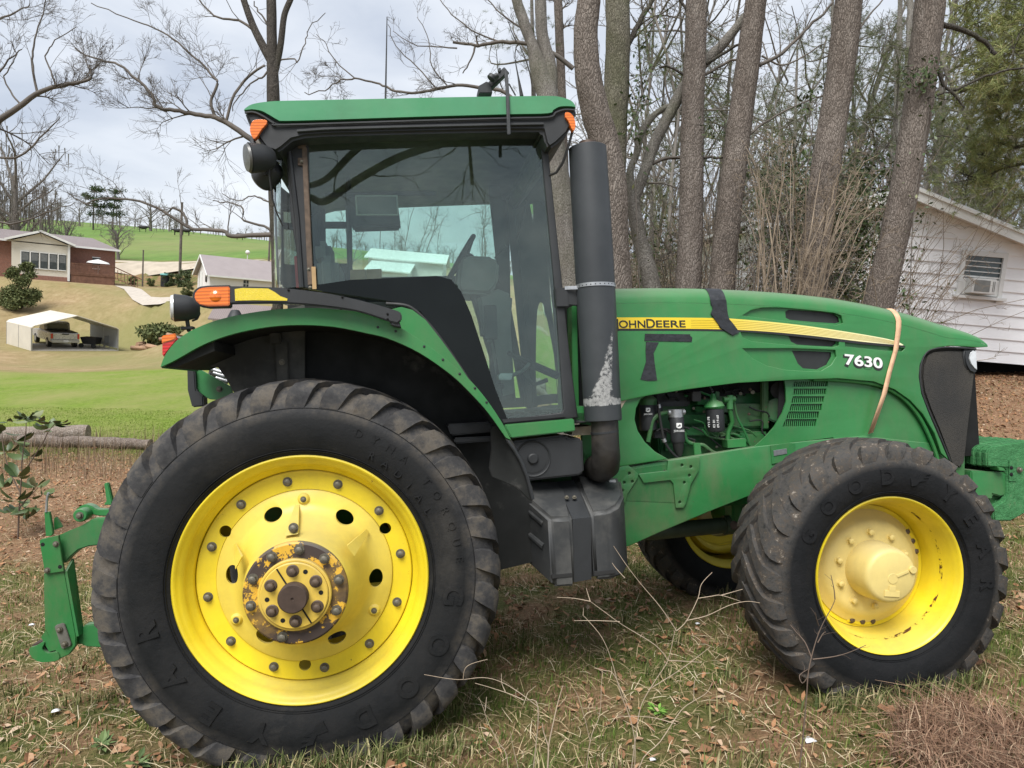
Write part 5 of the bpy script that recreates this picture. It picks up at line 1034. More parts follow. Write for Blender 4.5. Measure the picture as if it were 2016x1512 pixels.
# fallen leaves
N_ = 30000; XY = in_view(N_, 2.0, 16, .8); zl = zones(XY[:, 0], XY[:, 1]); dens = .16+.8*sst(.50, .64, vnoise(XY[:, 0], XY[:, 1], 1.0, 21))+zl[3]
keep = (rng.random(N_) < np.clip(dens, 0, 1))*(zl[0] < .5) > 0; P = place(XY[keep]); n_l = len(P)
s = rng.uniform(.014, .035, n_l)*(1+.4*(rng.random(n_l) > .9)); a = rng.uniform(0, 2*PI, n_l); tilt = rng.normal(0, .35, (n_l, 2)); asp = rng.uniform(.35, .65, n_l); fold = rng.uniform(.1, .6, n_l)
shape = np.array([(-1, 0), (-.35, -.8), (-.3, 0), (-.35, .8), (.35, -.65), (.3, 0), (.35, .65), (1, 0)])
L2 = shape[None]*np.stack([s, s*asp], -1)[:, None, :]; ca_, sa_ = np.cos(a)[:, None], np.sin(a)[:, None]
lx = L2[..., 0]*ca_-L2[..., 1]*sa_; ly = L2[..., 0]*sa_+L2[..., 1]*ca_; lz = np.abs(L2[..., 1])*fold[:, None]+lx*tilt[:, :1]+ly*tilt[:, 1:]+rng.uniform(.006, .022, n_l)[:, None]+rng.normal(0, .1, (n_l, 8))*s[:, None]
V = P[:, None, :]+np.stack([lx, ly, lz], -1)
q = np.array([(0, 1, 2, 2), (0, 2, 3, 3), (1, 4, 5, 2), (2, 5, 6, 3), (4, 7, 5, 5), (5, 7, 6, 6)]); tri = np.array([(0, 1, 2), (0, 2, 3), (1, 4, 5), (1, 5, 2), (2, 5, 6), (2, 6, 3), (4, 7, 5), (5, 7, 6)])
leafmat = mat_island('fallen_leaf_browns', [(0, (.13, .065, .035)), (.3, (.24, .125, .066)), (.6, (.36, .185, .09)), (.88, (.38, .235, .14)), (1, (.47, .36, .26))])
o = fast('fallen_leaves', V.reshape(-1, 3), (tri[None]+np.arange(n_l)[:, None, None]*8).reshape(-1, 3), leafmat); o['kind'] = 'stuff'; o['label'] = 'scattered brown fallen leaves lying over the grass'; o['category'] = 'leaves'
# straw and pine needles
N_ = 46000; XY = in_view(N_, 1.9, 13, .6); zl = zones(XY[:, 0], XY[:, 1]); keep = zl[0] < .6; P = place(XY[keep]); n_l = len(P)
Ls = rng.uniform(.03, .13, n_l); a = rng.uniform(0, 2*PI, n_l); el = np.abs(rng.normal(0, .22, n_l)); w = rng.uniform(.0009, .0020, n_l); bend = rng.normal(0, .25, n_l)
d = np.stack([np.cos(a)*np.cos(el), np.sin(a)*np.cos(el), np.sin(el)], -1); sd_ = np.stack([-np.sin(a), np.cos(a), np.zeros(n_l)], -1)
b = P+np.array([0, 0, .008]); mid_ = b+d*(Ls*.5)[:, None]+sd_*(bend*Ls*.3)[:, None]+np.array([0, 0, .006]); e_ = b+d*Ls[:, None]
V = np.stack([b-sd_*w[:, None], b+sd_*w[:, None], mid_-sd_*w[:, None]+[0, 0, .001], mid_+sd_*w[:, None], e_-sd_*w[:, None]*.5, e_+sd_*w[:, None]*.5], 1)
qq = np.array([(0, 1, 3, 2), (2, 3, 5, 4)])
o = fast('dead_grass', V.reshape(-1, 3), (qq[None]+np.arange(n_l)[:, None, None]*6).reshape(-1, 4), mat_island('straw', [(0, (.20, .14, .075)), (.4, (.36, .27, .155)), (.8, (.50, .39, .24)), (1, (.62, .54, .38))])); o['kind'] = 'stuff'; o['label'] = 'dry straw coloured dead grass matted over the ground'; o['category'] = 'dead grass'
# green blades in patches
def blades(name, XY, h0, h1, mat, lab, w0=.0022, lean=.35):
    P = place(XY); n_l = len(P); h = rng.uniform(h0, h1, n_l); a = rng.uniform(0, 2*PI, n_l); ln = np.abs(rng.normal(0, lean, n_l)); w = rng.uniform(.6, 1.5, n_l)*w0
    d = np.stack([np.cos(a), np.sin(a), np.zeros(n_l)], -1); s_ = np.stack([-np.sin(a), np.cos(a), np.zeros(n_l)], -1); up = np.array([0, 0, 1.])
    m_ = P+up*(h*.55)[:, None]+d*(h*ln*.35)[:, None]; t_ = P+up*(h*(1-.3*ln))[:, None]+d*(h*ln*1.2)[:, None]
    V = np.stack([P-s_*w[:, None], P+s_*w[:, None], m_-s_*(w*.8)[:, None], m_+s_*(w*.8)[:, None], t_], 1); f = np.array([(0, 1, 3), (0, 3, 2), (2, 3, 4)])
    o = fast(name, V.reshape(-1, 3), (f[None]+np.arange(n_l)[:, None, None]*5).reshape(-1, 3), mat); o['kind'] = 'stuff'; o['label'] = lab; o['category'] = 'grass'; return o
gm = mat_island('grass_blade_green', [(0, (.045, .085, .012)), (.4, (.085, .135, .022)), (.7, (.135, .17, .038)), (.9, (.22, .21, .075)), (1, (.36, .30, .15))])
XY = in_view(330000, 1.9, 14, .75); nn_ = vnoise(XY[:, 0], XY[:, 1], 1.0, 21)*.6+vnoise(XY[:, 0], XY[:, 1], .35, 33)*.4; zl = zones(XY[:, 0], XY[:, 1])
keep = (rng.random(len(XY)) < (1-.85*sst(.47, .66, nn_)))*(rng.random(len(XY)) > zl[3]*.93) > 0
blades('grass', XY[keep], .014, .05, gm, 'short dull green grass growing through the leaf litter')
# longer tufts at the tyre feet and along the bottom edge
tuf = []
def tuft(p, n, r): tuf.append(np.array(p)[None, :2]+rng.normal(0, r, (n, 2)))
for gx, gy in [(x, -.05+random.uniform(-.06, .03)) for x in np.arange(-.35, .75, .05)]+[(XF+x, YF-.03+random.uniform(-.06, .03)) for x in np.arange(-.45, .5, .05)]: w_ = t2w((gx, gy, 0)); tuft(w_, 30, .035)
for k in range(120):
    p = in_view(1, 2.1, 6.5, .6)[0]; tuft(p, 40, .05)
for k in range(26): p = W(random.uniform(900, 1300), 1480, 1)*1; q = in_view(1, 2.15, 2.5, .5, 850, 1350)[0]; tuft(q, 70, .05)
blades('grass_tufts', np.concatenate(tuf), .05, .13, mat_island('tuft_green', [(0, (.06, .08, .025)), (.5, (.11, .135, .04)), (.75, (.2, .19, .08)), (1, (.46, .38, .22))]), 'longer grass tufts around the tyres and in the foreground', .0028, .5)
# lawn blades beyond for a broken surface
XY = in_view(60000, 11, 20, .9, -40, 1000); zl = zones(XY[:, 0], XY[:, 1]); keep = zl[0] > rng.random(len(XY))*.8
blades('lawn_grass', XY[keep], .012, .035, mat_island('lawn_blade_green', [(0, (.11, .17, .02)), (.6, (.18, .27, .035)), (1, (.30, .34, .10))]), 'bright green lawn grass behind the fallen logs', .005, .4)
XY = in_view(7500, 2.2, 3.4, .5, 1780, 2240); k_ = XY[:, 0]-.02*XY[:, 1]; hp_ = gpt(2100, 2.7); dd_ = np.hypot((XY[:, 0]-hp_[0])/.42, (XY[:, 1]-hp_[1])/.50)+.5*(vnoise(XY[:, 0], XY[:, 1], .12, 4)-.5); XY = XY[dd_ < 1.0]
blades('dead_weed_heap', XY, .03, .16, mat_island('heap_brown', [(0, (.09, .05, .032)), (.5, (.20, .115, .072)), (.85, (.32, .20, .13)), (1, (.46, .35, .24))]), 'tangled brown dead weeds heaped in the lower right corner', .0022, 1.3)
# tall dry weeds behind the hitch
XY = in_view(1500, 11.0, 14.8, .5, -30, 330)
blades('dry_weeds', XY, .15, .5, mat_island('dry_weed_brown', [(0, (.13, .09, .06)), (.6, (.22, .15, .10)), (1, (.35, .27, .18))]), 'brown dry weeds standing along the lawn edge by the logs', .003, .25)
# ================================================================ TREES
class Br:
    """collects tapered tubes, all built in one go"""
    def __init__(s): s.L = []
    def add(s, P, r0, r1, n=5):
        P = np.asarray(P, float); s.L.append((P, np.linspace(r0, r1, len(P)), n))
    def addr(s, P, R, n=5): s.L.append((np.asarray(P, float), np.asarray(R, float), n))
    def arrays(s):
        Vs, Qs, off = [], [], 0; groups = {}
        for P, R, n in s.L: groups.setdefault((len(P), n), []).append((P, R))
        for (k, n), it in groups.items():
            P = np.stack([a for a, b in it]); R = np.stack([b for a, b in it]); T_ = np.gradient(P, axis=1); T_ /= np.linalg.norm(T_, axis=2, keepdims=True)+1e-12
            mean = P[:, -1]-P[:, 0]; mean /= np.linalg.norm(mean, axis=1, keepdims=True)+1e-12
            ref = np.where(np.abs(mean[:, 2:3]) < .8, np.array([[0, 0, 1.]]), np.array([[1., 0, 0]]))[:, None, :]
            N1 = np.cross(T_, ref); N1 /= np.linalg.norm(N1, axis=2, keepdims=True)+1e-12; N2 = np.cross(T_, N1)
            t = np.arange(n)*2*PI/n; V = P[:, :, None, :]+R[:, :, None, None]*(np.cos(t)[None, None, :, None]*N1[:, :, None, :]+np.sin(t)[None, None, :, None]*N2[:, :, None, :])
            m = len(it); I = np.arange(m*k*n).reshape(m, k, n)+off; J = np.roll(I, -1, 2)
            Qs.append(np.stack([I[:, :-1], J[:, :-1], J[:, 1:], I[:, 1:]], -1).reshape(-1, 4)); Vs.append(V.reshape(-1, 3)); off += m*k*n
        return np.concatenate(Vs), np.concatenate(Qs)
    def build(s, name, mat, parent=None):
        V, Q = s.arrays(); return fast(name, V, Q, mat, parent)
def wander(p, d, L, k, wig, droop=0., rs=None):
    rs = rs or rng; P = [np.array(p, float)]; d = np.array(d, float); d /= np.linalg.norm(d)
    for i in range(k-1):
        d = d+rs.normal(0, wig, 3)+np.array([0, 0, -droop]); d /= np.linalg.norm(d); P.append(P[-1]+d*L/(k-1))
    return np.array(P)
def perp(d, ang):
    d = d/np.linalg.norm(d); a = np.cross(d, rng.normal(0, 1, 3)); a /= np.linalg.norm(a)+1e-9; return d*math.cos(ang)+a*math.sin(ang)
def twigs(br, P, r, depth, nchild, scale, wig=.22, droop=0., ang=(.5, 1.1), tmin=.15, rmin=.0015, shrink=.62, k=6, up=0.):
    """sprout children along polyline P"""
    if depth == 0: return
    n = max(1, int(nchild+rng.random()))
    for i in range(n):
        t = tmin+(1-tmin)*rng.random()**.8; f = t*(len(P)-1); j = min(int(f), len(P)-2); p = P[j]+(P[j+1]-P[j])*(f-j); d = P[j+1]-P[j]
        L = scale*(1.15-.6*t)*rng.uniform(.6, 1.3); rr0 = max(rmin, r*(1-.75*t)*.6)
        dd = perp(d, rng.uniform(*ang))+np.array([0, 0, up]); Q = wander(p, dd, L, k, wig, droop); br.add(Q, rr0, rmin*.6, 4 if rr0 < .01 else 5)
        twigs(br, Q, rr0, depth-1, nchild*.85, L*shrink, wig, droop, ang, .15, rmin, shrink, max(4, k-1), up)
def pxpath(pts, D, dd=0.):
    n = len(pts); return np.array([W(p[0], p[1], D+dd*i/(n-1)) for i, p in enumerate(pts)])
def smooth(P, n=5): return np.array(cr(list(P), n))
def mat_bark(name, c0, c1, c2, vs=1., white=0., green=0.):
    n = NT(name); v = n.n('TexVoronoi', feature='DISTANCE_TO_EDGE'); mp = n.n('Mapping'); mp.inputs['Scale'].default_value = (9*vs, 9*vs, 2.7*vs); n.l(n.tc.outputs['Object'], mp.inputs[0])
    nz = n.noise(6, 5, .6); sc_ = n.n('VectorMath', operation='SCALE'); sc_.inputs['Scale'].default_value = .8; n.l(nz, sc_.inputs[0]); ad = n.n('VectorMath', operation='ADD'); n.l(mp.outputs[0], ad.inputs[0]); n.l(sc_.outputs[0], ad.inputs[1]); n.l(ad.outputs[0], v.inputs[0])
    fine = n.noise(11, 8, .7, (1, 1, .22)); c = n.ramp(fine, [(.25, c0), (.5, c1), (.8, c2)]); c = n.mix(c, tuple(x*1.2 for x in c2), n.ramp(n.noise(.9, 6), [(.45, 0.), (.8, .7)]))
    c = n.mix(c, tuple(x*.6 for x in c0), n.ramp(v.outputs[0], [(.0, .9), (.16, 0.)]))
    if green: c = n.mix(c, (.10, .11, .05), n.ramp(n.noise(1.2, 5), [(.45, 0.), (.75, green)]))
    if white: c = n.mix(c, (.45, .46, .43), n.ramp(n.noise(34, 7, .85), [(.60, 0.), (.66, white)]))
    n.setb(Base_Color=c, Roughness=.9, Specular_IOR_Level=.2)
    mm = n.n('Math', operation='MULTIPLY_ADD'); mm.inputs[1].default_value = .35; n.l(fine, mm.inputs[0]); n.l(n.ramp(v.outputs[0], [(.0, 0.), (.25, 1.)]), mm.inputs[2]); n.bump(mm.outputs[0], .55, .03); return n.m
B_pine = mat_bark('pine_bark', (.105, .085, .070), (.18, .150, .128), (.27, .235, .205))
B_pine_w = mat_bark('lichen_spotted_pine_bark', (.12, .098, .083), (.20, .168, .145), (.29, .255, .225), white=.8)
B_grey = mat_bark('grey_hardwood_bark', (.14, .128, .112), (.24, .22, .195), (.35, .33, .30), 1.4, green=.5)
B_dark = mat_bark('dark_pecan_bark', (.045, .040, .034), (.085, .075, .064), (.14, .125, .11), 1.2, green=.3)
B_twig = simple('bare_twig_bark', (.125, .108, .092), .9, 0, .35, 3)
B_tan = simple('tan_brush_stems', (.25, .195, .14), .9, 0, .35, 4)
B_fargrey = simple('distant_grey_twigs', (.165, .148, .130), .95, 0, .2, .5)
def trunk_noise(o, amp=.012):
    me = o.data; n = len(me.vertices); V = np.empty(n*3, np.float32); me.vertices.foreach_get('co', V); V = V.reshape(-1, 3); Nn = np.empty(n*3, np.float32); me.vertices.foreach_get('normal', Nn); Nn = Nn.reshape(-1, 3)
    h = vnoise(V[:, 0]*3+V[:, 1]*2, V[:, 2], .35, 4)-.5+.6*(vnoise(V[:, 0]*9+V[:, 1]*9, V[:, 2], .16, 8)-.5); me.vertices.foreach_set('co', (V+Nn*(h*amp*2)[:, None]).ravel()); me.update()
def tree(name, label, cat, trunks, D, mat, dd=0., group=None, seg=9, sides=20, twmat=None, limbs=(), twig=None, extra=None):
    """trunks: list of [(px,py,halfwidth_px)...]; base is taken to the ground"""
    br = Br(); base = None; limbP = []
    for ti, tr in enumerate(trunks):
        tr = list(tr)
        P = pxpath([(a, b) for a, b, c in tr], D, dd); R = np.array([c*.88/F_PX*D for a, b, c in tr])
        if ti == 0:
            b = P[0].copy(); zg = gz(b[0], b[1])
            if b[2] > zg-.1: P = np.vstack([[b[0], b[1], zg-.25], [b[0], b[1], zg+.05], P]); R = np.concatenate([[R[0]*1.45, R[0]*1.25], R])
            base = P[0]
        if tr[-1][1] < 0:
            u_ = P[-1]-P[-2]; u_ /= np.linalg.norm(u_); u_ = u_*.6+np.array([0, 0, .4]); e1 = P[-1]+u_*3; e2 = e1+np.array([u_[0]*1.2, u_[1]*1.2, 3.2]); P = np.vstack([P, e1, e2]); R = np.concatenate([R, [R[-1]*.7, R[-1]*.18]])
        pr = np.array(cr([np.append(p, r) for p, r in zip(P, R)], seg)); br.addr(pr[:, :3], pr[:, 3], sides); limbP.append((pr[:, :3], pr[:, 3]))
    root = empty(name, tuple(base)); Mi = np.array(base)
    V, Q = br.arrays(); o = fast('trunk', V-Mi, Q, mat, root); trunk_noise(o, .010 if R.max() > .08 else .003)
    lb = Br()
    for lm in limbs:
        pts, w0, w1 = lm[0], lm[1], lm[2]; d0 = lm[3] if len(lm) > 3 else D; dl = lm[4] if len(lm) > 4 else 0.
        P = smooth(pxpath(pts, d0, dl), 4); P = P+rng.normal(0, .012*d0/10, P.shape)*np.linspace(0, 1, len(P))[:, None]; w0, w1 = w0*.72, w1*.72; lb.add(P, w0/F_PX*d0, w1/F_PX*d0, 7); limbP.append((P, np.linspace(w0, w1, len(P))/F_PX*d0))
    if twig:
        for i, (P, Rr_) in enumerate(limbP):
            if i < len(trunks) and not twig.get('trunk', False): continue
            sc = twig.get('scale', .5); L = np.linalg.norm(np.diff(P, axis=0), axis=1).sum()
            twigs(lb, P, float(np.mean(Rr_)), twig.get('depth', 3), twig.get('n', 5)*max(.5, L/1.5), sc, twig.get('wig', .22), twig.get('droop', 0.), twig.get('ang', (.4, 1.1)), .08, twig.get('rmin', .0022), twig.get('shrink', .6), 6, twig.get('up', .15))
    if lb.L: V, Q = lb.arrays(); fast('limbs', V-Mi, Q, twmat or mat, root)
    if extra: extra(root, Mi)
    tag(root, label, cat, group); return root
def leafcloud(name, centers, radii, n, size, mat, parent=None, off=(0, 0, 0), droop=.4, asp=.45, flat=False):
    c = np.asarray(centers, float); k = len(c); i = rng.integers(0, k, n); d = rng.normal(0, 1, (n, 3)); d /= np.linalg.norm(d, axis=1)[:, None]; r = rng.random(n)**.45
    P = c[i]+d*r[:, None]*np.asarray(radii, float)[i][:, None]*(np.array([1, 1, .7]) if not flat else np.array([1, 1, .3])); return leaves_at(name, P, size, mat, parent, off, droop, asp)
def leaves_at(name, P, size, mat, parent=None, off=(0, 0, 0), droop=.4, asp=.45):
    n = len(P); u = rng.normal(0, 1, (n, 3)); u[:, 2] -= droop; u /= np.linalg.norm(u, axis=1)[:, None]; w = np.cross(u, rng.normal(0, 1, (n, 3))); w /= np.linalg.norm(w, axis=1)[:, None]+1e-9
    s = rng.uniform(.6, 1.3, n)[:, None]*size; V = np.stack([P, P+u*s*.5+w*s*asp*.5, P+u*s, P+u*s*.5-w*s*asp*.5], 1)-np.array(off)
    return fast(name, V.reshape(-1, 3), np.arange(4*n).reshape(-1, 4), mat, parent, smooth=False)
L_ev = mat_island('evergreen_leaf', [(0, (.03, .05, .018)), (.5, (.06, .09, .034)), (.85, (.10, .13, .055)), (1, (.19, .19, .09))], .45)
L_needle = mat_island('pine_needles', [(0, (.13, .16, .05)), (.5, (.25, .285, .10)), (.85, (.34, .36, .15)), (1, (.42, .33, .18))], .7)
L_soft = mat_island('soft_pine_green', [(0, (.06, .075, .03)), (.5, (.105, .125, .055)), (.85, (.15, .165, .08)), (1, (.20, .17, .10))], .8)
def needles(name, C, size, per, mat, parent=None, off=(0, 0, 0)):
    """tufts of long needles"""
    C = np.asarray(C, float); m = len(C); ax = rng.normal(0, 1, (m, 3)); ax[:, 2] += .3; ax /= np.linalg.norm(ax, axis=1)[:, None]
    d = ax[:, None, :]*.75+rng.normal(0, .55, (m, per, 3)); d[..., 2] -= .12; d /= np.linalg.norm(d, axis=2, keepdims=True); L_ = size*rng.uniform(.6, 1.2, (m, per, 1))
    s_ = np.cross(d, rng.normal(0, 1, (m, per, 3))); s_ /= np.linalg.norm(s_, axis=2, keepdims=True); w = size*.016
    b = C[:, None, :]+ax[:, None, :]*rng.uniform(-.3, .3, (m, per, 1))*size; V = np.stack([b-s_*w, b+s_*w, b+d*L_], 2)-np.array(off)
    return fast(name, V.reshape(-1, 3), np.arange(3*m*per).reshape(-1, 3), mat, parent, smooth=False)

# --- left: pecan-like bare tree behind the cab corner
TW = dict(depth=3, n=4.2, scale=.95, wig=.17, rmin=.0022, up=.25, shrink=.58)
tree('bare_tree', 'bare dark tree whose trunk rises behind the rear corner of the tractor cab', 'tree',
     [[(546, 640, 12), (546, 560, 12), (545, 470, 13), (541, 380, 14), (540, 300, 14), (538, 195, 14), (536, 120, 11.5), (535, 60, 11), (534, 0, 10.5), (532, -90, 9)],
      [(536, 125, 9), (520, 95, 9), (500, 55, 8), (480, 0, 7), (465, -60, 6)], [(540, 150, 7), (552, 90, 7), (560, 30, 6.5), (575, -10, 6), (590, -70, 5)]], 13, B_dark, twmat=B_twig,
     limbs=[([(543, 462), (500, 463), (455, 465), (440, 455), (400, 452), (372, 448), (365, 428), (352, 412), (338, 412), (318, 432)], 7, 2), ([(372, 448), (340, 428), (300, 405), (250, 392), (205, 390), (160, 398), (135, 380)], 4.5, 1.2),
            ([(543, 320), (520, 292), (485, 268), (455, 247), (425, 232), (385, 225), (345, 218), (308, 208), (300, 185), (268, 155), (235, 128), (195, 118), (150, 98)], 9, 2), ([(424, 231), (415, 200), (428, 165), (418, 150), (392, 120), (350, 85), (305, 55), (250, 35), (180, 5)], 4.5, 1.2),
            ([(445, 240), (462, 185), (498, 142), (525, 130)], 4, 3), ([(536, 125), (520, 150), (500, 160), (470, 190), (455, 215)], 3, 1.2), ([(500, 60), (470, 40), (430, 35), (400, 10), (380, -30)], 4, 1.5), ([(535, 60), (515, 30), (500, 5)], 3, 1.5),
            ([(545, 118), (580, 116), (585, 122), (600, 85), (610, 55), (640, 25)], 2.2, 1), ([(543, 462), (520, 445), (480, 435), (478, 410), (455, 400), (420, 395)], 4, 1.2), ([(541, 400), (520, 395), (495, 385), (470, 395), (440, 385)], 2.5, 1)], twig=TW)
tree('bare_tree', 'bare tree mostly outside the frame whose long limb reaches in at the upper left', 'tree',
     [[(-330, 700, 16), (-330, 500, 15), (-320, 300, 14), (-310, 100, 12), (-300, -80, 10)]], 11, B_dark, twmat=B_twig,
     limbs=[([(-320, 420), (-200, 370), (-100, 300), (-30, 255), (20, 222), (72, 186), (112, 170), (160, 162), (180, 148), (176, 128)], 12, 2.2), ([(74, 186), (64, 130), (66, 90), (78, 40), (92, -5)], 3.5, 1.2), ([(112, 172), (100, 140), (90, 110), (110, 80), (148, 52)], 2.6, 1), ([(40, 205), (20, 180), (8, 150), (30, 115), (20, 80)], 2.6, 1),
            ([(-250, 250), (-120, 200), (-40, 170), (10, 130), (40, 90)], 6, 1.2), ([(-280, 120), (-150, 80), (-50, 60), (20, 30), (60, 10)], 6, 1.2), ([(-200, 370), (-60, 420), (20, 440), (90, 420), (150, 400)], 4, 1), ([(-60, 300), (30, 310), (90, 260), (120, 230)], 4, 1)], twig=TW)
# a bare tree behind the viewer: its limbs mirror in the door glass
def mirror_pt(px, py, dist):
    v = RT.T @ ray(px, py); v /= np.linalg.norm(v); k = (.432-CAMT[1])/v[1]; h = CAMT+v*k; return t2w(h+np.array([v[0], -v[1], v[2]])*dist)
mp_ = [[mirror_pt(x, y, 9.5) for x, y in q] for q in ([(560, 372), (608, 366), (645, 350), (690, 305), (735, 262), (760, 200)], [(540, 380), (608, 388), (640, 396), (700, 356), (780, 312), (860, 285), (930, 268), (1000, 262), (1060, 230), (1180, 190), (1330, 170)], [(922, 262), (926, 310), (930, 364)], [(700, 560), (760, 600), (800, 700), (810, 800)])]
bt = np.array([mp_[1][-1][0]-.5, mp_[1][-1][1]-1.5, 0]); bt[2] = gz(bt[0], bt[1]); root = empty('bare_tree', tuple(bt)); br = Br()
P = smooth([bt-bt-[0, 0, .2], (mp_[1][-1]-bt)*.6+[.2, 0, 0], mp_[1][-1]-bt, mp_[1][-1]-bt+[.3, .2, 3]], 6); br.add(P, .22, .10, 14); V, Q = br.arrays(); fast('trunk', V, Q, B_dark, root)
lb = Br()
for q, w in zip(mp_[:3], (.07, .09, .035)):
    P = smooth(np.array(q)-bt, 5); lb.add(P, w*.7, w, 8); twigs(lb, P, w*.4, 2, 5, 1.2, .2, 0, (.4, 1.), .1, .006)
V, Q = lb.arrays(); fast('limbs', V, Q, B_dark, root); tag(root, 'bare tree behind the viewer, seen only mirrored in the cab door glass', 'tree')
# --- far left: moss hung tree, pines, small bare trees
def far_tree(px, ytop, ybase_px, D, label, name='bare_tree', moss=False, spread=.5, mat=None, lean=0., group=None, dense=1.):
    b = gpt(px, D); topz = W(px, ytop, D)[2]; H = max(2, topz-b[2]); k = D/90
    root = empty(name, tuple(b)); br = Br(); P = wander((0, 0, -.2), (lean, 0, 1), H*.55, 7, .05); br.add(P, H*.032, H*.014, 7)
    lb = Br(); n1 = int(11*dense); tips = []
    for i in range(n1):
        t = .25+.75*i/n1; p = P[min(6, int(t*6))]; a = i*2.4; d = np.array([math.cos(a)*spread*1.3, math.sin(a)*spread, .55+.5*t]); Q = wander(p, d, H*rng.uniform(.35, .55), 7, .13); lb.add(Q, H*.011, H*.0022, 5); tips.append(Q)
        twigs(lb, Q, H*.006, 3, 5.5*dense, H*.17, .25, .03, (.4, 1.), .15, H*.0011, .6, 5, .1)
    V, Q_ = br.arrays(); fast('trunk', V, Q_, mat or B_fargrey, root); V, Q_ = lb.arrays(); fast('limbs', V, Q_, mat or B_fargrey, root)
    if moss:
        ms = Br()
        for Q in tips:
            for j in range(9):
                p = Q[rng.integers(1, 7)]+rng.normal(0, H*.03, 3); ms.add(wander(p, (0, 0, -1), H*rng.uniform(.08, .22), 4, .06), H*.004, H*.001, 4)
        for j in range(90): a = rng.uniform(0, 2*PI); r = H*rng.uniform(.05, .25); p = np.array([math.cos(a)*r, math.sin(a)*r, H*rng.uniform(.25, .5)]); ms.add(wander(p, (0, 0, -1), H*rng.uniform(.1, .25), 4, .06), H*.004, H*.001, 4)
        V, Q_ = ms.arrays(); fast('hanging_moss', V, Q_, simple('grey_moss', (.13, .12, .10), .95), root)
    tag(root, label, 'tree', group); return root
far_tree(28, 218, 445, 92, 'tall bare tree hung with grey moss behind the brick house', moss=True, spread=.55)
far_tree(88, 400, 450, 100, 'low bushy bare tree between the mossy tree and the far pines', spread=.5, dense=1.2)
far_tree(118, 395, 450, 98, 'round grey bare shrub tree behind the brick house ridge', spread=.55, dense=1.2)
far_tree(225, 405, 460, 96, 'small grey bare tree right of the brick house roof', spread=.5, dense=1.2)
far_tree(285, 372, 446, 190, 'wide bare tree on the pasture hill right of the pines', spread=.7)
far_tree(150, 385, 446, 200, 'bare hilltop tree left of the dark pines', spread=.6)
far_tree(320, 395, 448, 200, 'thin bare hilltop tree above the cattle', spread=.6)
far_tree(-30, 300, 440, 120, 'bare hill tree cut by the left edge of the frame', spread=.6)
def far_pine(px, ytop, D, label):
    b = gpt(px, D); H = W(px, ytop, D)[2]-b[2]; root = empty('pine_tree', tuple(b)); br = Br(); P = wander((0, 0, -.2), (0, 0, 1), H*.97, 7, .03); br.add(P, H*.018, H*.006, 7); C = []
    for i in range(34):
        t = rng.uniform(.42, 1); p = P[min(6, int(t*6))]; a = rng.uniform(0, 2*PI); Q = wander(p, (math.cos(a), math.sin(a), .25), H*rng.uniform(.12, .30)*(1.25-.55*t), 5, .1); br.add(Q, H*.005, H*.002, 4)
        for q in Q[2:]: C += [q+rng.normal(0, H*.03, 3)*[1, 1, .8] for _ in range(24)]
    V, Q_ = br.arrays(); fast('trunk', V, Q_, B_dark, root); leaves_at('crown', np.array(C), H*.035, mat_island('far_pine_green', [(0, (.03, .05, .02)), (1, (.075, .10, .04))]), root, droop=-.1, asp=.5); tag(root, label, 'tree', 'dark pines on the pasture hill'); return root
far_pine(176, 362, 175, 'dark pine with a flat layered top, left of the hilltop pair'); far_pine(212, 366, 178, 'dark pine with a rounded top, right of the hilltop pair')
br = Br()
for i in range(150):
    px = rng.uniform(-60, 1150); D = rng.uniform(205, 260); b = gpt(px, D); hh = rng.uniform(2.5, 6.5) if px > 260 else rng.uniform(4, 10); P = wander(b-[0, 0, .2], (0, 0, 1), hh*.5, 4, .06); br.add(P, hh*.03, hh*.012, 4)
    for j in range(8): Q = wander(P[rng.integers(1, 4)], rng.normal(0, .6, 3)+[0, 0, .9], hh*.5, 5, .15); br.add(Q, hh*.012, hh*.003, 3); twigs(br, Q, hh*.006, 2, 3.5, hh*.2, .3, 0, (.4, 1), .1, hh*.003, .6, 4)
o = br.build('far_woods', B_fargrey); tag(o, 'grey leafless woods along the far ridge beyond the pasture', 'woods', kind='stuff')

# --- right: the near pines and hardwoods behind the tractor
grp = 'pine trunks standing behind the tractor hood'
T1 = dict(depth=3, n=2.6, scale=.55, wig=.24, rmin=.0026, up=.1)
tree('hardwood_tree', 'forked grey hardwood leaning left just behind the cab roof', 'tree', [[(1140, 700, 30), (1125, 560, 28), (1108, 420, 26), (1092, 300, 25), (1078, 190, 24), (1062, 140, 21), (1048, 90, 13), (1030, 40, 12), (1015, -10, 11), (1005, -70, 10)], [(1080, 200, 20), (1082, 130, 15), (1068, 70, 13), (1064, 0, 13), (1062, -70, 12)]], 11.5, B_grey, twmat=B_twig,
     limbs=[([(1128, 135), (1090, 106), (1040, 88), (990, 82), (940, 90), (895, 82)], 7, 3.5), ([(940, 90), (938, 70)], 3, 2), ([(935, 92), (928, 115), (912, 145)], 3, 1.5), ([(1010, 195), (985, 178), (940, 172), (900, 168), (860, 176), (810, 183), (770, 176), (740, 163), (700, 155), (670, 160), (640, 178), (600, 185)], 5.5, 1.2), ([(990, 85), (930, 60), (890, 30), (860, -10)], 2.5, 1), ([(900, 95), (860, 92), (810, 85), (775, 60)], 2.2, .8), ([(1035, 60), (990, 30), (950, -10)], 3, 1.2), ([(860, 176), (820, 130), (780, 90), (765, 50)], 2, .8), ([(700, 155), (660, 120), (640, 85), (620, 70)], 1.8, .7), ([(880, 168), (850, 130), (845, 80), (820, 30)], 2, .8)], twig=dict(depth=3, n=4.5, scale=.6, wig=.24, rmin=.0022, up=.2))
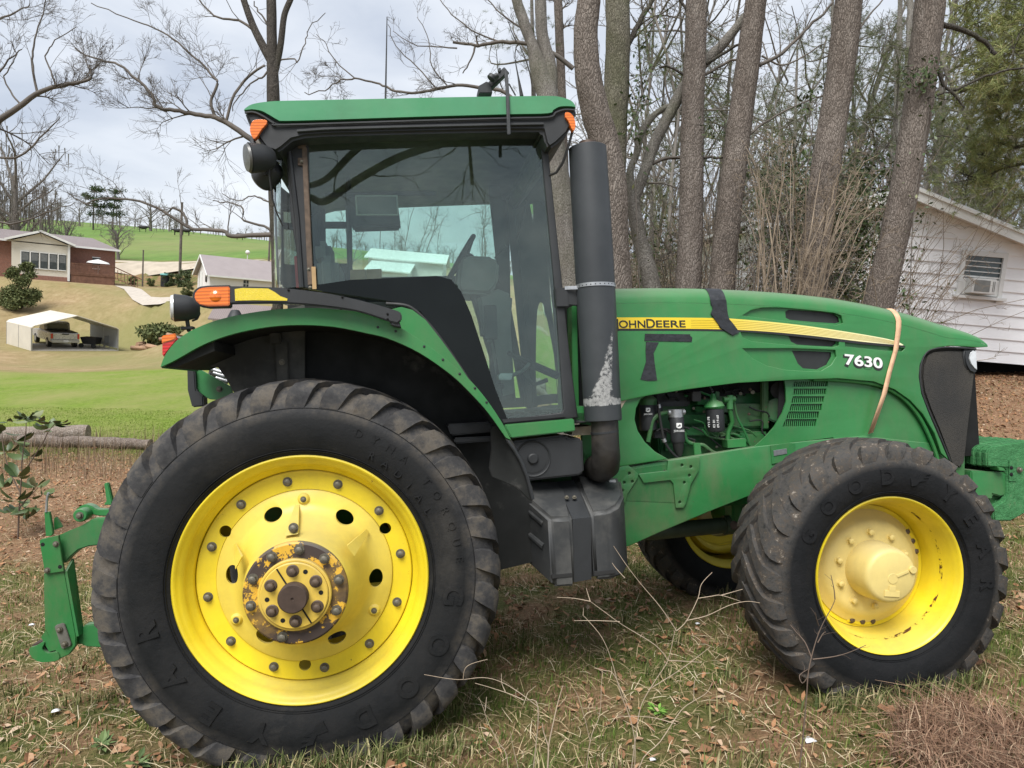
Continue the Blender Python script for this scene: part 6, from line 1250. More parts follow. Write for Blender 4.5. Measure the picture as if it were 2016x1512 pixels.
tree('pine_tree', 'thin straight pine trunk between the forked hardwood and the big twisted pine', 'tree', [[(1118, 700, 11), (1112, 400, 10.5), (1106, 190, 10), (1101, 60, 9.5), (1099, -60, 9)]], 13, B_pine, group=grp, sides=14, twig=dict(T1, trunk=True, n=1.), twmat=B_twig)
tree('pine_tree', 'thick twisted pine trunk directly behind the black exhaust stack', 'tree', [[(1218, 720, 40), (1213, 600, 38), (1206, 480, 36), (1203, 380, 36), (1192, 290, 33), (1172, 220, 31), (1158, 150, 29), (1153, 80, 27), (1158, 10, 26), (1166, -60, 25)]], 8.6, B_pine, group=grp, sides=28)
tree('pine_tree', 'mossy green tinted pine trunk just right of the twisted pine', 'tree', [[(1200, 700, 30), (1205, 400, 29), (1210, 260, 28), (1214, 150, 28), (1217, 60, 27), (1216, -60, 26)]], 10.2, mat_bark('mossy_pine_bark', (.11, .10, .075), (.18, .165, .125), (.27, .25, .20), green=.9), group=grp, sides=26, limbs=[([(1232, 95), (1246, 70), (1262, 38), (1282, 5), (1300, -30)], 9, 5), ([(1255, 55), (1290, 30), (1330, 35)], 2.5, 1)], twmat=B_dark, twig=T1)
tree('hardwood_tree', 'crooked mossy hardwood with two forks leaning right beside the straight pine', 'tree', [[(1300, 720, 24), (1282, 560, 20), (1262, 480, 17), (1250, 420, 15), (1246, 385, 13), (1240, 340, 8), (1254, 300, 8), (1262, 262, 8), (1290, 225, 7), (1322, 206, 5)], [(1250, 392, 12), (1268, 340, 12), (1290, 280, 13), (1318, 225, 13), (1345, 175, 13), (1385, 125, 12), (1425, 85, 11), (1462, 38, 9), (1500, -15, 8)]], 10.8, B_grey, twmat=B_twig,
     limbs=[([(1285, 322), (1310, 312), (1350, 309), (1400, 310), (1440, 307)], 5.5, 3.5), ([(1345, 175), (1400, 140), (1450, 118), (1500, 128)], 5, 3), ([(1276, 360), (1310, 362), (1345, 372)], 3, 1.2), ([(1262, 262), (1255, 230), (1275, 195), (1285, 150)], 2.5, 1), ([(1320, 206), (1310, 150), (1340, 110)], 3, 1)], twig=dict(T1, n=3.2))
tree('pine_tree', 'straight pine trunk with white lichen spots behind the front of the hood stripe', 'tree', [[(1352, 700, 29), (1355, 560, 28), (1360, 440, 27), (1362, 300, 26), (1365, 180, 25), (1369, 80, 24), (1374, -60, 22)]], 10.6, B_pine_w, group=grp, sides=26, limbs=[([(1390, 125), (1420, 108), (1455, 85), (1480, 60)], 5, 3), ([(1350, 150), (1320, 132), (1295, 130)], 4, 2), ([(1362, 40), (1345, 10), (1320, -20)], 5, 3)], twmat=B_dark, twig=T1)
tree('pine_tree', 'reddish pine trunk leaning right, with a long dark limb crossing behind it', 'tree', [[(1405, 720, 30), (1418, 600, 29), (1428, 480, 28), (1440, 380, 27), (1454, 260, 27), (1470, 140, 26), (1486, 20, 24), (1496, -60, 23)]], 10.2, B_pine, group=grp, sides=26, limbs=[([(1495, 128), (1540, 105), (1575, 70), (1610, 35), (1640, 5)], 5.5, 3), ([(1500, 110), (1540, 128), (1580, 112), (1620, 85)], 3, 1.5), ([(1450, 290), (1500, 245), (1560, 210), (1640, 180)], 4, 1.6)], twmat=B_twig, twig=dict(T1, n=3.2))
tree('pine_tree', 'wide pine trunk rising out of the brush left of the white house', 'tree', [[(1590, 720, 33), (1600, 560, 32), (1614, 420, 31), (1630, 300, 31), (1646, 200, 30), (1660, 100, 30), (1672, 0, 29), (1680, -60, 28)]], 9.6, B_pine, group=grp, sides=28, limbs=[([(1690, 60), (1720, 20), (1760, -20)], 3, 1.5)], twmat=B_twig, twig=T1)
tree('pine_tree', 'leaning pine trunk standing right in front of the white house wall', 'tree', [[(1700, 760, 33), (1716, 660, 32), (1738, 560, 31), (1764, 450, 30), (1786, 340, 30), (1804, 230, 30), (1818, 120, 31), (1830, 20, 31), (1838, -60, 30)]], 9.6, B_pine, group=grp, sides=28,
     limbs=[([(1848, 48), (1880, 54), (1912, 66), (1945, 88), (1962, 108)], 8, 5), ([(1840, 120), (1858, 165), (1878, 188), (1900, 215)], 6, 2.5), ([(1812, 205), (1850, 185), (1880, 178)], 4, 2), ([(1880, 178), (1940, 150), (2000, 135), (2060, 130)], 4, 2), ([(1790, 310), (1830, 275), (1880, 265)], 3, 1.2)], twmat=B_dark, twig=dict(T1, n=2.5))
tree('pine_tree', 'slim distant pine trunk, left one of the close pair near the house', 'tree', [[(1765, 500, 6), (1768, 200, 5.5), (1772, 60, 5), (1774, -60, 5)]], 18, B_grey, group=grp, sides=10)
tree('pine_tree', 'slim distant pine trunk, right one of the close pair near the house', 'tree', [[(1782, 500, 8), (1786, 200, 7.5), (1791, 60, 7), (1795, -60, 6.5)]], 17, B_grey, group=grp, sides=10)

# pine with the big drooping crown at the right edge
def edge_pine(root, Mi):
    br = Br(); C = []
    def bough(pts, w0, D, n, r):
        P = smooth(pxpath(pts, D, rng.uniform(-.6, .8)), 4); br.add(P, w0/F_PX*D, .004, 6)
        for j in range(n):
            i = rng.integers(2, len(P)); q = P[i]+rng.normal(0, r, 3); C.append(q)
            if j % 3 == 0: br.add(np.array([P[i], (P[i]+q)/2+rng.normal(0, .03, 3), q]), .006, .003, 4)
    for pts, w, D, n, r in [([(2110, 60), (2030, 40), (1960, 35), (1900, 55)], 8, 11, 190, .30), ([(2120, 120), (2050, 90), (1980, 110), (1930, 150)], 8, 11.3, 210, .33), ([(2120, 180), (2060, 170), (2000, 190), (1950, 200)], 7, 11.6, 200, .30), ([(2110, 0), (2040, -20), (1960, -20), (1910, 0)], 7, 11, 150, .3), ([(2110, 260), (2060, 270), (2000, 290), (1960, 280), (1930, 310)], 6, 12, 170, .28),
                            ([(2100, 330), (2040, 320), (1980, 330), (1930, 350), (1890, 340)], 5, 12.4, 150, .28), ([(1890, 180), (1930, 170), (1960, 210), (1975, 250)], 5, 11.5, 90, .25), ([(2090, 60), (2050, 20), (2010, 60), (1990, 120)], 6, 10.5, 140, .28), ([(2100, 400), (2040, 395), (1990, 380)], 4, 13, 60, .3)]: bough(pts, w, D, n, r)
    V, Q = br.arrays(); fast('limbs', V-Mi, Q, B_dark, root); needles('crown', np.array(C), .18, 40, L_needle, root, Mi)
tree('pine_tree', 'pine with a heavy green needle crown hanging over the white house roof', 'tree', [[(2150, 760, 26), (2140, 500, 25), (2130, 250, 23), (2120, 0, 20), (2115, -120, 18)]], 12, B_pine, sides=20, extra=edge_pine)
# thinner evergreen foliage between the trunks
def ever(px0, px1, py0, py1, D0, D1, nb, per, label, size=.16, kind='n', name='pine_tree', rad=.45):
    px = (px0+px1)/2; D = (D0+D1)/2; b = gpt(px, D); root = empty(name, tuple(b)); br = Br(); C = []
    top_ = W(px, py0-60, D)-b; P = smooth(np.array([(0, 0, -.2), top_*.5+rng.normal(0, .1, 3), top_]), 6); br.add(P, .09, .02, 8)
    for i in range(nb):
        q = W(rng.uniform(px0, px1), rng.uniform(py0, py1), rng.uniform(D0, D1))-b; t = np.clip(q[2]/max(top_[2], .1)-.08, .05, .98); a = P[int(t*(len(P)-1))]; mid = (a+q)/2+rng.normal(0, .15, 3)+[0, 0, -.1]; Pb = smooth(np.array([a, mid, q]), 5); br.add(Pb, .022, .004, 5)
        twigs(br, Pb, .008, 1, 5, .5, .2, .02, (.4, 1.), .3, .003)
        for j in range(per): C.append(Pb[rng.integers(4, len(Pb))]+rng.normal(0, rad*.45, 3))
    V, Q = br.arrays(); fast('trunk', V, Q, B_grey, root)
    if kind == 'n': needles('crown', np.array(C), size, 26, L_soft, root)
    else: leaves_at('crown', np.repeat(np.array(C), 6, 0)+rng.normal(0, rad*.3, (len(C)*6, 3)), size, L_ev, root)
    tag(root, label, 'tree' if kind == 'n' else 'shrub'); return root
ever(1690, 1850, 60, 240, 13, 16, 16, 26, 'small evergreen with pale needles growing between the two leaning pines')
ever(1500, 1640, 150, 300, 14, 18, 14, 22, 'thin green pine sapling left of the wide trunk above the brush')
ever(1800, 2060, 150, 400, 17, 22, 44, 44, 'green pine behind the white house roof', .2)
ever(1560, 1720, 0, 120, 13, 16, 10, 14, 'high evergreen boughs hanging between the wide trunk and its left neighbour', .15)
ever(1230, 1340, 330, 520, 16, 22, 14, 20, 'dim green pine sapling seen through the gap left of the lichen spotted pine', .16)
ever(1470, 1600, 300, 430, 13, 17, 16, 22, 'greenish understory pine behind the arching brush', .16)
ever(1240, 1480, 60, 300, 18, 26, 26, 30, 'soft green pine far behind between the mossy pine and the reddish pine', .22)
ever(1500, 1830, -20, 330, 19, 27, 40, 34, 'tall soft green pine filling the sky behind the two wide trunks', .22)
ever(960, 1130, -30, 110, 12, 14, 9, 12, 'needled pine sprays hanging above the cab roof', .13)
ever(1500, 1730, 330, 600, 10.6, 12.6, 70, 34, 'dark broadleaf evergreen shrub tangled beside the white house', .075, 'l', 'evergreen_shrub', .6)
ever(1235, 1330, 440, 600, 12, 14, 14, 20, 'low evergreen shrub at the foot of the crooked hardwood', .07, 'l', 'evergreen_shrub', .5)
# vines of small leaves
def vine(paths, D, label, n=220, size=.075):
    b = gpt(paths[0][0][0], D); root = empty('vine', tuple(b)); br = Br(); C = []
    for pts in paths:
        P = smooth(pxpath(pts, D, rng.uniform(-.2, .2)), 6)-b; br.add(P, .008, .003, 5)
        for j in range(n//len(paths)): i = rng.integers(0, len(P)); C.append(P[i]+rng.normal(0, .09, 3))
    V, Q = br.arrays(); fast('stem', V, Q, B_twig, root); leaves_at('foliage', np.array(C), size, L_ev, root, droop=1.); tag(root, label, 'vine'); return root
vine([[(1262, 620), (1250, 300), (1262, 160), (1280, 60), (1300, 20)], [(1270, 60), (1278, 110), (1262, 170), (1268, 210)], [(1255, 200), (1245, 240), (1250, 290)]], 10, 'leafy vine hanging on the mossy pine right of the exhaust', 260)
vine([[(1412, 600), (1415, 400), (1400, 280), (1420, 200)], [(1395, 230), (1410, 260), (1435, 240)]], 10.3, 'small leafed vine clinging between the lichen spotted pine and the reddish pine', 130, .06)
vine([[(1790, 640), (1800, 400), (1830, 200), (1800, 160)], [(1790, 140), (1815, 150), (1835, 140), (1826, 165)]], 9.3, 'green creeper wrapped round the leaning pine before the house', 300, .07)
vine([[(1590, 330), (1600, 240), (1585, 190), (1600, 175)]], 9.9, 'dark round leafed creeper at mid height on the wide pine', 60, .09)
# brush: arching bare stems
def brush(label, px0, px1, D0, D1, n, tipbox, r=.010, mat=None):
    px = (px0+px1)/2; b = gpt(px, (D0+D1)/2); root = empty('bare_shrub', tuple(b)); br = Br()
    for i in range(n):
        p = gpt(rng.uniform(px0, px1), rng.uniform(D0, D1)); q = W(rng.uniform(tipbox[0], tipbox[1]), rng.uniform(tipbox[2], tipbox[3]), rng.uniform(D0-.8, D1+.6))
        h = q[2]-p[2]; c = p*.45+q*.55; c[2] = p[2]+h*rng.uniform(.7, 1.0); c[:2] += rng.normal(0, .15, 2); t = np.linspace(0, 1, 9)[:, None]
        P = (1-t)**2*p+2*t*(1-t)*c+t*t*q+rng.normal(0, .02, (9, 3))*t-b; rr0 = r*rng.uniform(.5, 1.5); br.add(P, rr0, .003, 5)
        twigs(br, P, rr0*.6, 3, 4.2, .48, .25, .03, (.4, 1.2), .25, .0023, .6, 5)
    V, Q = br.arrays(); fast('stems', V, Q, mat or B_tan, root); tag(root, label, 'shrub'); return root
brush('tangled tan brush arching right behind the middle of the hood', 1440, 1560, 8.3, 9.8, 46, (1460, 1760, 280, 470))
brush('loose bare brush reaching over the white siding right of the leaning pine', 1560, 1680, 8.2, 9.0, 3, (1700, 1900, 380, 560), .008)
brush('thin upright brush behind the exhaust and the twisted pine', 1240, 1400, 11, 13, 24, (1210, 1420, 300, 520), .006, B_twig)
brush('brown leaning brush stems between the reddish pine and the wide pine', 1480, 1620, 9.2, 10.5, 34, (1420, 1700, 300, 500), .008, B_twig)
br = Br()
for i, (x, y, x2, y2) in enumerate([(1470, 600, 1590, 430), (1500, 600, 1580, 330), (1530, 610, 1660, 400), (1400, 600, 1560, 440)]): pass
# woods behind: grey mass of leafless trunks and twigs
br = Br(); gr_ = []
for i in range(174):
    px = rng.uniform(1130, 2150) if i < 150 else rng.uniform(560, 1130); D = rng.uniform(20, 46) if px > 1130 else rng.uniform(70, 120); b = gpt(px, D); hh = rng.uniform(7, 14) if px > 1130 else rng.uniform(6, 11); P = wander(b-[0, 0, .3], (rng.normal(0, .16), 0, 1), hh, 7, .11); br.add(P, hh*.0062, hh*.003, 5)
    for j in range(9): Q = wander(P[rng.integers(1, 7)], rng.normal(0, .55, 3)+[0, 0, .7], hh*rng.uniform(.2, .4), 5, .16); br.add(Q, hh*.004, hh*.0012, 3); twigs(br, Q, hh*.0025, 2, 5, hh*.13, .28, 0, (.4, 1), .1, hh*.0008, .6, 4)
o = br.build('woodland', B_fargrey); tag(o, 'grey leafless woodland standing well behind the pines', 'woods', kind='stuff')
br = Br()
for i in range(520):
    px = rng.uniform(1180, 1720); D = rng.uniform(12.5, 26); b = gpt(px, D)-[0, 0, .1]
    for j in range(4): Q = wander(b+rng.normal(0, .15, 3)*[1, 1, 0], rng.normal(0, .35, 3)+[0, 0, 1], rng.uniform(1.4, 4.6), 6, .12); br.add(Q, .010, .003, 4); twigs(br, Q, .005, 2, 5, .55, .25, 0, (.4, 1), .2, .0028, .6, 4)
o = br.build('undergrowth', B_tan); tag(o, 'tan leafless undergrowth filling the space between the trunks', 'undergrowth', kind='stuff')
# ================================================================ BUILDINGS AND SMALL THINGS
def local(origin, xdir, mat=True):
    """matrix with x along xdir (horizontal), y away, z up"""
    x = np.array([xdir[0], xdir[1], 0.]); x /= np.linalg.norm(x); y = np.array([-x[1], x[0], 0]); m = np.eye(4); m[:3, 0] = x; m[:3, 1] = y; m[:3, 2] = (0, 0, 1); m[:3, 3] = origin; return Matrix(m.tolist())
def corr(name, col, sc, axis, col2=None):
    n = NT(name); w = n.n('TexWave', wave_type='BANDS', bands_direction=axis); w.inputs['Scale'].default_value = sc; n.l(n.tc.outputs['Object'], w.inputs[0])
    c = n.ramp(n.noise(1.2, 6), [(.3, tuple(x*.88 for x in col)), (.7, col)]); c = n.mix(c, tuple(x*.72 for x in col), n.ramp(w.outputs[1], [(.0, .8), (.18, 0.)])); n.setb(Base_Color=c, Roughness=.5, Metallic=.1); n.bump(w.outputs[1], .5, .03); return n.m
def brickmat():
    n = NT('red_brick_wall'); b = n.n('TexBrick'); b.inputs['Scale'].default_value = 4; b.inputs[1].default_value = (.27, .12, .085, 1); b.inputs[2].default_value = (.20, .09, .065, 1); b.inputs[3].default_value = (.30, .24, .20, 1); b.inputs['Mortar Size'].default_value = .012
    mp = n.n('Mapping'); mp.inputs['Rotation'].default_value = (PI/2, 0, 0); n.l(n.tc.outputs['Object'], mp.inputs[0]); n.l(mp.outputs[0], b.inputs[0]); n.setb(Base_Color=b.outputs[0], Roughness=.85); return n.m
Mb = dict(brick=brickmat(), pinkroof=corr('dusty_pink_metal_roof', (.24, .195, .185), 2.6, 'X'), cream=simple('cream_siding', (.62, .58, .49), .6, 0, .08, 1), glassd=simple('dark_window_glass', (.05, .06, .06), .1, 0, .4, 2),
          trim=simple('white_trim_paint', (.70, .70, .68), .5, 0, .08, 2), deck=simple('weathered_deck_timber', (.17, .085, .055), .8, 0, .3, 3), whitewall=simple('white_painted_wall', (.72, .69, .67), .6, 0, .06, 1), carpet=corr('cream_ribbed_steel', (.70, .65, .55), 5, 'Z'), carroof=corr('cream_ribbed_roof', (.74, .68, .57), 5, 'Y'),
          conc=simple('pale_concrete', (.42, .39, .34), .9, 0, .15, 2), silver=simple('silver_car_paint', (.50, .51, .54), .3, .5, .1, 4), blackp=simple('black_bed_cover', (.02, .02, .022), .6), steelg=corr('grey_sheet_steel', (.36, .37, .37), 4, 'Z'))
# ---- brick house
Db = 70; o0 = W(40, 548, Db); c0 = np.array([o0[0], o0[1], gz(o0[0], o0[1])-.3]); ml = local(c0, (1, .65)); kx = Db/F_PX/1.18
H = empty('brick_house', mat=ml); tag(H, 'long red brick house with pinkish metal roof and glazed porch on the hillside', 'house')
gb = W(60, 547, Db)[2]-c0[2]; ze = W(180, 489, Db)[2]-c0[2]+.15; zr_ = W(60, 460, Db+4)[2]-c0[2]
def part2(root, name, src, mat, **k): return mk(name, src, mat, root, **k)
xl, xr = -9.5, (232-40)*kx
wall = part2(H, 'wall', MB().add(box(((xl+xr)/2, 4, (gb+ze)/2-.5), (xr-xl, 8, ze-gb+1.2))), Mb['brick'])
roofp = [(-.7, ze-.12), (4, zr_), (8.7, ze-.12), (8.7, ze+.02), (4, zr_+.16), (-.7, ze+.02)]
V, Fc = prism_ax(roofp, xl-.5, xr+.35, 0); V = np.array(V); V[(np.abs(V[:, 1]-4) < .1) & (V[:, 0] > 0), 0] -= 2.3
rf = part2(H, 'roof', (V, Fc), Mb['pinkroof']); part2(H, 'eave_trim', box(((xl+xr)/2, -.74, ze-.06), (xr-xl+.8, .06, .18)), Mb['trim'])
part2(H, 'end_gable', prism_ax([(0, ze), (4, zr_-.9), (8, ze)], xr-1.0, xr-.9, 0), Mb['brick'])
px2x = lambda px: (px-40)*kx*1.0
sx0, sx1 = px2x(26), px2x(135)
sr = part2(H, 'sun_porch', MB().add(box(((sx0+sx1)/2, -1.5, (gb+ze)/2-.1), (sx1-sx0, 3, ze-gb-.2))), Mb['cream'])
mk('porch_base', box(((sx0+sx1)/2, -1.52, gb-.1), (sx1-sx0+.1, 3.1, .9)), Mb['brick'], sr)
xm = (sx0+sx1)/2; pk_ = ze+.95
mk('porch_roof', MB().add((lambda a: (a[0], a[1]))((np.array([(sx0-.5, -3.5, ze-.1), (xm, -3.5, pk_), (sx1+.5, -3.5, ze-.1), (sx0-.5, 2.5, ze-.1), (xm, 3.4, pk_), (sx1+.5, 2.5, ze-.1), (sx0-.5, -3.5, ze+.03), (xm, -3.5, pk_+.14), (sx1+.5, -3.5, ze+.03), (sx0-.5, 2.5, ze+.03), (xm, 3.4, pk_+.14), (sx1+.5, 2.5, ze+.03)]), [(0, 3, 4, 1), (1, 4, 5, 2), (6, 7, 10, 9), (7, 8, 11, 10), (0, 1, 7, 6), (1, 2, 8, 7), (0, 6, 9, 3), (2, 5, 11, 8)]))), Mb['pinkroof'], sr)
mk('porch_gable', prism([(sx0, ze-.1), (xm, pk_-.12), (sx1, ze-.1)], -3.05, -2.95), Mb['cream'], sr)
mk('porch_barge', MB().add(bar((sx0-.5, -3.53, ze-.05), (xm, -3.53, pk_+.05), .06, .2)).add(bar((xm, -3.53, pk_+.05), (sx1+.5, -3.53, ze-.05), .06, .2)), Mb['trim'], sr)
for i in range(5):
    a, b = px2x(44+17.6*i), px2x(44+17.6*i+14.5); w_ = mk('window', box(((a+b)/2, -3.02, gb+1.75), (b-a, .08, 1.62)), Mb['glassd'], sr); mk('blind', box(((a+b)/2, -3.065, gb+2.05), (b-a-.1, .02, .7)), simple('dim_blind', (.14, .15, .15), .8) if i == 0 else bpy.data.materials['dim_blind'], w_); mk('window_frame', MB().add(box((a-.04, -3.06, gb+1.75), (.09, .1, 1.6))).add(box(((a+b)/2, -3.06, gb+2.52), (b-a, .1, .08))).add(box(((a+b)/2, -3.06, gb+.98), (b-a, .1, .08))), Mb['trim'], w_)
mk('corner_post', box((sx1-.04, -3.05, (gb+ze)/2), (.2, .2, ze-gb)), Mb['trim'], sr)
a, b = px2x(184), px2x(199); w_ = part2(H, 'window', box(((a+b)/2, -.02, gb+2.0), (b-a, .1, 1.1)), Mb['glassd']); mk('window_frame', MB().add(box(((a+b)/2, -.06, gb+2.0), (b-a, .08, .07))).add(box(((a+b)/2, -.06, gb+2.58), (b-a+.1, .08, .08))).add(box(((a+b)/2, -.06, gb+1.42), (b-a+.1, .08, .08))), Mb['trim'], w_)
a, b = px2x(138), px2x(226); dk = part2(H, 'deck', MB().add(box(((a+b)/2, -1.6, gb+.75), (b-a, 3.0, .15))).add(box(((a+b)/2, -3.0, gb+.2), (b-a, .1, 1.1))), Mb['deck'])
mb = MB()
for i in range(34): mb.add(box((a+(b-a)*i/33, -3.08, gb+1.25), (.07, .06, 1.0)))
mb.add(box(((a+b)/2, -3.08, gb+1.78), (b-a, .12, .08))).add(box(((a+b)/2, -3.08, gb+.9), (b-a, .08, .08)))
mk('deck_railing', mb, Mb['deck'], dk); mb = MB()
for i in range(8): mb.add(box((b+.3*i, -2.4, gb+.7-.12*i), (.34, 1.3, .06))).add(box((b+.3*i, -3.08, gb+1.15-.13*i), (.06, .06, .9)))
mb.add(bar((b, -3.08, gb+1.75), (b+2.5, -3.08, gb+.7), .08, .1)); mk('deck_steps', mb, Mb['deck'], dk)
U = empty('patio_umbrella', mat=ml @ Matrix.Translation((px2x(194), -1.6, gb+.83))); tag(U, 'small white patio umbrella open on the brick house deck', 'umbrella'); mk('canopy', tube([(0, 0, 1.15), (0, 0, 1.3), (0, 0, 1.55)], [1.05, .9, .05], 12), Mb['trim'], U); mk('pole', cyl((0, 0, 0), (0, 0, 1.5), .03, n=8), M['steel'], U)
# ---- white shed behind the fender lamps
Ds = 61; c1_ = W(412, 590, Ds); gz1 = gz(c1_[0], c1_[1]); ks = Ds/F_PX; ms = local((c1_[0], c1_[1], gz1-.3), (.80, .60)); S_ = empty('garage', mat=ms); tag(S_, 'low white outbuilding with pale metal roof behind the tractor work lamp', 'garage')
he = W(412, 541, Ds)[2]-gz1+.3; hr = W(388, 503, Ds+2)[2]-gz1+.3; wl_ = 6.6; hb_ = W(412, 575, Ds)[2]-gz1+.3
part2(S_, 'wall', MB().add(box((wl_/2, 2.2, he/2-.2), (wl_, 4.4, he+.4))).add(prism_ax([(0, he), (2.2, hr-.08), (4.4, he)], .0, .08, 0)), Mb['whitewall'])
part2(S_, 'roof', prism_ax([(-.35, he-.12), (2.2, hr), (4.75, he-.12), (4.75, he-.02), (2.2, hr+.1), (-.35, he-.02)], -.35, wl_+.3, 0), corr('pale_pink_metal_roof', (.33, .285, .28), 3.2, 'X')); part2(S_, 'eave_trim', box((wl_/2, -.38, he-.07), (wl_+.6, .05, .14)), Mb['trim'])
part2(S_, 'gable_trim', MB().add(bar((-.38, -.4, he-.1), (-.38, 2.2, hr+.02), .05, .16)).add(bar((-.38, 2.2, hr+.02), (-.38, 4.8, he-.1), .05, .16)), Mb['trim'])
w_ = part2(S_, 'window', box((3.0, -.02, hb_+.95), (.42, .06, .62)), Mb['glassd']); mk('window_frame', MB().add(box((3.0, -.055, hb_+.95), (.44, .03, .05))).add(box((3.0, -.055, hb_+.95), (.04, .03, .64))), Mb['trim'], w_)
w_ = part2(S_, 'window', box((-.02, 1.2, hb_+1.15), (.06, .55, .6)), Mb['glassd']); part2(S_, 'door', box((-.03, 3.0, hb_+.85), (.05, .95, 1.75)), Mb['trim']); part2(S_, 'door_frame', MB().add(box((-.04, 3.55, hb_+.85), (.05, .08, 1.8))), simple('brown_door_trim', (.20, .15, .12), .7))
# ---- second pink roof seen under the lamp arm
c_ = W(455, 640, 46); gq = gz(c_[0], c_[1]); kq = 46/F_PX; mq = local((c_[0]-1.6, c_[1], gq-.2), (1, .10)); Q_ = empty('shed', mat=mq); tag(Q_, 'small shed with a dusty pink ribbed roof just above the green fender', 'shed')
zq0 = W(415, 628, 46)[2]-gq+.2; zq1 = W(440, 598, 48)[2]-gq+.2
part2(Q_, 'wall', box((1.9, 1.6, zq0/2), (3.2, 2.8, zq0)), Mb['whitewall']); part2(Q_, 'roof', prism_ax([(-.1, zq0-.05), (1.6, zq1), (3.3, zq0-.05), (3.3, zq0+.05), (1.6, zq1+.1), (-.1, zq0+.05)], .1, 3.7, 0), Mb['pinkroof'])
# ---- carport
Dc = 48; A0 = W(62, 691, Dc); A1 = W(232, 690, Dc+4.3); gA = gz(A0[0], A0[1]); ud = (A1-A0)[:2]; mc = local((A0[0], A0[1], gA), ud); Lw = np.linalg.norm(ud); CP = empty('carport', mat=mc); tag(CP, 'cream metal carport open at the front, sheltering a silver pickup', 'carport')
kc = Dc/F_PX; h0 = 49*kc; hA = 72*kc; dpt = 4.9; sk = 0.
def skew(VF): V = np.array(VF[0], float); V[:, 0] += V[:, 1]*sk; return V, VF[1]
th = .05; prof = [(0, 0), (0, h0-.12), (.10, h0), (Lw*.5, hA), (Lw-.10, h0), (Lw, h0-.12), (Lw, .0)]
part2(CP, 'side_wall', skew(box((0, dpt/2, h0/2-.1), (th, dpt, h0+.05))), Mb['carpet']); part2(CP, 'side_wall', skew(box((Lw, dpt/2, h0/2+.05), (th, dpt, h0-.3))), Mb['steelg'])
V = [(x, y, z+dz) for y in (-.1, dpt+.1) for dz in (0, .05) for x, z in ((-.03, h0-.14), (.12, h0), (Lw*.5, hA), (Lw-.12, h0), (Lw+.03, h0-.14))]; n5 = 5
Fq = [(i, i+1, 10+i+1, 10+i) for i in range(4)]+[(5+i, 5+i+1, 15+i+1, 15+i) for i in range(4)]+[(i, i+1, 5+i+1, 5+i) for i in range(4)]+[(10+i, 10+i+1, 15+i+1, 15+i) for i in range(4)]
part2(CP, 'roof', skew((V, Fq)), Mb['carroof'])
fr = MB()
for y in (0, dpt/2, dpt):
    for a_, b_ in zip(prof[:-1], prof[1:]): fr.add(skew(bar((a_[0], y, a_[1]), (b_[0], y, b_[1]), .07, .07, up=(0, 1, 0))))
part2(CP, 'steel_frame', fr, M['steel']); part2(CP, 'floor_slab', skew(box((Lw/2, dpt/2, -.1), (Lw, dpt, .3))), Mb['conc'])
# ---- pickup inside the carport, tail toward the viewer's right
kx_ = T; pc = W(127, 684, Dc+3.0); gp = gA+.05; u = np.array([-.72, .69]); mp_ = local((pc[0], pc[1], gp), (u[0], u[1])); PK = empty('pickup_truck', mat=mp_); tag(PK, 'silver pickup truck with black bed cover parked tail first inside the cream carport', 'pickup truck')
def ext(poly, y0, y1): return prism(poly, y0, y1)       # x forward, z up
body = part2(PK, 'body', MB().add(ext([(-.1, .42), (5.0, .42), (5.1, .8), (4.95, 1.0), (3.7, 1.08), (-.1, 1.08), (-.15, .7)], -.9, .9)), Mb['silver'], bevel=.05)
part2(PK, 'cab', MB().add(ext([(1.75, 1.06), (1.95, 1.68), (2.2, 1.74), (3.0, 1.72), (3.75, 1.06)], -.80, .80)), Mb['silver'], bevel=.06)
part2(PK, 'side_window', MB().add(ext([(1.98, 1.12), (2.08, 1.6), (2.95, 1.6), (3.45, 1.12)], -.815, .815)), Mb['glassd']); part2(PK, 'rear_window', prism_ax([(-.68, 1.14), (.68, 1.14), (.60, 1.62), (-.60, 1.62)], 1.74, 1.83, 0), Mb['glassd'])
part2(PK, 'bed_cover', ext([(-.05, 1.07), (-.05, 1.13), (1.75, 1.16), (1.75, 1.07)], -.84, .84), Mb['blackp'], bevel=.02); part2(PK, 'tailgate', box((-.17, 0, .84), (.06, 1.5, .42)), Mb['silver'], bevel=.015); part2(PK, 'gate_handle', box((-.205, 0, 1.0), (.02, .45, .08)), Mb['blackp']); part2(PK, 'bumper', box((-.24, 0, .5), (.2, 1.75, .2)), M['steel'], bevel=.03)
part2(PK, 'number_plate', box((-.35, 0, .52), (.02, .32, .14)), Mb['trim'])
for s in (-1, 1):
    part2(PK, 'tail_light', box((-.17, s*.83, .85), (.06, .13, .36)), M['red'], bevel=.01)
    for x in (.75, 4.1): w_ = part2(PK, 'wheel', cyl((x, s*.68, .34), (x, s*.92, .34), .35, n=24), M['hose']); mk('rim', cyl((x, s*.90, .34), (x, s*.93, .34), .2, n=16), M['steel'], w_)
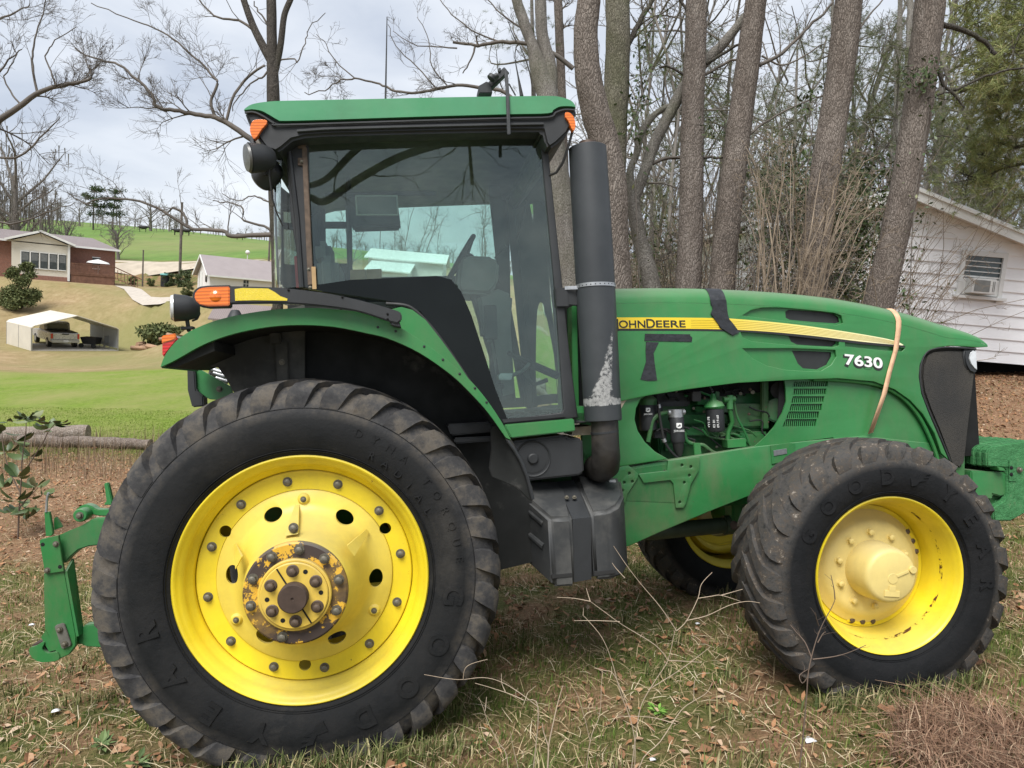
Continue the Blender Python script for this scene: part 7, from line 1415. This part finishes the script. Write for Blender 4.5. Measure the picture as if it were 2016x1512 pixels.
# ---- dump cart and chair under the carport
pcart = W(180, 682, Dc+4.6); ct = empty('garden_cart', mat=local((pcart[0], pcart[1], gA+.05), (1, .1))); tag(ct, 'black tub garden cart parked beside the pickup in the carport', 'cart')
mk('tub', (np.array([(-.45, -.4, .28), (.45, -.4, .28), (.45, .4, .28), (-.45, .4, .28), (-.60, -.5, .78), (.55, -.5, .78), (.55, .5, .78), (-.60, .5, .78)]), [(0, 3, 2, 1), (0, 1, 5, 4), (1, 2, 6, 5), (2, 3, 7, 6), (3, 0, 4, 7), (4, 5, 6, 7)]), Mb['blackp'], ct, bevel=.03)
for x in (-.5, .35): mk('wheel', cyl((x, -.5, .17), (x, -.42, .17), .17), M['hose'], ct)
pch = W(206, 683, Dc+5.2); chr_ = empty('garden_chair', mat=local((pch[0], pch[1], gA+.05), (1, -.3))); tag(chr_, 'grey metal garden chair standing at the right wall of the carport', 'chair')
mk('seat', box((0, 0, .42), (.5, .5, .05)), M['steel'], chr_); mk('backrest', box((.25, 0, .68), (.04, .5, .5)), M['steel'], chr_)
for x in (-.22, .22):
    for y in (-.22, .22): mk('leg', box((x, y, .2), (.04, .04, .42)), M['steel'], chr_)
# ---- bushes
def bush(px, D, wpx, hpx, label, mat=None, cone=False, group=None, n=5200, py=None, size=.16):
    b = gpt(px, D); k = D/F_PX; r = wpx*k/2; h = hpx*k; root = empty('bush', tuple(b)); br = Br(); cs, rs = [], []
    for i in range(26):
        t = rng.random(); rr1 = r*(1-.62*t if cone else math.sqrt(max(.05, 1-(t*1.6-.8)**2))); a = rng.uniform(0, 2*PI); cs.append((math.cos(a)*rr1*.68, math.sin(a)*rr1*.68, h*(.08+.86*t))); rs.append(r*.36*(1-.35*t)); br.add(wander((0, 0, 0), np.array(cs[-1])+[0, 0, .1], np.linalg.norm(cs[-1]), 4, .1), .03*r, .01, 4)
    V, Q = br.arrays(); fast('stems', V, Q, B_dark, root); leafcloud('foliage', cs, rs, n, size*r, mat or L_ev, root); tag(root, label, 'bush', group); return root
L_olive = mat_island('olive_shrub_leaf', [(0, (.05, .065, .022)), (.5, (.095, .115, .042)), (1, (.16, .17, .07))])
bush(40, 60, 80, 88, 'big dark conical evergreen bush left of the carport roof', L_olive, True, n=9000, size=.13); bush(352, 84, 36, 34, 'dark round bush by the road pole', None); bush(322, 86, 26, 26, 'dark green bush just left of the pole beside the road', None)
bush(254, 84, 17, 17, 'small brown green bush at the corner of the brick house yard', L_olive); bush(288, 85, 16, 16, 'small greyish bush right of the bird bath post', L_olive); bush(358, 68, 26, 26, 'round bright green bush left of the white outbuilding', L_olive)
bush(330, 57, 120, 14, 'low dark hedge clump behind the tractor work lamp', L_olive, n=4000)
# ---- poles, bin, cattle, fence
def pole(name, px, ytop, D, r, label, arms=False, py=None):
    b = gpt(px, D); h = W(px, ytop, D)[2]-b[2]; o = mk(name, MB().add(cyl((0, 0, -.3), (0, 0, h), r, r*.75, 10)).add(box((0, 0, h), (r*1.5, r*1.5, .05))), B_twig, None); o.location = tuple(b); tag(o, label, 'pole'); return o
pole('utility_pole', 343, 403, 86, .17, 'tall wooden pole by the road above the dark bush'); pole('utility_pole', 512, 425, 92, .13, 'thin wooden pole just left of the cab corner'); pole('utility_pole', 272, 493, 80, .09, 'short yard post with a round top by the brick house')
b = gpt(471, 88); YL_ = empty('yard_lamp', tuple(b)); tag(YL_, 'white globe yard lamp on a post above the outbuilding roof', 'lamp'); mk('post', cyl((0, 0, 0), (0, 0, 1.35), .05, n=8), Mb['trim'], YL_); mk('globe', sph((0, 0, 1.5), .26, 8), Mb['trim'], YL_)
b = gpt(315, 86); bn = empty('water_tank', tuple(b)); tag(bn, 'dark tank with a pale teal lid beside the road bushes', 'tank'); mk('body', cyl((0, 0, 0), (0, 0, 1.35), .48, n=16), M['plastic'], bn); mk('lid', tube([(0, 0, 1.35), (0, 0, 1.5), (0, 0, 1.58)], [.56, .54, .1], 16), simple('teal_plastic', (.16, .42, .40), .5), bn)
def cow(px, D, rz, label):
    b = gpt(px, D); V = empty('cow', tuple(b), rz); tag(V, label, 'cow', 'black cattle on the far pasture'); P = [(-.95, 0, 1.15), (-.6, 0, 1.2), (0, 0, 1.12), (.6, 0, 1.18), (.95, 0, 1.3), (1.25, 0, 1.35), (1.5, 0, 1.15), (1.65, 0, 1.0)]
    mk('body', MB().add(tube(P, [.22, .38, .44, .40, .27, .17, .14, .09], 12)).add(tube([(-.95, 0, 1.25), (-1.08, 0, 1.0), (-1.08, 0, .5)], [.04, .03, .05], 6)).add(tube([(-.7, .2, 1.), (-.75, .2, .55), (-.7, .2, 0)], [.15, .08, .06], 8)).add(tube([(-.7, -.2, 1.), (-.6, -.2, .55), (-.62, -.2, 0)], [.15, .08, .06], 8)).add(tube([(.6, .2, 1.), (.6, .2, .5), (.6, .2, 0)], [.13, .07, .06], 8)).add(tube([(.66, -.2, 1.), (.75, -.2, .5), (.7, -.2, 0)], [.13, .07, .06], 8)).add(sph((1.32, .16, 1.42), .07, 5)).add(sph((1.32, -.16, 1.42), .07, 5)), simple('black_cow_hide', (.015, .013, .012), .7) if 'black_cow_hide' not in bpy.data.materials else bpy.data.materials['black_cow_hide'], V)
cow(270, 178, .2, 'black cow standing left of the others below the pines'); cow(336, 172, PI-.1, 'black cow standing beside the tall wooden pole'); cow(352, 176, .4, 'black cow half hidden right of the tall wooden pole'); cow(455, 178, 0, 'black cow grazing on the hill left of the cab')
mb = MB(); P_ = []
for px in range(-40, 560, 14): b = gpt(px, 196); P_.append(b); mb.add(cyl(b-[0, 0, .2], b+[0, 0, 1.5], .07, n=5))
for h in (.6, 1.3): mb.add(tube([p+[0, 0, h] for p in P_], .02, 3))
fe = mk('fence', mb, B_twig, None); tag(fe, 'wire fence on thin posts along the top of the pasture', 'fence')
# ---- firewood heap
for i in range(11):
    px = 268+random.uniform(0, 66); D = 55+random.uniform(-1, 1.5); b = gpt(px, D); a = random.uniform(0, PI); L_ = random.uniform(.5, 1.5); d = np.array([math.cos(a), math.sin(a), random.uniform(-.1, .15)])*L_/2; p = b+[0, 0, .15+random.uniform(0, .3)]
    o = mk('split_log', tube([p-d, p+d], random.uniform(.12, .2), 8), simple('cut_wood', (.34, .21, .13), .85, 0, .4, 3) if i == 0 else bpy.data.materials['cut_wood'], None); tag(o, 'cut log in the firewood heap below the outbuilding', 'log', 'cut logs in the firewood heap')
# ---- fallen logs at the lawn edge
def log(a, b, r0, r1, label, mat):
    P = np.array([a+(b-a)*t for t in np.linspace(0, 1, 14)]); P[:, 2] = [gz(p[0], p[1])+r0*1.0 for p in P]; P += rng.normal(0, .015, P.shape); o = mk('fallen_log', tube(P, np.linspace(r0, r1, 14)*(1+rng.normal(0, .05, 14)), 20), mat, None, ang=50); tag(o, label, 'log'); return o
LB = mat_bark('pale_fallen_log_bark', (.24, .19, .15), (.38, .32, .27), (.5, .44, .38))
log(gpt(-120, 14.2), gpt(176, 14.9), .20, .155, 'thick pale fallen log lying at the left end of the lawn edge', LB); log(gpt(40, 14.3), gpt(300, 14.0), .12, .10, 'thinner grey fallen log running right toward the big rear tyre', mat_bark('brown_fallen_log_bark', (.16, .125, .10), (.28, .225, .19), (.38, .33, .28)))
# ---- white clapboard house at the right
Yh = 14.3; hc = WY(1800, 700, Yh); zb0 = hc[2]; hx = hc[0]+.085*0; mh = local((hc[0], hc[1], zb0), (1, -.02)); WH = empty('white_house', mat=mh); tag(WH, 'white clapboard house gable with a metal roof at the right edge', 'house')
apx = WY(1783, 386, Yh); za_ = apx[2]-zb0; hc = np.array([apx[0], hc[1], hc[2]]); mh = local((hc[0], hc[1], zb0), (1, 0)); WH.matrix_world = mh; bpy.context.view_layer.update(); xe = 4.3; xw_l = 2.7; sl = .30; ez = za_-xe*sl; Lh = 9.0
def lap():
    n = NT('white_clapboard_paint'); sp = n.n('SeparateXYZ'); n.l(n.tc.outputs['Object'], sp.inputs[0]); c = n.ramp(n.noise(2.5, 8, .7), [(.35, (.80, .80, .81)), (.7, (.87, .87, .88))]); c = n.mix(c, (.5, .5, .47), n.ramp(n.noise(8, 8, .8, (1, 1, 3)), [(.62, 0.), (.8, .5)])); n.setb(Base_Color=c, Roughness=.55); return n.m
ML = lap(); mb = MB(); bh = .235; z = 0; edge = lambda zz: min(xe-.05, (za_-zz)/sl)
wx0, wx1, wz0, wz1 = [WY(px, py, Yh) for px, py in ((1893, 545), (1966, 545), (1930, 582), (1930, 505))]; wx0, wx1 = wx0[0]-hc[0], wx1[0]-hc[0]; wz0, wz1 = wz0[2]-zb0, wz1[2]-zb0
i = 0
while z < za_-.12:
    z1 = z+bh; zc_ = min(z1, za_-.02); xm_ = edge(zc_); 
    xn_ = min(xm_, xw_l); segs = [(-xn_, xm_)] if (z1 < wz0 or z > wz1) else [(-xn_, wx0), (wx1, xm_)]
    for a_, b_ in segs:
        b_ = max(b_, a_+.02); mb.add((np.array([(a_, -.034, z-.004), (b_, -.034, z-.004), (b_, -.006, z1), (a_, -.006, z1), (a_, .01, z-.004), (b_, .01, z-.004)]), [(0, 1, 2, 3), (0, 4, 5, 1)]))
    z = z1
wl2 = mk('wall', mb, ML, WH, raw=True); mk('wall_core', MB().add(prism([(-xw_l, 0), (xe-.05, 0), (xe-.05, ez), (0, za_-.02), (-xw_l, za_-xw_l*sl)], .012, .1)).add(box((-xw_l+.05, Lh/2, (za_-xw_l*sl)/2), (.1, Lh, za_-xw_l*sl))).add(box((xe-.08, Lh/2, ez/2), (.1, Lh, ez))), ML, wl2)
rfm = corr('pale_ribbed_metal_roof', (.60, .60, .60), 3, 'Y'); ro = .30
mk('roof', MB().add(prism([(0, za_+.16), (xe+.5, ez-.5*sl+.16), (xe+.5, ez-.5*sl+.10), (0, za_+.10), (-xw_l-.4, za_-(xw_l+.4)*sl+.10), (-xw_l-.4, za_-(xw_l+.4)*sl+.16)], -ro, Lh)), rfm, WH)
mk('barge_board', MB().add(bar((0, -ro-.01, za_+.0), (xe+.5, -ro-.01, ez-.5*sl+.0), .03, .20, up=(0, 0, 1))).add(bar((0, -ro-.01, za_+.0), (-xw_l-.4, -ro-.01, za_-(xw_l+.4)*sl), .03, .20, up=(0, 0, 1))).add(bar((0, -ro-.035, za_+.09), (xe+.5, -ro-.035, ez-.5*sl+.09), .03, .05)).add(bar((0, -ro-.035, za_+.09), (-xw_l-.4, -ro-.035, za_-(xw_l+.4)*sl+.09), .03, .05)), Mb['trim'], WH)
mk('soffit', MB().add(prism([(0, za_-.02), (xe+.5, ez-.5*sl-.02), (xe+.5, ez-.5*sl-.04), (0, za_-.04), (-xw_l-.4, za_-(xw_l+.4)*sl-.04), (-xw_l-.4, za_-(xw_l+.4)*sl-.02)], -ro+.01, .0)), Mb['trim'], WH)
wn = mk('window', box(((wx0+wx1)/2, -.005, (wz0+wz1)/2), (wx1-wx0, .03, wz1-wz0)), simple('grey_window_glass', (.07, .09, .09), .15, 0, .3, 3), WH)
fr_ = .085; mk('window_frame', MB().add(box((wx0-fr_/2, -.045, (wz0+wz1)/2), (fr_, .05, wz1-wz0+.2))).add(box((wx1+fr_/2, -.045, (wz0+wz1)/2), (fr_, .05, wz1-wz0+.2))).add(box(((wx0+wx1)/2, -.048, wz1+.05), (wx1-wx0+.16, .05, .1))).add(box(((wx0+wx1)/2, -.07, wz0-.05), (wx1-wx0+.3, .12, .06))), Mb['trim'], wn, bevel=.004)
mk('louvre_panes', (lambda m: m)(MB().add(box(((wx0+wx1)/2, -.028, wz1-.10), (wx1-wx0, .03, .018))).add(box(((wx0+wx1)/2, -.028, wz1-.20), (wx1-wx0, .03, .018))).add(box(((wx0+wx1)/2, -.028, wz1-.30), (wx1-wx0, .03, .018))).add(box(((wx0+wx1)/2, -.028, wz1-.40), (wx1-wx0, .03, .03)))), Mb['trim'], wn)
mk('filler_panel', box(((wx0+wx1)/2, -.032, wz0+.16), (wx1-wx0, .02, .32)), Mb['trim'], wn)
ac = empty('air_conditioner', mat=mh @ Matrix.Translation((wx0+.30, -.12, wz0+.17))); tag(ac, 'white window air conditioner jutting from the white house window', 'air conditioner'); mk('housing', box((0, 0, 0), (.46, .32, .29)), Mb['trim'], ac, bevel=.01); mk('intake_grille', box((-.045, -.163, .0), (.30, .01, .22)), M['seat'], ac); mk('side_vents', MB().add(box((.165, -.163, 0), (.012, .01, .2))).add(box((.195, -.163, 0), (.012, .01, .2))), M['seat'], ac)
mk('crawl_space_shadow_wall', box(((xe-xw_l)/2, .9, -.35), (xe+xw_l-.2, .1, .9)), M['dark'], WH).name = 'crawl_space_shade'  # black sheet standing in for the shade under the floor
for x in (-2.3, -1.0, 0.3, 1.9, 3.8): mk('pier', box((x, .45, -.3), (.3, .3, .8)), Mb['conc'], WH)
b = gpt(2009, 12.6); sp_ = empty('garden_light', tuple(b)); tag(sp_, 'dark path light on a thin leaning stake before the white house', 'light'); hh = W(2004, 655, 12.6)[2]-b[2]
mk('stake', tube([(0, 0, -.1), (.03, 0, hh*.7), (.07, 0, hh+.02)], .008, 6), M['seat'], sp_); mk('lamp_head', MB().add(tube([(-.13, -.02, hh-.02), (-.06, 0, hh+.01), (-.03, 0, hh+.015)], [.055, .05, .02], 14)).add(tube([(-.05, 0, hh+.01), (.12, 0, hh+.015)], .012, 6)), M['plastic'], sp_)
# ---- white houses seen through the cab windows
for (p0, p1, yb, yr, ye, D, lab) in ((723, 870, 545, 487, 506, 60, 'white house with a pale roof seen through the cab windows'), (725, 800, 548, 512, 530, 56, 'small white gabled annex seen through the cab windows, in front of the larger one')):
    a_, b_ = W(p0, yb, D), W(p1, yb, D); g_ = gz(a_[0], a_[1])-.2; h_ = empty('white_house', mat=local((a_[0], a_[1], g_), (1, 0.05))); tag(h_, lab, 'house'); w_ = b_[0]-a_[0]; z1_ = W(p0, ye, D)[2]-g_; z2_ = W(p0, yr, D)[2]-g_
    mk('wall', MB().add(box((w_/2, 3, z1_/2), (w_, 6, z1_))).add(prism_ax([(0, z1_), (3, z2_-.1), (6, z1_)], 0.02, w_-.02, 0)), Mb['whitewall'], h_); mk('roof', prism_ax([(-.4, z1_-.1), (3, z2_), (6.4, z1_-.1), (6.4, z1_), (3, z2_+.12), (-.4, z1_)], -.3, w_+.3, 0), simple('white_metal_roof', (.75, .77, .77), .5), h_)

# ================================================================ FOREGROUND PLANTS AND SCRAPS
def stemplant(name, paths, D, w, label, mat, twig_=None, leaves=None, cat='weed'):
    b0 = W(paths[0][0][0], paths[0][0][1], D); zg = gz(b0[0], b0[1]); base = np.array([b0[0], b0[1], zg]); root = empty(name, tuple(base)); br = Br()
    for i, pts in enumerate(paths):
        P = pxpath(pts, D, (i % 3-1)*.05) if i else pxpath(pts, D)
        if i == 0: P = np.vstack([[P[0][0], P[0][1], zg-.02], P]) if P[0][2] > zg else P
        P = smooth(P, 4); br.add(P, w*(1 if i == 0 else .7), w*.35, 5)
        if twig_: twigs(br, P, w*.5, 1, twig_, .07, .2, 0, (.4, 1), .3, .0008)
    V, Q = br.arrays(); fast('stem', V-base, Q, mat, root)
    if leaves: leaves(root, base)
    tag(root, label, cat); return root
B_straw = simple('pale_dry_stem', (.42, .33, .24), .85, 0, .25, 6); B_brown = simple('brown_dry_stem', (.14, .10, .075), .85, 0, .3, 6)
stemplant('dry_weed', [[(1245, 1500), (1252, 1450), (1262, 1390), (1290, 1340), (1315, 1300), (1328, 1245), (1332, 1235)], [(1332, 1242), (1300, 1195), (1262, 1150), (1235, 1115), (1208, 1075)], [(1332, 1242), (1352, 1222), (1374, 1178), (1381, 1150), (1402, 1127)], [(1350, 1222), (1392, 1212), (1435, 1192), (1470, 1184), (1496, 1187)], [(1374, 1178), (1400, 1174), (1420, 1172), (1458, 1184)], [(1420, 1172), (1462, 1160)], [(1315, 1300), (1290, 1270), (1225, 1230), (1192, 1206), (1162, 1184)], [(1162, 1184), (1130, 1178), (1096, 1176)], [(1162, 1184), (1154, 1158)], [(1220, 1224), (1180, 1222), (1130, 1222)], [(1230, 1138), (1212, 1118), (1205, 1108)], [(1276, 1358), (1340, 1318), (1398, 1274)], [(1315, 1300), (1350, 1302), (1382, 1304)]], 2.75, .0026, 'tall pale dry weed branching in front of the fuel tank', B_straw)
stemplant('dry_weed', [[(1250, 1500), (1245, 1430), (1222, 1365), (1204, 1300), (1185, 1255), (1158, 1222), (1148, 1212)], [(1148, 1212), (1149, 1196)], [(1240, 1400), (1210, 1330), (1190, 1320), (1170, 1315)]], 2.6, .0022, 'single curved dry stalk left of the branching weed', B_straw)
stemplant('dry_weed', [[(1258, 1512), (1300, 1460), (1340, 1400), (1366, 1380), (1390, 1365), (1402, 1345)], [(1366, 1380), (1367, 1345), (1375, 1328), (1398, 1325)], [(1330, 1425), (1280, 1412), (1215, 1410)]], 2.5, .0022, 'dry stalk slanting right at the bottom of the picture', B_straw)
stemplant('dry_twig', [[(1060, 1395), (1030, 1378), (1000, 1365), (960, 1352), (935, 1345)], [(1060, 1392), (1020, 1362), (985, 1342), (950, 1334), (900, 1338), (835, 1328)], [(995, 1362), (988, 1345), (987, 1326)], [(912, 1338), (915, 1318), (928, 1307), (960, 1298)]], 2.9, .0026, 'fallen pale twig resting across the grass beside the rear tyre', B_straw, cat='twig')
stemplant('dry_weed', [[(1078, 1512), (1080, 1470), (1090, 1420), (1098, 1385), (1108, 1350)], [(1080, 1470), (1070, 1440), (1068, 1425)]], 2.35, .0035, 'split pale stalk standing at the bottom centre', B_straw)
stemplant('dry_weed', [[(1000, 1512), (980, 1460), (962, 1425), (950, 1390), (942, 1372)], [(1020, 1512), (1010, 1470), (1005, 1440)], [(955, 1400), (958, 1372)]], 2.4, .0018, 'thin leaning dry stalk left of the split stalk', B_straw)
stemplant('dry_weed', [[(1160, 1470), (1180, 1410), (1184, 1350), (1186, 1320)], [(1162, 1460), (1150, 1410), (1138, 1372), (1130, 1355)]], 2.5, .0018, 'short forked dry stalk behind the bottom centre', B_straw)
stemplant('sapling', [[(1574, 1512), (1582, 1440), (1588, 1370), (1592, 1320), (1604, 1270), (1618, 1232), (1638, 1195), (1644, 1180)], [(1644, 1180), (1642, 1160), (1636, 1132)], [(1598, 1296), (1585, 1265), (1568, 1245), (1556, 1230)], [(1600, 1298), (1640, 1293), (1670, 1285), (1705, 1270)], [(1610, 1265), (1620, 1248), (1626, 1244)], [(1592, 1330), (1580, 1345), (1574, 1330), (1590, 1318)], [(1612, 1232), (1608, 1220), (1605, 1205)]], 2.7, .0035, 'thin brown leafless sapling standing in front of the front wheel', B_brown, 2)
def magleaves(root, base):
    C = []; spots = [(50, 822, 7), (105, 832, 6), (95, 845, 6), (30, 870, 5), (15, 890, 6), (60, 900, 5), (70, 960, 7), (30, 985, 6), (10, 960, 5), (85, 975, 5), (45, 1000, 5), (20, 830, 3), (70, 830, 4), (5, 850, 4), (20, 1010, 6), (55, 1020, 6), (0, 920, 6), (35, 940, 5)]
    Vs, Fs = [], []; outl = np.array([(0, 0), (.25, -.16), (.6, -.2), (.85, -.13), (1, 0), (.85, .13), (.6, .2), (.25, .16)]); n0 = 0
    for x, y, k in spots:
        c = W(x, y, 8.2+rng.uniform(-.3, .3))
        for j in range(k):
            a = rng.uniform(0, 2*PI); el = rng.uniform(-.3, .8); u = np.array([math.cos(a)*math.cos(el), math.sin(a)*math.cos(el)*.7, math.sin(el)]); w = np.cross(u, [0, 0, 1.])+rng.normal(0, .4, 3); w -= u*w.dot(u); w /= np.linalg.norm(w); nn = np.cross(u, w); s = rng.uniform(.15, .25)
            P = c+u*.015+(outl[:, :1]*u+outl[:, 1:]*w)*s+nn*(np.abs(outl[:, 1:])*.5-outl[:, :1]**2*.15)*s; m = c+u*.015+np.array([(.35, 0), (.7, 0)])[:, :1]*u*s; P = np.vstack([P, m]); Vs.append(P-base); i = n0; Fs += [(i, i+1, i+8), (i+1, i+2, i+8), (i+2, i+9, i+8), (i+2, i+3, i+9), (i+3, i+4, i+9), (i+4, i+5, i+9), (i+5, i+6, i+9), (i+6, i+8, i+9), (i+6, i+7, i+8), (i+7, i, i+8)]; n0 += 10
    fast('foliage', np.concatenate(Vs), np.array(Fs), mat_island('broad_glossy_leaf', [(0, (.035, .06, .018)), (.5, (.075, .115, .04)), (.85, (.13, .17, .07)), (1, (.24, .25, .14))], .35), root)
stemplant('magnolia_sapling', [[(36, 1045), (38, 1000), (42, 940), (44, 900), (50, 860), (52, 822)], [(42, 940), (60, 910), (85, 870), (95, 850), (110, 832)], [(40, 970), (20, 930), (8, 890), (3, 850)], [(38, 1000), (55, 980), (75, 960)]], 8.2, .012, 'broad leafed magnolia sapling at the left edge before the logs', B_brown, 3, magleaves, 'sapling')
def rosette(px, py, D, r, label, n=26, mat=None):
    c = gpt(px, D); root = empty('ground_weed', tuple(c)); Vs, Fs = [], []
    for j in range(n):
        a = rng.uniform(0, 2*PI); u = np.array([math.cos(a), math.sin(a), rng.uniform(.15, .8)]); u /= np.linalg.norm(u); w = np.array([-math.sin(a), math.cos(a), rng.normal(0, .2)]); s = r*rng.uniform(.5, 1.1); o_ = u*s*rng.uniform(0, .5); Vs.append(np.array([o_, o_+u*s*.4+w*s*.22, o_+u*s-[0, 0, s*.15], o_+u*s*.4-w*s*.22])); Fs.append(np.arange(4)+4*j)
    fast('foliage', np.concatenate(Vs)+[0, 0, .01], np.array(Fs), mat or mat_island('weed_green', [(0, (.07, .11, .04)), (1, (.15, .21, .08))], .6), root, smooth=False); tag(root, label, 'weed')
rosette(212, 1455, 3.9*.85, .07, 'grey green low weed clump left of the rear tyre foot'); rosette(286, 1505, 3.1, .06, 'grey green low weed at the bottom edge under the rear tyre', 20); rosette(1352, 1330, 3.35, .045, 'small bright green weed between the two tyres', 30, mat_island('fresh_weed_green', [(0, (.10, .22, .03)), (1, (.20, .36, .07))]))
rosette(1000, 1470, 2.75, .06, 'green leafy weed at the bottom left of centre', 26)
def scrap(px, D, s, label, col=(.75, .76, .78), name='paper_scrap', rz=.3):
    c = gpt(px, D); V = np.array([(-1, -.5, 0), (.9, -.6, .15), (1.1, .4, .05), (.1, .65, .3), (-.8, .5, .12), (.1, 0, .42)])*s; o = mk(name, (V, [(0, 1, 5), (1, 2, 5), (2, 3, 5), (3, 4, 5), (4, 0, 5)]), simple('white_litter', col, .6, 0, .1, 40) if 'white_litter' not in bpy.data.materials else bpy.data.materials['white_litter'], None); o.location = (c[0], c[1], c[2]+.015); o.rotation_euler = (0, 0, rz); md = o.modifiers.new('s', 'SOLIDIFY'); md.thickness = .002; tag(o, label, 'litter')
scrap(1672, 2.98, .028, 'crumpled white litter scrap at the bottom edge below the front wheel'); scrap(116, 3.75, .022, 'torn white scrap lying left of the rear tyre', rz=.5); scrap(1412, 4.55, .016, 'tiny white scrap just left of the front tyre'); scrap(1352, 2.9, .014, 'tiny white scrap near the bottom right of centre'); scrap(65, 5.4, .02, 'small white scrap among the leaves behind the hitch')
# bigger curled leaves that stand out
lm = leafmat
for (px, D, s, lab) in ((1345, 4.3, .05, 'large curled brown leaf standing up in the grass below the rail'), (1420, 2.78, .045, 'large crumpled tan oak leaf left of the front tyre foot'), (1820, 3.2, .04, 'large tan leaf lying right of the front tyre foot'), (60, 3.2, .04, 'large tan leaf at the lower left corner')):
    c = gpt(px, D); V = np.array([(-1, 0, .1), (-.5, -.5, .3), (.1, -.6, .1), (.7, -.35, .4), (1.1, .1, .2), (.6, .5, .5), (0, .45, .1), (-.55, .5, .35), (0, 0, -.05)])*s; o = mk('oak_leaf', (V, [(i, (i+1) % 8, 8) for i in range(8)]), lm, None); o.location = tuple(c+[0, 0, .02]); o.rotation_euler = (.2, 0, random.uniform(0, 6)); tag(o, lab, 'leaf')
